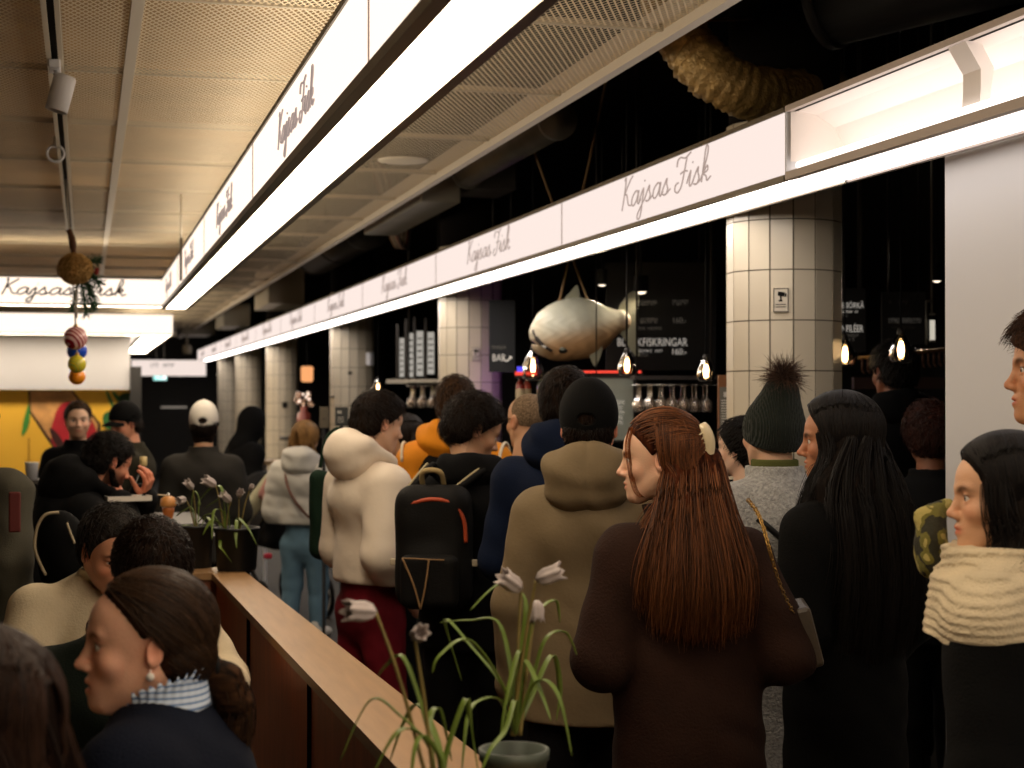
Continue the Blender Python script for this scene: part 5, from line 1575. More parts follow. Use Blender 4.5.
# ---- man in beige hooded jacket and black cap
def p_beige():
    P = person('man in beige hooded jacket and black baseball cap, seen from behind', 589, 426, 4.9, 2, 4, hs=1.02, bs=1.03, wide=.93, skin=TONE['ruddy'], legs='#100f10', arms=('down', 'down'),
               hair=None, top=dict(mat=CL('beige', '#75654c', bump=.12, bscale=90, rough=.75, var=.08), t=.028, hem=.72, skirt=.03, fold=.009, ff=15, sleeve=1.0, hood=dict(r=(.132, .088, .122), c=(0, -.082, .012), seam=1, tilt=.22, fold=.006, hr=(.088, .09, .115)), name='jacket', seed=9))
    short_hair(P, 'dark', '#17100d', '#241912', t=.007, N=900, nape=-.085, length=.02, lift=.003, keep=lambda q: q[:, 2] < .03)
    cap(P, CL('blackcap', '#060606', bump=.2, bscale=300), hole='#8a5f45')
def cap(P, m, hole=None, t=.030, brim=True, strap=None):
    def b(F):
        W = lambda s_: turn(scaled(s_, P.hs), P.E.T, P.hd)
        F.add(W(ell((0, -.010, .034), (.077 + t*.4, .099 + t*.5, .084 + t))), .005)
        F.cut(W(slab_box((0, -.35, 1), .004)), .004)
        F.cut(W(ell((0, -.010, .030), (.074 + t*.25, .096 + t*.25, .080 + t*.4))), .002)
        F.cut(W(ell((0, -.118, .022), (.026, .03, .017))), .004)
        F.add(W(cone((-.028, -.104, .014), (.028, -.104, .014), .006, .006)), .003)
    c = shape_part(P, 'cap', m, b, P.hd - .17, P.hd + .17, max(.0035, P.hv))
    if brim:
        mb = MB(); n = 14; vs, fs = [], []
        for i in range(n + 1):
            a = math.pi * i / n
            for rr, zz in ((.0, .0), (1, 1)):
                x, y = math.cos(a)*(.078 + .004*rr), .055 + math.sin(a)*(.045 + .065*rr)
                for dz in (0, -.004): vs.append(P.from_head((x, y, .035 - .016*rr - .020*(x/.08)**2 + dz)))
        for i in range(n):
            o, q = 4*i, 4*(i+1)
            fs += [(o, o+2, q+2, q), (o+1, q+1, q+3, o+3), (o+2, o+3, q+3, q+2), (o, q, q+1, o+1)]
        mb.add(vs, fs, 0, True); mb.build('brim', m, c)
    mb = MB(); mb.ball(P.from_head((0, -.012, .034 + .084 + t)), .006*P.hs, 8); mb.build('top_button', m, c)
    return c
def slab_box(n, c):
    n = np.array(n, float); n /= np.linalg.norm(n)
    f = lambda x, y, z: (n[0]*x + n[1]*y + n[2]*z - c).astype(np.float32) + np.zeros(np.broadcast_shapes(np.shape(x), np.shape(y), np.shape(z)), np.float32)
    return f, np.array([-.3]*3), np.array([.3]*3)

def p_blue():
    P = person('tall dark-haired man in navy blue hooded jacket behind the beige jacket', 567, 406, 5.6, 14, 12, pitch=6, hs=1.0, bs=1.04, wide=1.08, skin=TONE['ruddy'], arms=('front', 'pocket'), legs='#0f0f12',
               top=dict(mat=CL('navy', '#0b162c', bump=.15, bscale=140), t=.026, fold=.008, ff=15, sleeve=1.0, hood=dict(r=(.125, .085, .10), c=(0, -.065, .02), fold=.008), name='jacket'))
    short_hair(P, 'dark', '#17100d', '#2a1c14', t=.018, nape=-.098, N=1200, length=.03, lift=.006)
def p_bald():
    P = person('balding man with shaved grey-brown hair and dark glasses in black jacket', 528, 421, 6.8, 10, -32, hs=1.02, wide=1.12, bs=1.04, skin='#b98d6c', arms=('pocket', 'front'), legs='#0f0f10', face=dict(neck=.062),
               top=dict(mat=CL('blackjk', '#070708', bump=.2), t=.03, fold=.006, ff=15, collar=.035, name='jacket'))
    hp = dict(style='stubble', mat=HR['stub'], t=.0015, front=(.045, .075), burn=(.010, -.03), nape=-.07, earhole=1, comb='crop', amp=.0004, arch=.2)
    make_hair(P, hp)
    mb = MB(); h = P.from_head
    for s in (-1, 1):
        mb.tube([h((s*.077, -.012, .008)), h((s*.079, .03, .010)), h((s*.066, .092, .006))], .0022, 6)
        mb.tube([h((s*.033 + .022*math.cos(a), .098, .002 + .016*math.sin(a))) for a in [i*6.283/14 for i in range(14)]], .002, 5, closed=True)
    mb.tube([h((-.011, .100, .004)), h((0, .104, .006)), h((.011, .100, .004))], .0018, 5)
    mb.build('glasses', M['black'], P.root)
def p_curly():
    P = person('man with tousled dark hair bending his head, black jacket, wearing a black backpack', 474, 430, 6.05, 8, 72, pitch=24, hs=.98, skin=TONE['mid'], face=dict(stubble=.35), arms=('front', 'front'), legs='#0d0d0e',
               top=dict(mat=CL('blackjk', '#070708'), t=.026, fold=.006, hood=dict(r=(.12, .07, .08), c=(0, -.055, .0)), name='jacket'))
    short_hair(P, 'dark', '#17100d', '#2a1c14', t=.022, nape=-.088, front=(.086, .068), burn=(.004, -.028), N=1700, length=.045, lift=.014, jit=.7, amp=.004, earhole=1, lumps=[((.05, .02, .05), (.04, .05, .05)), ((-.05, .02, .05), (.04, .05, .05))])
    return P
def p_yellow():
    P = person('man with cropped brown hair in black jacket with orange-yellow hood', 456, 405, 7.3, 12, 8, hs=1.03, skin=TONE['ruddy'], arms=('pocket', 'front'), legs='#111114', wide=1.02,
               top=dict(mat=CL('blackjk', '#070708'), t=.03, fold=.007, hood=dict(r=(.135, .09, .10), c=(-.02, -.06, .015), fold=.008), hood_mat=CL('amber', '#d3841c', bump=.12, bscale=120, rough=.7), name='jacket', extra=[yoke]))
    short_hair(P, 'brown', '#2a1c12', '#45301f', t=.014, nape=-.085, N=1200, length=.025, lift=.008, jit=.6)
def yoke(P, ob):
    """Amber shoulder panels with a pale piping over the sleeve seam."""
    def b(F):
        for s in (-1, 1):
            F.add(cone(P.neck + [s*.05, -.02, -.035], P.sh[s] + [-s*.0, -.005, -.008], .083, .096), .03)
            F.add(cone(P.sh[s] + [-s*.012, 0, -.02], (P.sh[s]*.45 + P.el[s]*.55), .098, .092), .02)
        F.cut(slab((0, 0, 1), P.sh[1][2] - .10), .004)
        F.cut(cone(P.neck + [0, 0, -.1], P.neck + [0, .03, .2], .075, .08), .004)
    y = shape_part(P, 'yoke', CL('amber', '#d3841c'), b, np.minimum(P.sh[-1], P.sh[1]) - .25, np.maximum(P.sh[-1], P.sh[1]) + .25, .011, ob)
    mb = MB()
    for s in (-1, 1):
        c = P.sh[s] + [s*.045, -.0, -.02]
        mb.tube([c + np.array([s*.02*math.cos(a*.5), .092*math.cos(a), .1*math.sin(a)]) for a in [math.pi*(.05 + .9*i/14) for i in range(15)]], .008, 6)
    mb.build('piping', CL('cream', '#d8cbb2'), ob)
def p_white():
    P = person('dark-haired man in cream padded winter coat and dark red trousers', 379, 423, 6.7, 60, 64, pitch=14, hs=1.0, bs=1.03, wide=1.04, skin=TONE['fair'], face=dict(nose=1.05, neck=.056), arms=('front', 'pocket'), legs=CL('red', '#6a1420', rough=.8),
               top=dict(mat=mat('cream_nylon', '#dfd0bd', .6, bump=.3, bscale=14, sheen=.05), t=.036, hem=.93, fold=.0035, ff=15, sleeve=1.1, hood=dict(r=(.125, .095, .12), c=(0, -.088, .028), fold=.0035, ff=18, hr=(.09, .085, .11), tilt=.3), name='padded_coat', seed=3))
    short_hair(P, 'dark', '#17100d', '#2a1c14', t=.016, nape=-.066, front=(.088, .066), burn=(.006, -.026), N=1500, length=.035, lift=.010, lumps=[((0, .045, .095), (.055, .045, .028))])
    return P
def p_behind():
    P = person('woman with long dark hair whose lowered face shows behind the cream coat', 402, 440, 7.95, -60, -95, pitch=15, hs=.95, bs=.96, skin=TONE['mid'], arms=('front', 'front'), legs='#101012',
               top=dict(mat=CL('blackjk', '#070708'), t=.03, collar=.04, name='jacket'))
    D, Gd = drape_back(P, ((-.055, -.02, .02, .055), (-.09, -.03, .03, .09)), (-.07, -.09, -.09, -.07), (-.3, -.34, -.34, -.3), .04)
    long_hair(P, 'dark', '#17100d', '#2a1c14', .02, D, Gd, (.086, .074), (.01, -.03), 500, nb=300, rr=.002)
def p_blond():
    P = person('woman with dark blond hair in pale grey padded jacket and blue jeans', 306, 439, 11.3, 24, 30, hs=.95, bs=.97, skin=TONE['fair'], arms=('front', 'front'), legs=CL('jeans', '#5a7688', bump=.2), shoes='#c8c4bc',
               top=dict(mat=mat('pale_nylon', '#b9b6ae', .6, bump=.15, bscale=40), t=.05, puff=.012, hem=.80, fold=.009, hood=dict(r=(.14, .10, .12), c=(0, -.085, .0), fold=.01), sleeve=1.1, name='padded_jacket'))
    D, Gd = drape_back(P, ((-.055, -.02, .02, .055), (-.075, -.03, .03, .075)), (-.03, -.05, -.05, -.03), (-.02, -.03, -.03, -.02), .04)
    long_hair(P, 'blond', '#5a3f22', '#a67d4a', .02, D, Gd, (.086, .074), (.005, -.04), 600, nb=250, rr=.0025)
    return P
def p_whitecap():
    P = person('person in white baseball cap and charcoal overshirt, back to us past the plants', 204, 424, 9.7, 2, 4, hs=1.0, wide=1.0, bs=1.02, skin=TONE['mid'], arms=('front', 'front'), legs='#121214',
               top=dict(mat=CL('charcoal', '#2c2a27', bump=.2), t=.032, fold=.006, collar=.05, collar_r=.08, name='overshirt'))
    hp = short_hair(P, 'dark', '#17100d', '#241912', t=.008, N=600, nape=-.15, burn=(.0, -.06), earhole=0, lumps=[((0, -.045, -.075), (.066, .045, .06))], r=.002, keep=lambda q: q[:, 2] < .02)
    cap(P, CL('whitecap', '#ded8ce', bump=.1))
def p_olive():
    P = person('man in black cap and dark olive jacket looking down to the left', 125, 423, 10.0, -80, -122, pitch=12, hs=.95, wide=1.1, skin=TONE['ruddy'], arms=('table', 'table'), legs='#121212',
               top=dict(mat=CL('olive', '#2b281e'), t=.032, fold=.006, collar=.05, collar_r=.078, name='jacket'))
    short_hair(P, 'dark', '#17100d', '#241912', t=.008, N=500, r=.002, keep=lambda q: q[:, 2] < .02)
    cap(P, CL('blackcap', '#060606'))
def p_mural():
    P = person('bearded man facing us before the yellow mural, in dark jacket', 78, 420, 10.7, 182, 178, pitch=2, hs=1.0, skin=TONE['pale'], face=dict(stubble=.75, stubble_col=(.36, .27, .22)), arms=('front', 'front'), legs='#121212',
               top=dict(mat=CL('blackjk', '#070708'), t=.03, collar=.05, collar_r=.08, name='jacket'))
    short_hair(P, 'brown', '#2a1c12', '#45301f', t=.011, N=700, length=.022, lift=.006, r=.002, front=(.082, .080))
def p_eating():
    P = person('bearded curly-haired man in black hooded jacket bending over food at table', 109, 462, 7.0, 78, 66, pitch=22, hs=.95, bs=1.05, wide=1.1, lean=34, skin=TONE['ruddy'], face=dict(stubble=1.0, stubble_col=(.1, .08, .07), nose=1.08, brow_col=(.1, .08, .07)),
               arms=(('ik', (-.02, .150, -.165), (-.6, .1, -1)), ('ik', (.07, .03, -.185), (.6, .2, -1))), legs='#0d0d0d', hands={1: dict(side=1, palm=(-.5, -.2, -.8), curl=(.5, .9, 1.0, 1.0), thumb=.8), -1: dict(side=-1, palm=(.2, -.3, .9), curl=(.5, .55, .6, .6), thumb=.5)},
               top=dict(mat=CL('blackjk', '#070708'), t=.035, fold=.007, hood=dict(r=(.15, .12, .13), c=(0, -.09, .03), fold=.009), free=1, name='jacket'))
    # beard
    hp = short_hair(P, 'black', '#0f0c0b', '#1d1714', t=.017, nape=-.085, front=(.090, .070), burn=(.012, -.045), N=1500, length=.03, lift=.012, jit=.9, amp=.004)
    def b(F):
        W = lambda s_: turn(scaled(s_, P.hs), P.E.T, P.hd)
        for s in (-1, 1): F.add(W(cone((s*.062, .0, -.045), (s*.022, .066, -.106), .018, .022)), .02)
        F.add(W(ell((0, .074, -.104), (.030, .024, .026))), .02)
        for s in (-1, 1): F.add(W(cone((s*.024, .084, -.066), (.0, .094, -.054), .006, .006)), .006)
        F.cut(W(ell((0, .10, -.068), (.022, .03, .009))), .004)
    shape_part(P, 'beard', M['under_black'], b, P.hd - .17, P.hd + .17, None, None, lambda x, y, z: .003*noise3(x, y, z, 160, 2, 4))
    return P
def p_greygreen():
    person('person in grey-green jacket cut off by the left edge', -24, 424, 5.9, 40, 30, hs=.96, wide=1.2, skin=TONE['mid'], arms=('down', 'down'), legs='#121212', lean=10,
           hair=dict(style='short', mat=HR['dark'], t=.016, nape=-.085, comb='crop', amp=.002), top=dict(mat=CL('greygreen', '#4a473c'), t=.034, fold=.008, collar=.05, name='jacket'))
def p_hoodie():
    P = person('grey-haired man in cream hooded sweatshirt looking down at the table', 112, 550, 4.65, 158, 160, pitch=20, neckl=.52, nfwd=.05, hs=1.0, bs=1.02, wide=1.3, hx=.035, seat=1, skin='#cc9272', face=dict(stubble=.25, lids=.0022, jaw=1.05, brow_col=(.2, .17, .15)), arms=(((.42, .30, -1), (-.4, 1, .1)), ((.34, .30, -1), (-.4, 1, .1))), legs='#20242c',
               top=dict(mat=CL('cream_fleece', '#cdbd9f', bump=.2, bscale=140), t=.03, fold=.007, ff=17, collar=.035, collar_r=.076, name='sweatshirt', free=1, extra=[hoodie_mark]))
    short_hair(P, 'grey', '#15110f', '#332c27', t=.013, front=(.080, .080), nape=-.085, N=1500, length=.022, lift=.009, jit=.5)
def surf_front(P, x, z, y0=.35, dz=.002):
    """Point on the garment's front at (x, z), person space: walk the garment's own distance field."""
    Fd = P.topF; ys = np.arange(y0, -.1, -.003)
    ix = int(np.argmin(abs(Fd.ax[0] - x))); iz = int(np.argmin(abs(Fd.ax[2] - z)))
    col = Fd.F[ix, :, iz]; v = np.interp(ys, Fd.ax[1], col)
    k = np.nonzero(v < 0)[0]
    return np.array([x, ys[k[0]] + dz if len(k) else .12, z])
def hoodie_mark(P, ob):
    """The two stitched letters that show on the chest."""
    mb = MB(); z0 = P.sh[1][2] - .09; k = .024
    O_ = [(.10 + .55*k*math.cos(a), z0 + 1.25*k*math.sin(a) + k) for a in [i*6.283/16 for i in range(17)]]
    b_ = [(.055 + k*u, z0 + k*v) for u, v in [(.5, 2.3), (.45, 1.2), (.45, .1), (.1, -.05), (-.3, .2), (-.25, .75), (.1, .95), (.42, .7)]]
    for st in (O_, b_): mb.tube([surf_front(P, x, z) for x, z in (st if st is O_ else [(p.x, p.y) for p in spline([(a, b, 0) for a, b in b_], 4)])], .0035, 6)
    mb.build('stitched_letters', mat('maroon_thread', '#3a1a1c', .8), ob)
def p_child():
    P = person('short-haired person in dark green top, back of the head in front of the cream sweatshirt', 153, 573, 3.62, -2, -2, pitch=4, hx=.09, neckl=.9, hs=.97, bs=.98, seat=1, skin=TONE['ruddy'], arms=('down', 'down'), legs='#15171a',
               top=dict(mat=CL('darkgreen', '#101711'), t=.026, fold=.006, collar=.03, name='jumper', free=1))
    short_hair(P, 'brown2', '#190f0a', '#26180f', t=.014, nape=-.095, N=2600, length=.022, lift=.005, jit=.35)
def p_earring():
    P = person('woman with brown hair tied back, pearl earring, navy cardigan and blue ruffled collar', 147, 642, 2.72, -72, -93, pitch=0, neckl=.68, nfwd=-.025, hs=.99, bs=.98, wide=1.05, seat=1, skin='#ecb698', lean=8,
               face=dict(open=.005, jaw=1.02, nose=.98, cheek=1.1, ear=.88, neck=.056, brow_col=(.30, .21, .16), lip=(.9, .55, .52)), arms=('table', 'table'), legs='#14161c',
               top=dict(mat=CL('navycard', '#0d1220', bump=.35, bscale=240), t=.036, fold=.004, name='cardigan', free=1, open=.060))
    n, h = P.neck, P.from_head
    tail = [h((.004, -.108, -.050)), h((.006, -.135, -.072)), h((.010, -.150, -.115)), h((.012, -.146, -.175)), h((.012, -.135, -.215))]
    hp = dict(style='long', mat=HR['backbrown'], t=.010, front=(.070, .082), burn=(.004, -.02), nape=-.10, earhole=1, arch=.5, drape=[(tail, [.020, .027, .030, .024, .010])], comb='back')
    make_hair(P, hp)
    comb(P, hp, 'earring', 2600, 'target', target=(.004, -.108, -.05), r=.0010, seed=6, col='#1c130d', tip='#46301f', lift=.002, S_=18)
    g = []
    for a in range(7):
        o = np.array([.024*math.cos(a), 0, .0]); o2 = P.E @ np.array([.022*math.cos(a*.9), .022*math.sin(a*.9), 0])
        g.append([tail[0] + o2*.5, tail[1] + o2, tail[2] + o2*1.1, tail[3] + o2, tail[4] + o2*.4])
    extra_locks(P, g, 'earring', 700, .006, .0010, 9, '#1c130d', '#503622', name='ponytail_locks')
    mb = MB(); mb.tube([h((.016*math.cos(a), -.114 - .004, -.052 + .020*math.sin(a))) for a in [i*6.283/16 for i in range(16)]], .006, 8, closed=True); mb.build('hair_tie', M['black'], P.root)
    # pearl earring
    mb = MB(); c = h((-.080, -.002, -.046)); mb.ball(c, .0072, 16); mb.tube([c, c + [0, 0, .012]], .0015, 6); mb.build('pearl_earring', mat('pearl', '#e8e2da', .15, coat=.5), P.root)
    # pleated shirt collar with a ruffled rim
    mb = MB(); NR, NC = 9, 150; vs, fs = [], []
    ax_ = h((0, -.022, -.062)) - n; ax_ /= np.linalg.norm(ax_)
    for i in range(NR):
        u = i / (NR - 1)
        for k in range(NC):
            a = 2*math.pi*k/NC
            rr = .088 - .018*u + .0012*math.sin(a*34)*u + (.010*max(0, u - .72)/.28)*(1 + .7*math.sin(a*34 + 1.0))
            vs.append(n + np.array([0, -.004, -.030]) + ax_*(.070*u + .012*max(0, u-.7)/.3*math.sin(a*34)*.4) + np.array([rr*math.cos(a), rr*1.0*math.sin(a), -.34*rr*math.sin(a)]))
    for i in range(NR - 1):
        for k in range(NC): fs.append((i*NC + k, i*NC + (k+1) % NC, (i+1)*NC + (k+1) % NC, (i+1)*NC + k))
    mb.add(vs, fs, 0, True); c = mb.build('ruffled_collar', striped_cloth(), P.root)
    md = c.modifiers.new('thick', 'SOLIDIFY'); md.thickness = .002
    return P
def striped_cloth():
    m = mat('blue_striped_cotton', '#8aa6cc', .8)
    nt = m.node_tree; b = nt.nodes['Principled BSDF']
    tc = nt.nodes.new('ShaderNodeTexCoord'); sp = nt.nodes.new('ShaderNodeSeparateXYZ'); nt.links.new(tc.outputs['Object'], sp.inputs[0])
    w = nt.nodes.new('ShaderNodeMath'); w.operation = 'MULTIPLY'; w.inputs[1].default_value = 620; nt.links.new(sp.outputs['Z'], w.inputs[0])
    s_ = nt.nodes.new('ShaderNodeMath'); s_.operation = 'SINE'; nt.links.new(w.outputs[0], s_.inputs[0])
    r = nt.nodes.new('ShaderNodeValToRGB'); r.color_ramp.elements[0].position = .35; r.color_ramp.elements[1].position = .6
    r.color_ramp.elements[0].color = (*srgb('#c9d6e8'), 1); r.color_ramp.elements[1].color = (*srgb('#5f7fae'), 1)
    nt.links.new(s_.outputs[0], r.inputs[0]); nt.links.new(r.outputs[0], b.inputs['Base Color'])
    return m
def p_corner():
    P = person('person with long dark brown hair filling the bottom left corner', -36, 734, 2.0, -85, -55, pitch=6, hs=.98, bs=.96, seat=1, skin=TONE['fair'], arms=('down', 'down'), legs='#15171a',
               top=dict(mat=CL('maroon', '#3a1418'), t=.026, fold=.005, collar=.03, name='jumper', free=1))
    D, Gd = drape_back(P, ((-.06, -.03, 0, .03, .06), (-.10, -.05, 0, .05, .10)), (-.05, -.08, -.09, -.08, -.05), (-.2, -.26, -.28, -.26, -.2), .042)
    long_hair(P, 'dark2', '#1c110c', '#3a2418', .022, D, Gd, (.086, .078), (-.01, -.03), 1800, nb=1500, rr=.0011)
def p_beanie():
    P = person('woman in dark green knit beanie with fur pompom and grey wool coat', 771, 433, 5.0, -30, -34, neckl=.86, hs=.97, bs=1.0, wide=1.05, skin=TONE['fair'], arms=('pocket', 'pocket'), legs='#121315',
               top=dict(mat=wool(), t=.034, hem=.5, skirt=.03, fold=.005, ff=14, collar=.05, collar_r=.082, name='wool_coat', extra=[beanie_bits]))
def wool():
    return mat('grey_boucle', '#adadac', .95, bump=1.0, bscale=130, var=.28, vscale=90, sheen=.2, spec=.15)
def beanie_bits(P, ob):
    W = lambda s_: turn(scaled(s_, P.hs), P.E.T, P.hd)
    def b(F):
        F.add(W(ell((0, -.014, .010), (.088, .109, .105))), .01); F.add(W(cone((0, -.03, .05), (0, -.055, .122), .076, .060)), .05)
        F.add(W(cone((0, -.016, -.005), (0, -.016, .012), .092, .094, 1.16)), .01)
        F.cut(W(ell((0, -.012, .01), (.079, .099, .085))), .003); F.cut(W(slab_box((0, -.30, 1), -.034)), .01)
        F.cut(W(slab_box((0, -.1, 1), -.052)), .004)
    hat = shape_part(P, 'beanie', wave_mat('green_knit', '#1f2620', 55, 'X', 1.5, .5, dark=.7), b, P.hd - .2, P.hd + .22, .004, None, lambda x, y, z: .0015*np.sin(150*np.arctan2(x - P.hd[0], y - P.hd[1] + .02)*.6))
    c = P.from_head((.0, -.070, .182))
    rs = np.random.RandomState(2); N = 1500
    d = rs.normal(size=(N, 3)); d /= np.linalg.norm(d, axis=1, keepdims=True)
    s = np.linspace(0, 1, 5)[None, :, None]; Lh = rs.uniform(.75, 1.15, (N, 1, 1))*.052
    W_ = c + d[:, None]*(.012 + Lh*s) + rs.normal(size=(N, 1, 3))*.014*s**2 + np.array([0, 0, -.006])*s**2
    tubes_np('pompom', W_, .0011*(1 - .8*np.linspace(0, 1, 5)), strand_mat('fur', '#2a1a14', '#6b5040', .7), hat, np.repeat(rs.uniform(0, 1, (N, 1)), 3, 1))
    mb = MB(); mb.ball(c, .030, 16); mb.build('pompom_core', mat('fur_core', '#241712', .9), hat)
    # olive collar edge of the garment under the coat
    sc = shape_part(P, 'inner_collar', CL('olivegreen', '#5c6034'), lambda F: F.add(tube_ring(P.neck + [0, .012, 0], .066, .068, P.neck[2] - .02, P.neck[2] + .060, .007), .004), P.neck - .14, P.neck + .16, .004, ob)
def p_small():
    P = person('small dark-haired person half hidden by the grey coat', 741, 449, 5.7, -50, -68, hs=.83, bs=.85, wide=.85, skin=TONE['pale'], arms=('down', 'down'), legs='#121315',
               top=dict(mat=CL('blackjk', '#070708'), t=.026, collar=.04, name='jacket'))
    short_hair(P, 'black', '#0f0c0b', '#1d1714', t=.018, nape=-.11, burn=(.002, -.05), N=700, earhole=0, lumps=[((0, -.06, -.07), (.06, .05, .07))], r=.0018)
def p_brunette():
    P = person('woman with long straight black hair in black coat, face in profile to the left', 838, 440, 4.5, -50, -88, pitch=3, hs=.95, bs=.97, skin='#b57d5c', face=dict(nose=1.12, jaw=.95, brow_col=(.1, .08, .07), lip=(.8, .5, .46), neck=.047), arms=('front', 'pocket'), legs='#1a1c20',
               top=dict(mat=CL('blackcoat', '#060606', bump=.3), t=.032, hem=.55, skirt=.03, collar=.06, collar_r=.085, name='coat', fold=.005))
    D, Gd = drape_back(P, ((-.078, -.060, -.022, .022, .060, .078), (-.135, -.10, -.04, .04, .10, .135)), (-.045, -.085, -.11, -.11, -.085, -.05), (-.30, -.40, -.43, -.42, -.38, -.3), .050, -.02)
    n, h = P.neck, P.from_head
    a = [h((-.070, .018, .02)), h((-.078, .012, -.05)), n + np.array([-.10, .035, -.02]), n + np.array([-.12, .05, -.22])]
    D.append((a, [.020, .026, .032, .018])); Gd += [[p + np.array([-.030, q*.018, 0]) for p in a] for q in (-1, 0, 1)]
    long_hair(P, 'black', '#0d0a09', '#2a1c17', .027, D, Gd, (.078, .082), (.030, -.05), 1500, nb=1500, rr=.0012, arch=.35)
def p_scarf():
    P = person('black-haired woman in chunky cream ribbed scarf and black coat at the right edge', 1003, 496, 3.1, -70, -103, pitch=2, hs=.93, bs=.94, skin='#cf9f7c', lx=-.04, face=dict(nose=.86, jaw=.96, cheek=1.12, brow_col=(.25, .19, .16), lip=(.85, .42, .4), lids=.0040, neck=.047), arms=('down', 'down'), legs='#0e0e10',
               top=dict(mat=CL('blackcoat', '#060606'), t=.034, hem=.5, skirt=.02, name='coat', fold=.005))
    D, Gd = drape_back(P, ((-.058, -.03, 0, .03, .058), (-.07, -.04, 0, .04, .07)), (-.03, -.05, -.06, -.05, -.03), (-.0, -.02, -.03, -.02, -.0), .048)
    h = P.from_head
    a = [h((-.070, .022, .03)), h((-.076, .018, -.03)), h((-.074, .002, -.09)), P.neck + np.array([-.065, .0, .02])]
    D.append((a, [.018, .022, .024, .02])); Gd += [[p + np.array([-.026, q*.016, 0]) for p in a] for q in (-1, 0, 1)]
    long_hair(P, 'black', '#0d0a09', '#241a17', .018, D, Gd, (.080, .080), (.032, -.05), 1500, nb=600, rr=.0010, arch=.35)
    n = P.neck
    def b(F):
        F.add(tube_ring(n + [0, .015, 0], .100, .104, n[2] - .07, n[2] + .058, .028, (0, .1), -.9), .02)
        F.add(tube_ring(n + [0, .012, 0], .150, .128, n[2] - .10, n[2] + .005, .030, (0, 0), -1.2), .03)
        for s in (-1, 1): F.add(cone(n + [s*.08, -.015, -.03], P.sh[s] + [s*.0, 0, .005], .075, .085), .04)
    sc = shape_part(P, 'ribbed_scarf', CL('creamknit', '#cdbd9f', bump=.5, bscale=170), b, n - .30, n + .30, .0055, None,
               lambda x, y, z: -.003 + .0026*np.sin(2*math.pi*(z + .12*x + .45*np.sqrt((x - n[0])**2 + (y - n[1])**2))/.0165))
def p_edge():
    P = person('man with full brown hair in profile, cut off by the right edge', 1061, 370, 3.62, -60, -97, hs=1.05, bs=1.04, wide=.9, skin='#c48d68', face=dict(nose=.9, lip=(.85, .45, .42), jaw=1.0, lids=.0036), arms=('pocket', 'pocket'), legs='#101012',
               top=dict(mat=CL('stone', '#b9a888'), t=.034, hem=.8, collar=.06, collar_r=.08, name='coat'))
    short_hair(P, 'brown3', '#24160f', '#4a3020', t=.025, front=(.100, .056), burn=(.024, -.03), nape=-.09, N=2200, length=.06, lift=.016, jit=.5, lumps=[((0, .060, .080), (.06, .034, .03))])
def p_bar():
    P = person('dark-clothed tall person raising a hand in the gloom behind the black-haired woman', 893, 372, 7.3, -20, -35, pitch=6, hs=1.04, bs=1.07, wide=1.08, skin='#7d4f38', arms=('pocket', ('ik', (.13, .16, -.13), (.8, .2, -1))), legs='#0d0c0c', hands={1: dict(side=1, palm=(-.8, .2, -.2), curl=(.5, .6, .7, .8), thumb=.5)},
               top=dict(mat=CL('blackjk', '#070708'), t=.035, hood=dict(r=(.13, .08, .10), c=(0, -.06, .0)), name='jacket', free=1))
    short_hair(P, 'black', '#0f0c0b', '#1d1714', t=.018, N=700, r=.0018)
def p_bar2():
    P = person('person with dark reddish hair low beside the white wall', 929, 436, 6.2, -10, -15, hs=.97, bs=.95, skin='#8a5a42', arms=('front', 'front'), legs='#0d0c0c', top=dict(mat=CL('blackjk', '#070708'), t=.03, collar=.05, name='jacket'))
    short_hair(P, 'reddish', '#2a1510', '#3a1e16', t=.024, N=900, nape=-.11, earhole=0, length=.05, lift=.012, jit=.6, r=.0018)
def p_shadow():
    P = person('person in black hooded coat leaning between two tiled pillars', 254, 424, 14.0, 60, 60, lean=12, pitch=20, hs=1.0, skin=TONE['mid'], arms=('front', 'front'), legs='#0c0c0c',
               top=dict(mat=CL('blackjk', '#070708'), t=.04, hem=.55, name='coat', fold=.006))
    def b(F):
        F.add(ell(P.hd + [0, -.02, .01], (.115, .135, .15)), .01); F.add(cone(P.hd + [0, -.05, -.08], P.neck + [0, -.05, -.05], .10, .12), .05)
        F.cut(ell(P.hd + [0, .07, -.01], (.075, .12, .10)), .01)
    shape_part(P, 'hood', CL('blackjk', '#070708'), b, P.hd - .35, P.hd + .3, .012)
PEOPLE = {}
for fn in (p_auburn, p_beige, p_blue, p_bald, p_curly, p_yellow, p_white, p_behind, p_blond, p_whitecap, p_olive, p_mural, p_eating, p_greygreen, p_hoodie, p_child, p_earring, p_corner, p_beanie, p_small, p_brunette, p_scarf, p_edge, p_bar, p_bar2, p_shadow):
    PEOPLE[fn.__name__[2:]] = fn() or LAST['p']
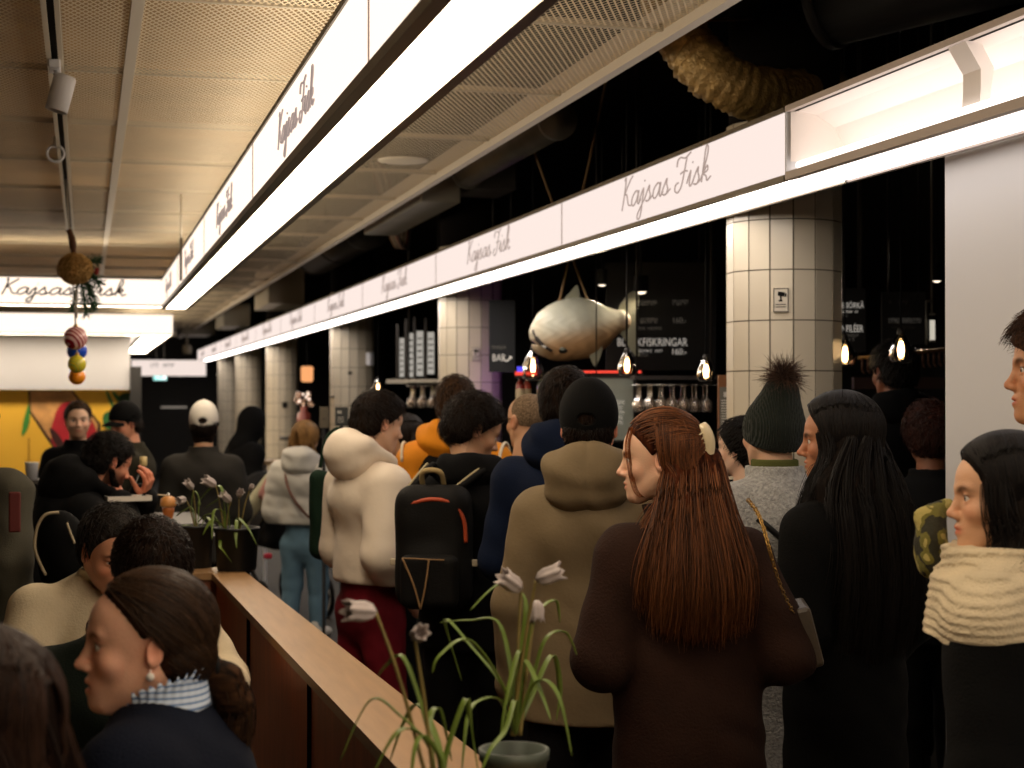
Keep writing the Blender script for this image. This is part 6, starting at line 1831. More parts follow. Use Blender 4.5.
# ================================================================== THE FISH BAR
FACE_CAM = Matrix.Rotation(math.pi/2, 4, 'X')
def board(label, px0, py0, px1, py1, d, texts, frame=None, yaw=0.0, bmat=None, name='menu_board', group=None):
    """A hanging blackboard facing the hall; texts = (string, px, py, pixel height, material, stretch)."""
    a, b = at(px0, py1, d), at(px1, py0, d)
    c = (a + b)/2; w = (Vector((a.x, a.y)) - Vector((b.x, b.y))).length; h = b.z - a.z
    root = empty(name, c, -YAW + yaw, label, 'menu board', group)
    mb = MB(); mb.box((-w/2, 0, -h/2), (w/2, .02, h/2)); mb.build('panel', bmat or M['board'], root)
    if frame:
        mb = MB(); t = .012
        mb.box((-w/2 - t, -.006, h/2), (w/2 + t, .026, h/2 + t)); mb.box((-w/2 - t, -.006, -h/2 - t), (w/2 + t, .026, -h/2)); mb.box((-w/2 - t, -.006, -h/2), (-w/2, .026, h/2)); mb.box((w/2, -.006, -h/2), (w/2 + t, .026, h/2)); mb.build('frame', frame, root)
    for q in (-.35, .35):
        mb = MB(); mb.tube([(w*q, .012, h/2), (w*q, .012, 4.3 - c.z)], .004, 6); mb.build('hanger_wire', M['darkframe'], root)
    pxm, pym = (px0 + px1)/2, (py0 + py1)/2
    for (s, px, py, ph, m, st) in texts:
        sz = ph/F_PX*d/.70
        if s[0] == '~':
            scribble(int(s[1:]), sz, 'lettering', m, root, Matrix.Translation(((px - pxm)/F_PX*d, -.002, -(py - pym)/F_PX*d)) @ FACE_CAM @ Matrix.Diagonal((st, 1, 1, 1)), int(px + py)); continue
        text_mesh(s, sz, 'lettering', m, root, Matrix.Translation(((px - pxm)/F_PX*d, -.002, -(py - pym)/F_PX*d)) @ FACE_CAM @ Matrix.Diagonal((st, 1, 1, 1)), align='LEFT')
    return root
CH = mat('glowing_chalk', '#d8d2c6', .9, emit=(.8, .75, .68), estr=.35)      # chalk glows by itself, standing in for lamp light on it
CH2 = mat('faint_glow_chalk', '#8a857c', .9, emit=(.8, .75, .68), estr=.04)  # same stand-in glow, much weaker
board('wide black menu board with chalk dish names and prices behind the fish', 606, 262, 716, 370, 10.2,
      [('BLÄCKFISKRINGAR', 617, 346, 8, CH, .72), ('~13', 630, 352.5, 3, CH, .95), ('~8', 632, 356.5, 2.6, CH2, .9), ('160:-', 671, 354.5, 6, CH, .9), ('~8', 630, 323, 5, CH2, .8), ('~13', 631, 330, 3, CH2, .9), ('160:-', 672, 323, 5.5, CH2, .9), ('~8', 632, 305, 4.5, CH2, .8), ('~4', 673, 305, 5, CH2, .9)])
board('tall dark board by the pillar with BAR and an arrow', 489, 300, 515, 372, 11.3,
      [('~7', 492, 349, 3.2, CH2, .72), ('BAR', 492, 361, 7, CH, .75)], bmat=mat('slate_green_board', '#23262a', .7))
p0 = at(508, 357, 11.28)
ar = MB(); ar.tube(spline([at(503, 359, 11.26) - p0, at(507, 361, 11.26) - p0, at(511, 357, 11.26) - p0], 5), .006, 6); ar.tube([at(509, 357, 11.26) - p0, at(511.3, 356.6, 11.26) - p0, at(511.5, 359, 11.26) - p0], .006, 6)
o = ar.build('arrow', CH); o.parent = bpy.data.objects['menu_board.001']
o.matrix_world = Matrix.Translation(p0); o.matrix_parent_inverse = Matrix.Identity(4)
bpy.context.view_layer.update()
o.matrix_basis = bpy.data.objects['menu_board.001'].matrix_world.inverted() @ Matrix.Translation(p0)
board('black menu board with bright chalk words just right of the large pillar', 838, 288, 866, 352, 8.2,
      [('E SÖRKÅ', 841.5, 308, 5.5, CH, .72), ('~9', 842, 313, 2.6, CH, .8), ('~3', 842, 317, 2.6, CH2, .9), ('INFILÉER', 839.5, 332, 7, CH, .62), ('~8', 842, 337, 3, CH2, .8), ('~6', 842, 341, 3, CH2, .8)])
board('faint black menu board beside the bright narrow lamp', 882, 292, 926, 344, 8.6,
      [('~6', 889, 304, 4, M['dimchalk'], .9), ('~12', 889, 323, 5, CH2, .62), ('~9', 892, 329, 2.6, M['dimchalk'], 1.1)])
o = board('pale glass menu board with white writing behind the beige man', 590, 378, 633, 440, 9.2,
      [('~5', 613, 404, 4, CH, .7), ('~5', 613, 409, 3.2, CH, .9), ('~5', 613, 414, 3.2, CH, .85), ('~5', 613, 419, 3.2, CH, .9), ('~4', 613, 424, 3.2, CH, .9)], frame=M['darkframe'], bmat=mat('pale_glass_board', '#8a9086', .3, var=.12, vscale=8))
# wooden board with a printed menu card
root = empty('wooden_menu_board', at(727, 408, 7.4), -YAW, 'wooden board with a printed grey menu card beside the pillar', 'menu board')
k = 7.4/1600
mb = MB(); mb.box((-9*k, 0, -34*k), (9*k, .02, 33*k), bev=.003); mb.build('board', mat('oak_board', '#7a4c28', .6, var=.25, vscale=5, stretch=(20, 20, 2)), root)
mb = MB(); mb.box((-7.5*k, -.004, -30*k), (3.5*k, -.001, 21*k)); mb.build('menu_card', mat('grey_card', '#6a675e', .8), root)
mb = MB()
rr = random.Random(2)
for j in range(14): mb.box((-6*k, -.006, (7 - j*2.6)*k), ((-6 + rr.uniform(5, 8))*k, -.004, (8.1 - j*2.6)*k))
mb.box((-3.5*k, -.006, 11*k), (-.5*k, -.004, 16*k)); mb.build('printed_lines', M['chalk'], root)
mb = MB(); mb.box((-.02, .02, -root.location.z), (.02, .05, 30*k)); mb.build('stand', M['darkframe'], root)

# ---- the big model fish on its ropes
DF = 9.6; FS = 9.6/8.6
fo = at(574, 329, DF)
root = empty('model_fish', fo, -YAW, 'large pale model fish hanging on two ropes behind the light box', 'model fish')
root.scale = (FS, FS, FS)
def fish_body(F):
    # belly-down round body, snout to the left and a little lower
    F.add(ell((-.005, 0, .0), (.205, .120, .166), (0, -.10, 0)), .01)
    F.add(ell((-.10, 0, -.030), (.128, .102, .135), (0, -.35, 0)), .05)
    F.add(cone((.08, 0, .005), (.250, 0, .045), .125, .058, .6), .06)
    F.add(ell((-.195, 0, -.050), (.038, .052, .062), (0, -.25, 0)), .03)
    F.add(ell((-.165, 0, -.095), (.045, .05, .035)), .03)
    F.cut(ell((-.228, 0, -.070), (.050, .10, .007), (0, .5, 0)), .006)
Fd = Field((-.34, -.2, -.25), (.34, .2, .25), .006); fish_body(Fd)
x, y, z = Fd.grid(); Fd.F += .0016*np.sin(95*x + 2*np.sin(60*z))*np.sin(95*z)
V, Q = nets(Fd)
# the painted colouring: pale grey-green above, warm tan cheek and belly, as on the model itself
zz, xx = V[:, 2], V[:, 0]
m_ = 1/(1 + np.exp((zz + .035 - .22*(xx + .05))/.022)); nz_ = noise3(V[:, 0], V[:, 1], V[:, 2], 30, 3)
top_ = np.array(srgb('#c8c8b4')); tan = np.array(srgb('#b48a5c')); pal = np.array(srgb('#d8cbb0'))
tint = top_*(1 - m_[:, None]) + tan*m_[:, None]
m2 = np.exp(-(((xx + .20)/.045)**2)); tint = tint*(1 - m2[:, None]*.6) + pal*m2[:, None]*.6
tint *= (1 + .16*nz_)[:, None]
def vcol_mat(name, rough):
    m = mat(name, '#ffffff', rough); nt = m.node_tree
    a = nt.nodes.new('ShaderNodeAttribute'); a.attribute_name = 'tint'; nt.links.new(a.outputs['Color'], nt.nodes['Principled BSDF'].inputs['Base Color'])
    return m
link('body', np_mesh('fish_body', V, Q, tint.astype(np.float32)), vcol_mat('fish_skin', .45), root)
FIN = wave_mat('fish_fin', '#c4c2a4', 26, 'Z', .6, .8, .6, .45)
def fin(name, outline, th, m, y=0.0, tilt=0.0):
    mb = MB(); n = len(outline); P0 = spline([(a, 0, b) for a, b in outline], 5, True); n = len(P0)
    Rr = Matrix.Translation((0, y, 0)) @ Matrix.Rotation(tilt, 4, 'X')
    mb.add([Rr @ (p + Vector((0, -th, 0))) for p in P0] + [Rr @ (p + Vector((0, th, 0))) for p in P0], [tuple(range(n)), tuple(range(n, 2*n))[::-1]] + [(i, n+i, n+(i+1) % n, (i+1) % n) for i in range(n)])
    return mb.build(name, m, root)
fin('tail_fin', [(.235, .095), (.262, .15), (.300, .195), (.345, .200), (.345, .11), (.335, .03), (.340, -.06), (.350, -.145), (.315, -.125), (.268, -.05), (.235, .0)], .006, FIN)
fin('dorsal_fin', [(-.050, .160), (-.02, .20), (.01, .235), (.024, .22), (.024, .160)], .008, mat('fin_plain', '#a5a58e', .6))
fin('rear_fin', [(.125, .095), (.15, .115), (.19, .118), (.195, .085), (.16, .075)], .006, M['fin2'] if 'fin2' in M else mat('fin_plain_rear', '#9a9a80', .6))
fin('pelvic_fin', [(.075, -.10), (.12, -.07), (.15, -.11), (.115, -.20), (.09, -.17)], .006, mat('fin_belly', '#8a8670', .6), -.06, .15)
for s in (-1, 1):
    mb = MB(); mb.ball((-.062, s*.080, -.112), (.030, .018, .021), 18); e = mb.build('eye_socket', mat('fish_eye_rim', '#2a2622', .5), root)
    mb = MB(); mb.ball((-.064, s*.094, -.110), (.019, .010, .012), 16); mb.build('eye', mat('fish_eye', '#6a6a5c', .15), e)
mb = MB(); mb.tube(spline([(-.222, -.06, -.01), (-.212, -.085, -.04), (-.185, -.095, -.075), (-.155, -.095, -.100), (-.12, -.085, -.12)], 6), [.006]*8 + [.012]*8 + [.008]*9, 8); mb.build('mouth_line', mat('fish_mouth', '#2c241e', .6), root)
mb = MB(); mb.tube(spline([(-.206, -.075, -.055), (-.18, -.098, -.085), (-.155, -.10, -.105)], 6), .007, 8); mb.build('teeth', M['chalk'], root)
mb = MB()
tb_ = Vector(at(575, 270, DF)) - fo; Mi = Matrix.Rotation(YAW, 4, 'Z')
for (px, py) in ((560, 300), (588, 301)):
    q = Mi @ (at(px, py, DF) - fo); t = Mi @ (at(568 if px < 570 else 574, 262, DF) - fo)
    q /= FS; t /= FS
    mb.tube([t + (t - q)*14, t, q, q + Vector((.006, 0, -.03))], .006, 8)
    mb.tube([q + Vector((-.01, 0, .0)), q + Vector((.012, 0, -.006))], .011, 8)
mb.build('rope', mat('hemp_rope', '#8a6c48', .8), root)

# ---- pendant lamps: clear teardrop globes with a glowing filament
def pendant(label, px, py, d, h):
    c = at(px, py, d); root = empty('pendant_lamp', c, 0, label, 'pendant lamp', 'teardrop pendant lamps over the bar')
    r = h*.36
    mb = MB(); prof = [(.006, h*.5), (r*.30, h*.44), (r*.62, h*.24), (r*.92, h*.0), (r, -h*.18), (r*.93, -h*.36), (r*.70, -h*.46)]
    mb.lathe(prof + [(a*.96, b) for a, b in prof[::-1]], n=28); mb.build('glass_globe', PGL, root)
    mb = MB(); mb.lathe([(0, h*.62), (.012, h*.62), (.016, h*.5), (.018, h*.30), (0, h*.29)], n=14); mb.build('socket', M['darkframe'], root)
    mb = MB(); mb.lathe([(0, h*.22), (.008, h*.2), (.014, -h*.02), (.011, -h*.26), (0, -h*.32)], n=12); mb.build('filament', FIL, root)
    mb = MB(); mb.tube([(0, 0, h*.6), (0, 0, 4.32 - c.z)], .004, 6); mb.build('cord', M['black'], root)
FIL = emitter('filament_glow', (1, .72, .40), 26)
PGL = mat('smoked_glass', '#e8d8c0', .05, trans=1.0)
for a in [('teardrop pendant lamp right below the model fish snout', 533, 366, 10.0, .20), ('teardrop pendant lamp below the tail of the model fish', 627, 364, 8.0, .13), ('teardrop pendant lamp next to the wooden menu board', 706, 370, 7.6, .12),
          ('teardrop pendant lamp in front of the rail by the white wall', 901, 348, 6.6, .135), ('teardrop pendant lamp half hidden by the large pillar', 845, 353, 7.4, .14), ('teardrop pendant lamp in the dark gap left of the second pillar', 378, 388, 15.2, .17)]: pendant(*a)
def spot_light(root, label, d):
    """The little spot's own light, thrown down on the bar."""
    l = bpy.data.lights.new('spot_beam', 'SPOT'); l.energy = 7; l.color = (1, .82, .62); l.spot_size = 1.9; l.spot_blend = .6; l.shadow_soft_size = .04
    o = bpy.data.objects.new('spot_beam', l); COL.objects.link(o); o.parent = root; o.location = (0, 0, -.05)
    tgt = at(590, 335, 9.4) if d > 9.1 else at(880, 330, 8.6)
    o.rotation_euler = (tgt - Vector(root.location)).to_track_quat('-Z', 'Y').to_euler()
for label, px, py, d, s_ in [('small bright ceiling spot behind the fish tail', 641, 291, 9.6, .035), ('pair of small bright spots above the fish tail', 602, 284, 9.8, .026), ('tiny bright spot above the right menu boards', 937, 280, 9.0, .025)]:
    root = empty('bar_spotlight', at(px, py, d), 0, label, 'spotlight', 'small spots in the bar ceiling')
    mb = MB(); mb.lathe([(s_*1.3, .09), (s_*1.3, .0), (s_*1.05, -.006), (s_, .03)], n=16); mb.build('housing', M['black'], root)
    mb = MB(); mb.ball((0, 0, 0), (s_, s_*.8, s_*.55), 14); mb.build('lamp', emitter('spot_glow', (1, .82, .62), 2.2), root)
    spot_light(root, label, d)
    mb = MB(); mb.tube([(0, 0, .08), (0, 0, 4.25 - root.location.z)], .006, 6); mb.build('stem', M['black'], root)

l = bpy.data.lights.new('led_glow', 'POINT'); l.energy = .9; l.color = (.55, .12, 1); l.shadow_soft_size = .03
o = bpy.data.objects.new('led_glow', l); COL.objects.link(o); o.location = at(507, 385, 11.4)
# ---- bar counter, glass racks, shelves
root = empty('bar_counter', (3.35, 6.9, 0), 0, 'long dark bar counter behind the queue', 'bar counter')
T = Tm(root)
mb = MB(); mb.box((3.1, 6.9, 0), (3.6, 13.2, 1.06), M=T); mb.build('front', mat('bar_front', '#1a1413', .6, var=.2), root)
mb = MB(); mb.box((3.05, 6.85, 1.06), (3.65, 13.25, 1.10), M=T); mb.build('countertop', mat('bar_top', '#2a1c14', .35), root)
def glass_proto():
    g = empty('wine_glass', (0, 0, 0), 0, 'clear stemmed wine glass hanging upside down in the bar rack', 'wine glass', 'wine glasses hanging in the bar rack')
    mb = MB(); mb.lathe([(0, 0), (.030, -.001), (.032, -.004), (.006, -.012), (.004, -.022), (.004, -.085), (.010, -.096), (.030, -.115), (.036, -.145), (.031, -.185), (.0295, -.185), (.034, -.145), (.028, -.118), (0, -.100)], n=14); mb.build('bowl_and_stem', BGL, g)
    return g
BGL = mat('bar_glass', '#d8c8b8', .06, trans=.85)
def rack(label, px0, px1, py, d, rows, n, proto, ry=-YAW, fr=None):
    a, b = at(px0, py, d), at(px1, py, d); w = (b - a).length
    root = empty('glass_rack', (a + b)/2, ry, label, 'glass rack')
    mb = MB()
    for r in range(rows):
        for s in (-.016, .016): mb.tube([(-w/2, r*.085 + s, 0), (w/2, r*.085 + s, 0)], .003, 6)
    for k in range(5):
        x = -w/2 + w*k/4; mb.tube([(x, -.03, .0), (x, rows*.085, .0)], .003, 6)
    mb.build('wire_rails', M['chrome'], root)
    mb = MB(); mb.box((-w/2, -.04, .03), (w/2, rows*.085, .05)); mb.build('shelf_board', fr or mat('rack_board', '#241a16', .6), root)
    mb = MB()
    for x in (-w/2 + .02, w/2 - .02): mb.tube([(x, .05, .05), (x, .05, 4.2 - root.location.z)], .007, 6); mb.tube([(x, .05, 0), (x, .05, .05)], .005, 6)
    mb.build('hanger', M['darkframe'], root)
    Mw = Matrix.Translation(root.location) @ Matrix.Rotation(ry, 4, 'Z')
    for r in range(rows):
        for k in range(n):
            p = Mw @ Vector((-w/2 + (k + .5 + .22*(r % 2))*w/(n + .3), r*.085, .006))
            g = proto if proto.get('unused', 0) else copy_tree(proto)
            if proto.get('unused', 0): del proto['unused']
            g.location = p; g.rotation_euler = (0, 0, ry)
    return root
gp = glass_proto(); gp.scale = (.82, .82, .82); gp['unused'] = 1
rack('hanging rack full of stemmed glasses behind the auburn-haired woman', 634, 716, 385, 8.7, 4, 7, gp)
gp2 = glass_proto(); gp2['unused'] = 1
for o_ in (gp2,): o_['label'] = 'bright stemmed glass in the rack left of the second pillar'; o_['group'] = 'glasses in the far rack'
rack('far shelf rack of bright glasses between the second and third pillars', 406, 440, 386, 13.2, 3, 3, gp2, fr=mat('pale_shelf', '#b8b0a0', .5))
mb = MB(); a, b = at(386, 381, 13.3), at(441, 374, 13.3); o = MB(); L_ = (b - a).length
o.box((0, 0, -.02), (L_, .25, .015)); ob = o.build('wall_shelf', mat('pale_shelf_board', '#a9a294', .5), None, 'pale shelf over the far glass rack', 'shelf'); ob.location = a; ob.rotation_euler = (0, 0, -YAW)
# lit panels in the dark bay left of the second pillar
for k, (px0, px1, py0, py1) in enumerate([(399.5, 404, 338, 377), (408, 413.5, 333, 377), (416.5, 423, 331, 376), (427.5, 434, 332, 374)]):
    a, b = at(px0, py1, 13.6), at(px1, py0, 13.6)
    root = empty('price_panel', a, -YAW, 'narrow glowing price panel in the dark bay, %s of four' % ('leftmost', 'second from left', 'third from left', 'rightmost')[k], 'panel', 'glowing price panels')
    w, h = (Vector((a.x, a.y)) - Vector((b.x, b.y))).length, b.z - a.z
    mb = MB(); mb.box((0, 0, 0), (w, .03, h)); mb.build('lit_board', emitter('price_panel_glow', (1, .92, .80), .40), root)
    mb = MB()
    for j in range(6): mb.box((w*.15, -.003, h*(.12 + .14*j)), (w*.85, .0, h*(.15 + .14*j)))
    mb.build('text_line', M['board'], root)
    mb = MB(); mb.box((-.03, .0, -.05), (-.008, .03, h + .12)); mb.build('upright', M['darkframe'], root)
# red lit shelf strip, coolers and bottles behind the men
root = empty('red_led_shelf', at(515, 373, 10.0), -YAW, 'shelf edge with glowing red light strip behind the bar', 'shelf')
k = 10/1600
mb = MB(); mb.box((0, 0, -.03), (128*k, .25, 0)); mb.build('shelf_board', M['darkframe'], root)
mb = MB(); mb.box((0, -.012, -.014), (22*k, -.002, .008)); mb.box((64*k, -.012, 0.0), (126*k, -.002, .014)); mb.build('light_strip', emitter('red_led', (1, .08, .05), 1.1), root)
mb = MB(); mb.box((2*k, .0, .01), (10*k, .1, .04)); mb.build('blue_led', emitter('blue_led', (.12, .1, 1), 1.0), root)
def bottle(label, px, pyb, d, h, col, group=None, liquid=None):
    root = empty('bottle', at(px, pyb, d), 0, label, 'bottle', group)
    r = h*.135
    mb = MB(); mb.lathe([(0, 0), (r*.9, 0), (r, .008), (r, h*.55), (r*.75, h*.66), (r*.36, h*.76), (r*.34, h*.95), (r*.40, h*.96), (r*.40, h), (0, h)], n=18); mb.build('glass_body', mat('bottle_' + col, col, .12, coat=.3), root)
    mb = MB(); mb.lathe([(r*1.01, h*.15), (r*1.012, h*.48)], n=18); mb.build('label', mat('bottle_label', '#b8a888', .7), root)
    mb = MB(); mb.lathe([(r*.37, h*.86), (r*.42, h*.87), (r*.42, h*1.005), (0, h*1.01)], n=14); mb.build('cap', mat('bottle_cap', '#c8b078', .5), root)
for i, (px, col) in enumerate([(520, '#8a2a24'), (527, '#c05040'), (541, '#9aa89a'), (549, '#b8c8c8'), (566, '#3a3a2a'), (598, '#c88a30'), (606, '#5a3a20')]):
    bottle(('red spirit bottle leftmost on the red-lit shelf', 'orange-red bottle on the red-lit shelf', 'pale green bottle under the fish snout', 'pale clear bottle under the fish belly', 'dark bottle behind the tall man', 'amber bottle right of the tall man', 'brown bottle next to the glass menu board')[i], px, 404, 10.1 + .02*(i % 2), .20, col, 'bottles behind the bar')
mb = MB(); a = at(512, 404.5, 10.05); o = MB(); o.box((0, -.06, -.04), (.66, .2, -.004)); o.box((.02, .1, -a.z), (.06, .16, -.04)); o.box((.60, .1, -a.z), (.64, .16, -.04)); ob = o.build('bottle_shelf', M['darkframe'], None, 'dark lower shelf carrying the bar bottles', 'shelf'); ob.location = a; ob.rotation_euler = (0, 0, -YAW)
# rail with small hooks and glasses in the right-hand bay
root = empty('hook_rail', at(858, 358, 8.3), -YAW, 'brass rail with a row of small glass hooks in the right-hand bay', 'rail')
k = 8.3/1600
mb = MB(); mb.tube([(0, 0, 0), (92*k, .0, 9*k)], .010, 8); mb.build('rail_bar', mat('brass_rail', '#a07a48', .35, metal=.7), root)
mb = MB()
for j in range(16):
    x = (4 + j*5.5)*k; z = 9*k*(x/(92*k)); mb.tube([(x, -.01, z - .005), (x, -.012, z - .07)], .006, 6); mb.tube([(x, -.012, z - .07), (x + .012, -.012, z - .085)], .005, 6)
mb.build('hook', mat('dark_hook', '#5a3a28', .5, metal=.4), root)
mb = MB(); mb.box((-.02, .0, -.16), (94*k, .06, -.10)); mb.build('lower_bar', mat('mahogany', '#2c1712', .5), root)
mb = MB(); mb.tube([(2*k, .02, 0), (2*k, .02, 4.2 - root.location.z)], .008, 6); mb.tube([(90*k, .02, 9*k), (90*k, .02, 4.2 - root.location.z)], .008, 6); mb.build('hanger', M['darkframe'], root)
root = empty('tall_lamp', at(933, 331, 8.4), -YAW, 'slim bright vertical lamp near the white wall', 'lamp')
k = 8.4/1600
mb = MB(); mb.box((-2.2*k, 0, -9*k), (2.2*k, .02, 11*k)); mb.build('lit_tube', emitter('tall_lamp_glow', (1, .92, .75), .55), root)
mb = MB(); mb.box((-2.6*k, 0, -11*k), (2.6*k, .025, -9*k)); mb.box((-2.6*k, 0, 16*k), (2.6*k, .025, 18*k)); mb.tube([(0, .02, 17*k), (0, .02, 4.32 - root.location.z)], .006, 6); mb.tube([(-6*k, .01, -14*k), (-6*k, .01, 30*k)], .006, 6); mb.tube([(-6*k, .01, 30*k), (0, .02, 30*k)], .006, 6); mb.build('mount', M['galv'], root)
# lantern and glassware glimpsed through the gap between the third and fourth pillars
root = empty('hanging_lantern', at(307, 374, 20.0), 0, 'small glowing orange lantern between two pillars', 'lamp')
mb = MB(); mb.lathe([(.055, -.10), (.075, -.08), (.078, .08), (.055, .10)], n=18); mb.build('shade', emitter('lantern_glow', (1, .42, .16), 1.0), root)
mb = MB(); mb.ball((0, 0, 0), .035, 12); mb.build('bulb', emitter('lantern_bulb', (1, .7, .4), 3.0), root)
mb = MB(); mb.tube([(0, 0, .1), (0, 0, 4.32 - root.location.z)], .006, 6); mb.lathe([(0, .11), (.06, .10), (.06, .09)], n=14); mb.build('cord', M['black'], root)
root = empty('glass_cluster', at(304, 403, 20.0), 0, 'sparkling cluster of clear glass over a red jar', 'glassware')
mb = MB(); rr = random.Random(6)
for j in range(9): mb.ball((rr.uniform(-.09, .09), rr.uniform(-.06, .06), rr.uniform(-.05, .14)), rr.uniform(.03, .05), 10)
mb.build('glass_bulb', mat('sparkle_glass', '#f0d0b8', .08, trans=.7), root)
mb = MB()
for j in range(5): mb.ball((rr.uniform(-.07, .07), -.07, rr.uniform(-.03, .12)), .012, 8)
mb.build('glowing_glint', emitter('glint', (1, .8, .65), 2.5), root)  # glowing beads stand in for glints on the glass
mb = MB(); mb.lathe([(0, -.42), (.08, -.42), (.085, -.38), (.085, -.14), (.04, -.10), (.04, -.05), (0, -.05)], n=18); mb.build('red_jar', mat('red_jar', '#8a4034', .3), root)
mb = MB(); mb.lathe([(0, -.42), (.3, -.42), (.3, -.46), (.05, -.47), (.05, 0.0 - root.location.z + .0), (0, 0.0 - root.location.z)], n=20); mb.build('stand', M['darkframe'], root)

# ---- stickers and small signs on the pillars
def on_pillar(py_c, px, y0, w_px, h_px, build, label, name, cat, x0=2.76, r=.235, group=None):
    """Place something on the pillar at (x0, y0) where the picture shows it."""
    d = at(px, py_c, 1.0) - Vector((0, 0, CAM_Z)); cx, cy = x0, y0
    A = d.x**2 + d.y**2; B_ = -2*(d.x*cx + d.y*cy); C_ = cx*cx + cy*cy - (r + .003)**2
    t = (-B_ - math.sqrt(max(0, B_*B_ - 4*A*C_)))/(2*A)
    p = Vector((0, 0, CAM_Z)) + d*t
    n = Vector((p.x - cx, p.y - cy, 0)).normalized()
    root = empty(name, p, math.atan2(n.y, n.x) + math.pi/2, label, cat, group)
    k = t/1600*1.0
    build(root, w_px*k, h_px*k, k)
def cam_sticker(root, w, h, k):
    mb = MB(); mb.box((-w/2, -.002, -h/2), (w/2, .012, h/2)); mb.build('plate', mat('sticker_white', '#cfc6b4', .6), root)
    mb = MB(); b = w*.06
    mb.box((-w/2, -.004, -h/2), (w/2, -.002, -h/2 + b)); mb.box((-w/2, -.004, h/2 - b), (w/2, -.002, h/2)); mb.box((-w/2, -.004, -h/2), (-w/2 + b, -.002, h/2)); mb.box((w/2 - b, -.004, -h/2), (w/2, -.002, h/2))
    mb.build('border', mat('sticker_grey', '#5a554c', .6), root)
    mb = MB(); mb.box((-w*.26, -.004, h*.16), (w*.20, -.002, h*.34), M=Matrix.Rotation(.15, 4, 'Y')); mb.box((w*.22, -.004, h*.16), (w*.32, -.002, h*.30), M=Matrix.Rotation(.15, 4, 'Y')); mb.box((-w*.05, -.004, -h*.02), (w*.05, -.002, h*.16)); mb.box((-w*.14, -.004, -h*.06), (w*.10, -.002, -.0))
    for j in range(2): mb.box((-w*.34, -.004, -h*(.20 + .1*j)), (w*.34, -.002, -h*(.17 + .1*j)))
    mb.build('camera_pictogram', M['black'], root)
on_pillar(300, 781, 6.03, 15, 24, cam_sticker, 'white camera surveillance sticker on the large tiled pillar', 'camera_sticker', 'sticker')
on_pillar(354, 475.5, 11.55, 8, 13, cam_sticker, 'small camera sticker on the second tiled pillar', 'camera_sticker', 'sticker')
def dot(root, w, h, k):
    mb = MB(); mb.box((-w/2, -.012, -h/2), (w/2, .02, h/2), bev=.004); mb.build('plate', M['darkframe'], root)
on_pillar(373, 350, 17.0, 4, 3, dot, 'upper small dark plate on the third pillar', 'small_plate', 'plate')
on_pillar(397, 332.5, 17.0, 3.5, 2.5, dot, 'lower small dark plate on the third pillar', 'small_plate', 'plate')
on_pillar(405, 285, 23.3, 5, 6, dot, 'round dark fitting on the fourth pillar', 'small_plate', 'plate')
def white_lamp(root, w, h, k):
    mb = MB(); mb.box((-w/2, -.06, -h/2), (w/2, .01, h/2), bev=.01); mb.build('casing', M['white_paint'], root)
on_pillar(359, 368, 17.0, 6, 13, white_lamp, 'white wall box on the right side of the third pillar', 'wall_box', 'wall box')
for label, px0, px1, py0, py1, d, col in [('tan card standing behind the cream hood', 319.5, 328.5, 407, 428, 10.5, '#5e5546'), ('dark menu card with two white marks behind the cream hood', 335, 348, 407, 426, 10.2, '#2e3130')]:
    a, b = at(px0, py1, d), at(px1, py0, d); root = empty('card_stand', a, -YAW, label, 'menu card')
    w, h = (Vector((a.x, a.y)) - Vector((b.x, b.y))).length, b.z - a.z
    mb = MB(); mb.box((0, 0, 0), (w, .015, h), bev=.004); mb.build('card', mat('card_' + col[1:], col, .6), root)
    mb = MB()
    if px0 > 330:
        for q in (.2, .38): mb.box((w*q, -.003, h*.66), (w*(q + .12), 0, h*.80))
        for j in range(3): mb.box((w*.2, -.003, h*(.2 + .12*j)), (w*.7, 0, h*(.23 + .12*j)))
    else: mb.box((w*.3, -.003, h*.4), (w*.7, 0, h*.46))
    mb.build('mark', M['chalk'] if px0 > 330 else M['dimchalk'], root)
    mb = MB(); mb.lathe([(0, -a.z), (.12, -a.z), (.12, .02 - a.z), (.012, .03 - a.z), (.012, 0), (0, 0)], (w/2, .0, 0), n=16); mb.build('stand', M['black'], root)

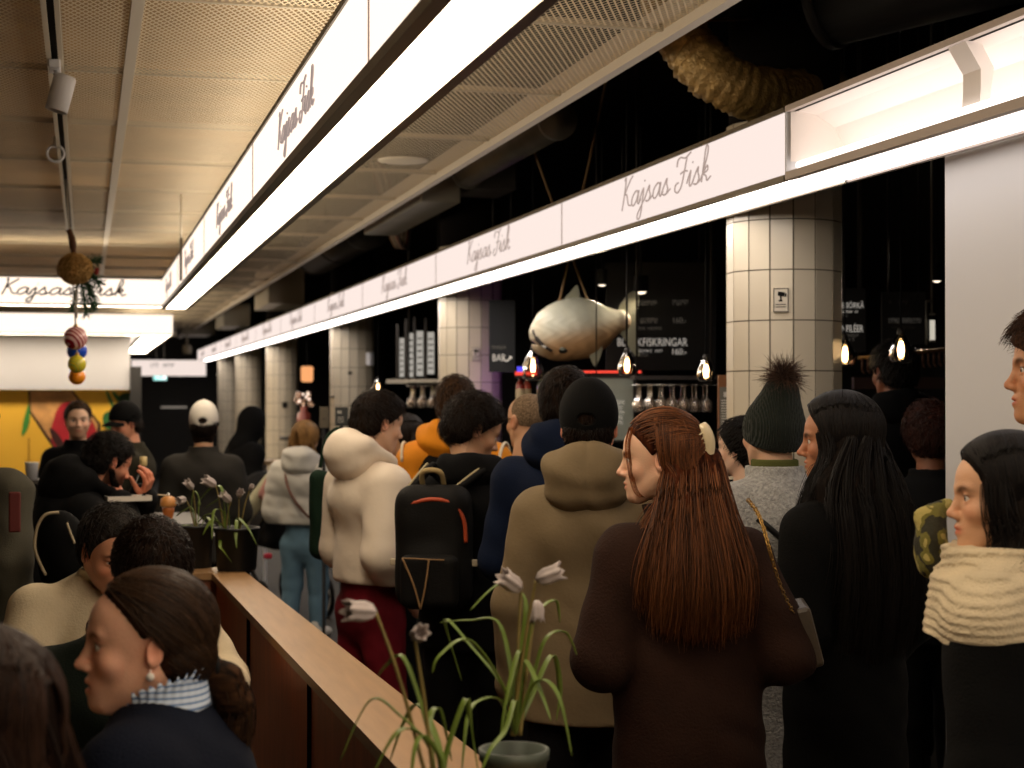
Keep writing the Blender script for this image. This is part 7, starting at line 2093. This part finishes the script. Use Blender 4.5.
# ================================================================== TABLES, CHAIRS, THINGS ON TABLES
def table(label, x0, x1, y0, y1, z, m, inset=.06):
    root = empty('table', ((x0+x1)/2, (y0+y1)/2, 0), 0, label, 'table')
    T = Tm(root)
    mb = MB(); mb.box((x0, y0, z - .03), (x1, y1, z), bev=.004, M=T); mb.build('table_top', m, root)
    for x in (x0 + inset, x1 - inset):
        for y in (y0 + inset, y1 - inset):
            mb = MB(); mb.box((x - .025, y - .025, 0), (x + .025, y + .025, z - .03), M=T); mb.build('leg', M['black'], root)
table('wooden dining table in front of the woman with the pearl earring', -.95, -.33, 2.45, 4.35, .74, wood)
table('high narrow table with menus, bottle and pepper mill', .16, .60, 7.55, 9.15, 1.05, mat('dark_table', '#2a2320', .5))
def chair(P, label, col='#1a1310'):
    pz = P.pel[2]; root = empty('chair', (P.root.location.x, P.root.location.y, 0), P.rz, label, 'chair')
    # move to the pelvis
    R = Matrix.Rotation(P.rz, 3, 'Z')
    root.location = Vector(P.root.location) + R @ Vector((P.pel[0], P.pel[1], 0))
    m = M.setdefault('chair', mat('dark_chair_wood', col, .5))
    zs = pz - .135
    mb = MB(); mb.box((-.20, -.19, zs - .035), (.20, .20, zs), bev=.012); mb.build('seat', m, root)
    for x in (-.17, .17):
        for y in (-.165, .165):
            mb = MB(); mb.tube([(x, y, zs - .03), (x*1.08, y*1.1, 0)], [.018, .014], 8); mb.build('leg', m, root)
    mb = MB(); pts = spline([(-.19, -.23, zs + .26), (-.1, -.27, zs + .28), (0, -.28, zs + .285), (.1, -.27, zs + .28), (.19, -.23, zs + .26)], 4)
    n = len(pts); mb.add([p + Vector((0, 0, -.05)) for p in pts] + [p + Vector((0, 0, .05)) for p in pts] + [p + Vector((0, -.014, .05)) for p in pts] + [p + Vector((0, -.014, -.05)) for p in pts],
        [(i, i+1, n+i+1, n+i) for i in range(n-1)] + [(n+i, n+i+1, 2*n+i+1, 2*n+i) for i in range(n-1)] + [(2*n+i, 2*n+i+1, 3*n+i+1, 3*n+i) for i in range(n-1)] + [(3*n+i, 3*n+i+1, i+1, i) for i in range(n-1)])
    mb.build('backrest', m, root)
    for x in (-.18, .18):
        mb = MB(); mb.tube([(x, -.175, zs - .02), (x*1.03, -.24, zs + .27)], .014, 8); mb.build('back_post', m, root)
chair(PEOPLE['hoodie'], 'dark wooden chair under the man in the cream sweatshirt')
chair(PEOPLE['child'], 'dark wooden chair under the person in the dark green top')
chair(PEOPLE['earring'], 'dark wooden chair under the woman with the pearl earring')
chair(PEOPLE['corner'], 'dark wooden chair under the long-haired person in the corner')
# pepper mill
root = empty('pepper_mill', at(168.5, 529, 7.75), 0, 'turned orange-brown wooden pepper mill on the high table', 'pepper mill'); root.location.z = 1.05
mb = MB(); mb.lathe([(0, 0), (.028, 0), (.029, .01), (.024, .03), (.022, .06), (.028, .095), (.030, .11), (0, .112)], n=24); mb.build('body', mat('orange_wood', '#a85f28', .4, var=.15, vscale=20), root)
mb = MB(); mb.lathe([(.026, .113), (.038, .120), (.040, .135), (.034, .155), (.018, .165), (0, .166)], n=24); mb.build('head', mat('light_wood', '#c88a4a', .4), root)
mb = MB(); mb.ball((0, 0, .172), .009, 12); mb.build('knob', M['chrome'], root)
# menus on the table
rr = random.Random(9)
for k, (x, y, rz, lab) in enumerate([(.30, 8.45, .2, 'white printed menu sheet lying farthest on the high table'), (.36, 8.12, -.15, 'white printed menu sheet in the middle of the high table'), (.33, 7.82, .1, 'white printed menu sheet nearest the pepper mill')]):
    root = empty('menu_sheet', (x, y, 1.05 + .0005), rz, lab, 'menu', 'menu sheets on the high table')
    mb = MB(); mb.box((-.11, -.13, 0), (.11, .13, .002)); mb.build('sheet', mat('paper', '#d8cdb8', .8), root)
    mb = MB()
    for j in range(6):
        for q in range(2):
            if rr.random() < .8: mb.box((-.09 + q*.10, -.11 + j*.04, .002), (-.09 + q*.10 + rr.uniform(.04, .075), -.11 + j*.04 + .016, .003))
    mb.build('print_line', M['black'], root)
o = bottle('dark wine bottle with pale capsule on the high table', 143.5, 520, 8.4, .33, '#0f130d'); bpy.data.objects[[x.name for x in scene.objects if x.get('label', '').startswith('dark wine bottle')][0]].location.z = 1.05
# white paper tray with food and fork in the eating man's hands
E = PEOPLE['eating']
Re = Matrix.Rotation(E.rz, 3, 'Z')
wp = lambda p: Vector(E.root.location) + Re @ Vector(p)
L_, R_ = Vector(E.wr[-1]), Vector(E.wr[1])
root = empty('paper_tray', wp(R_ + Vector((.02, .03, .02))), E.rz, 'white paper food tray held under the eating man\'s chin', 'tray')
mb = MB(); mb.box((-.05, -.09, 0), (.05, .09, .003)); mb.box((-.055, -.095, 0), (-.05, .095, .022)); mb.box((.05, -.095, 0), (.055, .095, .022)); mb.box((-.05, .09, 0), (.05, .095, .022)); mb.box((-.05, -.095, 0), (.05, -.09, .022)); mb.build('tray', mat('white_paper', '#e0d8cc', .7), root)
mb = MB(); rr = random.Random(4)
for j in range(12): mb.ball((rr.uniform(-.035, .035), rr.uniform(-.07, .07), .010), rr.uniform(.008, .013), 8)
f = mb.build('food', mat('fried_food', '#8a5a2a', .6), root); f['kind'] = 'stuff'
root = empty('fork', wp(L_ + Vector((.0, .08, .01))), E.rz, 'pale disposable fork in the eating man\'s raised hand', 'fork')
mb = MB(); mb.tube([(0, .04, .0), (0, -.07, .01)], .0035, 6); mb.box((-.010, -.10, .009), (.010, -.07, .012))
for x in (-.008, -.003, .003, .008): mb.box((x - .0015, -.125, .009), (x + .0015, -.10, .012))
mb.build('fork_body', mat('pale_wood_fork', '#c8b090', .6), root)
# drink glass / white cup by the mural edge
root = empty('paper_cup', at(32, 480, 9.4), 0, 'small white cup on a ledge near the mural', 'cup')
mb = MB(); mb.lathe([(0, 0), (.030, 0), (.040, .10), (.043, .104), (.038, .10), (0, .02)], n=20); mb.build('cup', M['white_paint'], root)
mb = MB(); mb.lathe([(0, -root.location.z), (.18, -root.location.z), (.18, .02 - root.location.z), (.03, .05 - root.location.z), (.03, -.03), (.25, -.02), (.25, -.001), (0, 0)], n=24); ob = mb.build('standing_table', M['darkframe'], None, 'round dark standing table with the small white cup', 'table'); ob.location = root.location

# ================================================================== BAGS AND OTHER THINGS PEOPLE CARRY
def sculpt(name, m, build, lo, hi, h, parent, disp=None):
    Fd = Field(np.array(lo, float), np.array(hi, float), h); build(Fd)
    if disp is not None: Fd.F += disp(*Fd.grid())
    V, Q = nets(Fd); return link(name, np_mesh(name, V, Q), m, parent)
def rbox(c, r, e):
    c = np.array(c, float); r = np.array(r, float)
    def f(x, y, z):
        qx, qy, qz = np.abs(x - c[0]) - r[0] + e, np.abs(y - c[1]) - r[1] + e, np.abs(z - c[2]) - r[2] + e
        return (np.sqrt(np.maximum(qx, 0)**2 + np.maximum(qy, 0)**2 + np.maximum(qz, 0)**2) + np.minimum(np.maximum(qx, np.maximum(qy, qz)), 0) - e).astype(np.float32)
    return f, c - r, c + r
# black backpack of the tousle-haired man
Cp = PEOPLE['curly']; b = MB()
ctr = Cp.chest + np.array([-.11, -.20, -.07])
R3 = Matrix.Rotation(Cp.rz, 3, 'Z')
root = empty('backpack', Vector(Cp.root.location) + R3 @ Vector(ctr), Cp.rz, 'black backpack with orange zip line and tan cords, worn in the queue', 'backpack')
PK = cloth('backpack_nylon', '#100f0e', .7, .2, 160)
sculpt('main_pocket', PK, lambda F: (F.add(rbox((0, 0, 0), (.140, .085, .225), .07), .01), F.add(ell((0, -.03, -.09), (.125, .09, .125)), .03)), (-.2, -.18, -.28), (.2, .15, .28), .009, root, lambda x, y, z: .004*noise3(x, y, z, 26, 5))
sculpt('front_pocket', PK, lambda F: F.add(rbox((0, -.105, -.115), (.105, .035, .095), .03), .01), (-.15, -.18, -.25), (.15, -.03, .02), .008, root)
mb = MB(); mb.tube(spline([(-.085, -.075, .155), (0, -.080, .175), (.08, -.075, .160), (.118, -.066, .10), (.125, -.062, .02)], 6), .0075, 8); mb.build('orange_zip', mat('orange_zip', '#b0441e', .6), root)
tan_ = mat('tan_cord', '#8a6a44', .7)
mb = MB(); mb.tube(spline([(-.09, -.145, -.03), (-.05, -.15, -.12), (-.025, -.145, -.21)], 5), .004, 6); mb.tube(spline([(.005, -.145, -.035), (-.005, -.15, -.12), (-.025, -.145, -.21)], 5), .004, 6); mb.tube([(-.09, -.145, -.03), (.06, -.145, -.035)], .003, 6); mb.build('cord', tan_, root)
mb = MB(); mb.tube(spline([(-.05, .04, .22), (-.04, .0, .27), (.02, .0, .27), (.03, .04, .22)], 5), .010, 8); mb.build('grab_handle', mat('pale_webbing', '#a08a5c', .8), root)
for s in (-1, 1):
    mb = MB(); mb.tube(spline([(s*.085, .03, .21), (s*.11 + .085, .11, .285), (s*.13 + .085, .22, .25)], 6), [.016]*12 + [.014], 8); st = mb.build('shoulder_strap', PK, root)
    mb = MB(); mb.tube(spline([(s*.085 - .018, .015, .21), (s*.11 + .065, .095, .292), (s*.13 + .07, .2, .27)], 6), .0045, 6); mb.build('pale_edging', mat('pale_edging', '#a89a78', .8), st)
for s in (-1, 1):
    mb = MB(); mb.box((s*.145 - .015, -.02, -.07), (s*.145 + .015, .0, -.045), bev=.004); mb.build('buckle', mat('pale_buckle', '#b8aa90', .5), root)
# dark green tote bag beside the cream coat
Wp = PEOPLE['white']; R3 = Matrix.Rotation(Wp.rz, 3, 'Z')
p = at(327, 514, 6.90)
root = empty('tote_bag', p, -YAW, 'dark green cloth tote bag hanging beside the cream coat', 'bag')
GT = cloth('green_canvas', '#12261a', .85, .3, 90)
sculpt('bag_body', GT, lambda F: F.add(rbox((0, 0, 0), (.080, .045, .19), .04), .01), (-.12, -.1, -.26), (.12, .1, .26), .009, root, lambda x, y, z: .010*np.sin(55*x + 4*z) * .5 + .004*noise3(x, y, z, 22, 3))
mb = MB(); mb.tube(spline([(-.03, 0, .2), (.0, .0, .33), (.06, .0, .36), (.05, 0, .2)], 6), .008, 8); mb.build('strap', GT, root)
# brown crossbody strap and bag of the woman in pale grey
Bp = PEOPLE['blond']; R3 = Matrix.Rotation(Bp.rz, 3, 'Z')
root = empty('crossbody_bag', Vector(Bp.root.location) + R3 @ Vector(Bp.pel + np.array([.22, .02, .02])), Bp.rz, 'brown crossbody bag of the woman in pale grey', 'bag')
o0 = Bp.pel + np.array([.22, .02, .02])
mb = MB(); pts = []
for t in np.linspace(0, 1, 16):
    q = (Bp.sh[-1] + [.06, -.02, .03])*(1 - t) + (Bp.pel + [.17, -.02, .10])*t
    q = q + np.array([0, -(.20*math.sin(math.pi*min(1, t*1.02))**.6) - .02, 0]); pts.append(q - o0)
mb.tube(pts, .010, 8); mb.build('strap', mat('brown_leather', '#5a3424', .5), root)
mb = MB(); mb.box((-.03, -.09, -.09), (.04, .09, .09), bev=.02); mb.build('pouch', M.get('blt') or mat('brown_leather_pouch', '#4a2c1e', .5), root)
# slim taupe handbag on a gold chain under the auburn-haired woman's arm
A_ = PEOPLE['auburn']; R3 = Matrix.Rotation(A_.rz, 3, 'Z')
o0 = np.array(A_.wr[1] + np.array([-.03, -.10, -.06])); 
pw = at(806, 632, 4.02); 
root = empty('handbag', pw, -YAW - .1, 'slim taupe handbag on a gold chain beside the brown coat', 'bag')
LT = mat('taupe_leather', '#40362a', .45, bump=.15, bscale=150)
mb = MB(); mb.box((-.020, -.10, -.075), (.020, .10, .075), bev=.010, M=Matrix.Rotation(-.25, 4, 'Y')); mb.build('bag_body', LT, root)
mb = MB(); mb.box((-.026, -.10, -.02), (-.019, .10, .075), bev=.002, M=Matrix.Rotation(-.25, 4, 'Y')); mb.build('flap', LT, root)
Rb = (Matrix.Translation(pw) @ Matrix.Rotation(-YAW - .1, 4, 'Z')).inverted()
Mh = Matrix.Translation(A_.root.location) @ Matrix.Rotation(A_.rz, 4, 'Z')
pts = [at(748, 500, 3.86), at(757, 512, 3.80), at(764, 530, 3.75), at(771, 556, 3.73), at(782, 590, 3.80), at(796, 618, 3.95)]
pts = [Rb @ q for q in spline(pts, 8)]
mb = MB()
for i in range(len(pts) - 1):
    mid = (pts[i] + pts[i+1])/2; dv = (pts[i+1] - pts[i]); u = dv.normalized(); w = u.orthogonal().normalized()
    if i % 2: w = u.cross(w)
    mb.tube([mid + u*.009*math.cos(a) + w*.0042*math.sin(a) for a in [k*6.283/10 for k in range(10)]], .0016, 5, closed=True)
mb.build('chain_strap', mat('gold_chain', '#b08a4a', .3, metal=.9), root)
# black strap across the grey wool coat
Be = PEOPLE['beanie']
root = empty('shoulder_bag', Vector(Be.root.location) + Matrix.Rotation(Be.rz, 3, 'Z') @ Vector(Be.pel + np.array([.27, .0, .0])), Be.rz, 'black shoulder bag whose strap crosses the grey wool coat', 'bag')
o0 = Be.pel + np.array([.27, .0, .0]); Fd_ = Be.topF
pts = []
for t in np.linspace(0, 1, 20):
    x = (-.13)*(1 - t) + .20*t; z = (Be.sh[1][2] - .035)*(1 - t) + (Be.pel[2] + .16)*t
    ix = int(np.argmin(abs(Fd_.ax[0] - x))); iz = int(np.argmin(abs(Fd_.ax[2] - z))); ys_ = np.arange(-.4, .1, .003); v = np.interp(ys_, Fd_.ax[1], Fd_.F[ix, :, iz]); kk = np.nonzero(v < 0)[0]
    pts.append(np.array([x, (ys_[kk[0]] if len(kk) else -.1) - .004, z]) - o0)
mb = MB(); mb.tube(pts, .010, 6); mb.build('strap', mat('black_strap', '#070707', .5), root)
mb = MB(); mb.box((-.05, -.14, -.12), (.05, .14, .12), bev=.03); mb.build('bag_body', mat('black_leather', '#080808', .4), root)
# yellow-green patterned hat held between the black coats
p = at(935, 552, 3.22)
root = empty('patterned_scarf', p, -YAW, 'yellow-green patterned scarf between the two black coats', 'scarf')
pm = mat('patterned_wool', '#8a8238', .9, bump=.5, bscale=60); nt = pm.node_tree; bb = nt.nodes['Principled BSDF']
tc = nt.nodes.new('ShaderNodeTexCoord'); n_ = nt.nodes.new('ShaderNodeTexNoise'); n_.inputs['Scale'].default_value = 22; n_.inputs['Detail'].default_value = 2; nt.links.new(tc.outputs['Object'], n_.inputs['Vector'])
r = nt.nodes.new('ShaderNodeValToRGB'); r.color_ramp.interpolation = 'CONSTANT'
r.color_ramp.elements[0].color = (*srgb('#2a2818'), 1); r.color_ramp.elements[1].position = .46; r.color_ramp.elements[1].color = (*srgb('#6a6428'), 1)
e = r.color_ramp.elements.new(.56); e.color = (*srgb('#a89a58'), 1)
nt.links.new(n_.outputs['Fac'], r.inputs[0]); nt.links.new(r.outputs[0], bb.inputs['Base Color'])
sculpt('scarf_folds', pm, lambda F: (F.add(ell((-.01, 0, .02), (.030, .05, .072), (0, .15, 0)), .01), F.add(ell((.012, .0, -.035), (.026, .045, .055), (0, -.3, 0)), .02), F.add(cone((-.02, 0, .07), (.03, .02, .09), .022, .018), .02)), (-.1, -.1, -.13), (.1, .1, .14), .005, root, lambda x, y, z: .004*noise3(x, y, z, 60, 5))
# black bag with pale piping in front of the eating man
p = at(62, 545, 5.6)
root = empty('black_bag', p, -YAW, 'black bag with pale curved piping before the eating man', 'bag')
BB = mat('black_bag_nylon', '#050505', .85, spec=.1)
sculpt('bag_body', BB, lambda F: (F.add(ell((.01, 0, 0), (.085, .09, .125), (0, -.25, 0)), .01), F.add(ell((.03, 0, -.09), (.10, .10, .10)), .05)), (-.2, -.2, -.3), (.25, .2, .25), .01, root, lambda x, y, z: .005*noise3(x, y, z, 25, 2))
k = 5.6/1600
PP = mat('pale_piping', '#a8987a', .6)
mb = MB(); mb.tube(spline([(-8*k, -.095, -27*k), (-17*k, -.075, -12*k), (-21*k, -.07, 2*k), (-18*k, -.075, 20*k), (-10*k, -.075, 32*k), (2*k, -.06, 34*k)], 7), .0055, 8); mb.tube(spline([(12*k, -.085, 24*k), (16*k, -.09, 14*k), (20*k, -.09, 4*k)], 5), .0045, 8); mb.build('piping', PP, root)
mb = MB(); mb.tube([(0, 0, -.1), (0, .0, -p.z + .45)], .02, 8); mb.lathe([(0, .46 - p.z), (.2, .45 - p.z), (.2, .42 - p.z), (.03, .41 - p.z), (.03, .02 - p.z), (.2, .0 - p.z), (0, -p.z)], n=20)
ob = mb.build('stool', M['black'], None, 'black stool under the bag with pale piping', 'stool'); ob.location = p
mb = MB(); mb.box((-.02, -.01, -.07), (.02, .01, .07), bev=.006); ob = mb.build('red_packet', mat('red_packet', '#5a140e', .6), None, 'small dark red packet by the grey-green jacket', 'packet'); ob.location = at(15, 512, 5.55)
# pram with blankets beyond the planters
p = at(275, 560, 12.6); z0 = p.z
root = empty('pram', (p.x, p.y, 0), -YAW + .5, 'dark pram with pale blanket and pink cloth by the pillars', 'pram')
PB = cloth('pram_black', '#0e0e10', .8)
mb = MB()
sculpt('carrycot', PB, lambda F: (F.add(rbox((0, 0, .68), (.20, .42, .16), .10), .01), F.cut(rbox((0, -.02, .80), (.16, .36, .12), .05), .02)), (-.3, -.55, .4), (.3, .55, .95), .016, root)
sculpt('canopy', PB, lambda F: (F.add(ell((0, .25, .86), (.22, .24, .24)), .01), F.cut(slab((0, .8, 1), .86), .01) , F.cut(ell((0, .22, .84), (.19, .21, .21)), .01)), (-.3, -.1, .6), (.3, .6, 1.2), .016, root)
mb = MB()
for s in (-1, 1):
    mb.tube([(s*.24, -.42, .20), (s*.22, .40, .62)], .016, 8); mb.tube([(s*.24, .42, .20), (s*.22, -.50, .86), (s*.22, -.62, 1.02)], .016, 8)
mb.tube([(-.22, -.62, 1.02), (.22, -.62, 1.02)], .02, 8); mb.build('frame', M['black'], root)
for x in (-.26, .26):
    for y, r in ((-.42, .14), (.42, .14)):
        mb = MB(); mb.tube([(x, y + r*math.cos(a), .15 + r*math.sin(a)) for a in [k*6.283/24 for k in range(24)]], .018, 8, closed=True); w_o = mb.build('wheel', M['black'], root)
        mb = MB(); mb.tube([(x*1.03, y + .09*math.cos(a), .15 + .09*math.sin(a)) for a in [k*6.283/24 for k in range(24)]], .010, 6, closed=True); mb.build('rim', mat('pale_rim', '#b8b4ac', .4), w_o)
        mb = MB(); mb.tube([(x - .02, y, .15), (x + .02, y, .15)], .03, 10); mb.build('hub', M['darkframe'], w_o)
root = empty('blanket', at(262, 497, 11.9), -YAW, 'pale grey-green blanket draped over the pram', 'blanket')
sculpt('folds', cloth('pale_blanket', '#a9a68c'), lambda F: (F.add(cone((-.10, 0, -.10), (.08, 0, .10), .075, .085, .8), .02), F.add(cone((-.10, .02, -.10), (-.12, .0, -.22), .06, .03), .03)), (-.3, -.2, -.35), (.3, .2, .3), .012, root, lambda x, y, z: .012*np.sin(40*x - 26*z))
root = empty('pink_cloth', at(276, 490, 11.75), -YAW, 'dusty pink cloth hanging over the pram beside the pale grey jacket', 'cloth')
sculpt('folds', cloth('dusty_pink', '#b07f78'), lambda F: (F.add(cone((.03, 0, .13), (-.05, 0, -.04), .06, .07, .8), .02), F.add(cone((.05, .0, .0), (.0, 0, -.14), .05, .05, .8), .03)), (-.3, -.2, -.3), (.3, .2, .3), .010, root, lambda x, y, z: .010*np.sin(70*x - 30*z))
mb = MB(); mb.box((-.03, -.02, -.02), (.03, .02, .02), bev=.01); ob = mb.build('red_toy', mat('red_toy', '#b0203a', .4), None, 'small red toy clipped on the dark pram', 'toy'); ob.location = at(268, 556, 11.9)
# pale bar-height shelf by the far pillars
root = empty('side_shelf', at(236, 462, 14.2), -YAW - .1, 'pale wooden shelf on a white post by the pillars', 'shelf')
k = 14.2/1600
mb = MB(); mb.box((0, 0, -.03), (46*k, .3, .012)); mb.build('shelf_board', mat('pale_wood', '#b09470', .5), root)
mb = MB(); mb.box((25*k, .1, -root.location.z), (28*k, .13, -.03)); mb.build('post', M['white_paint'], root)
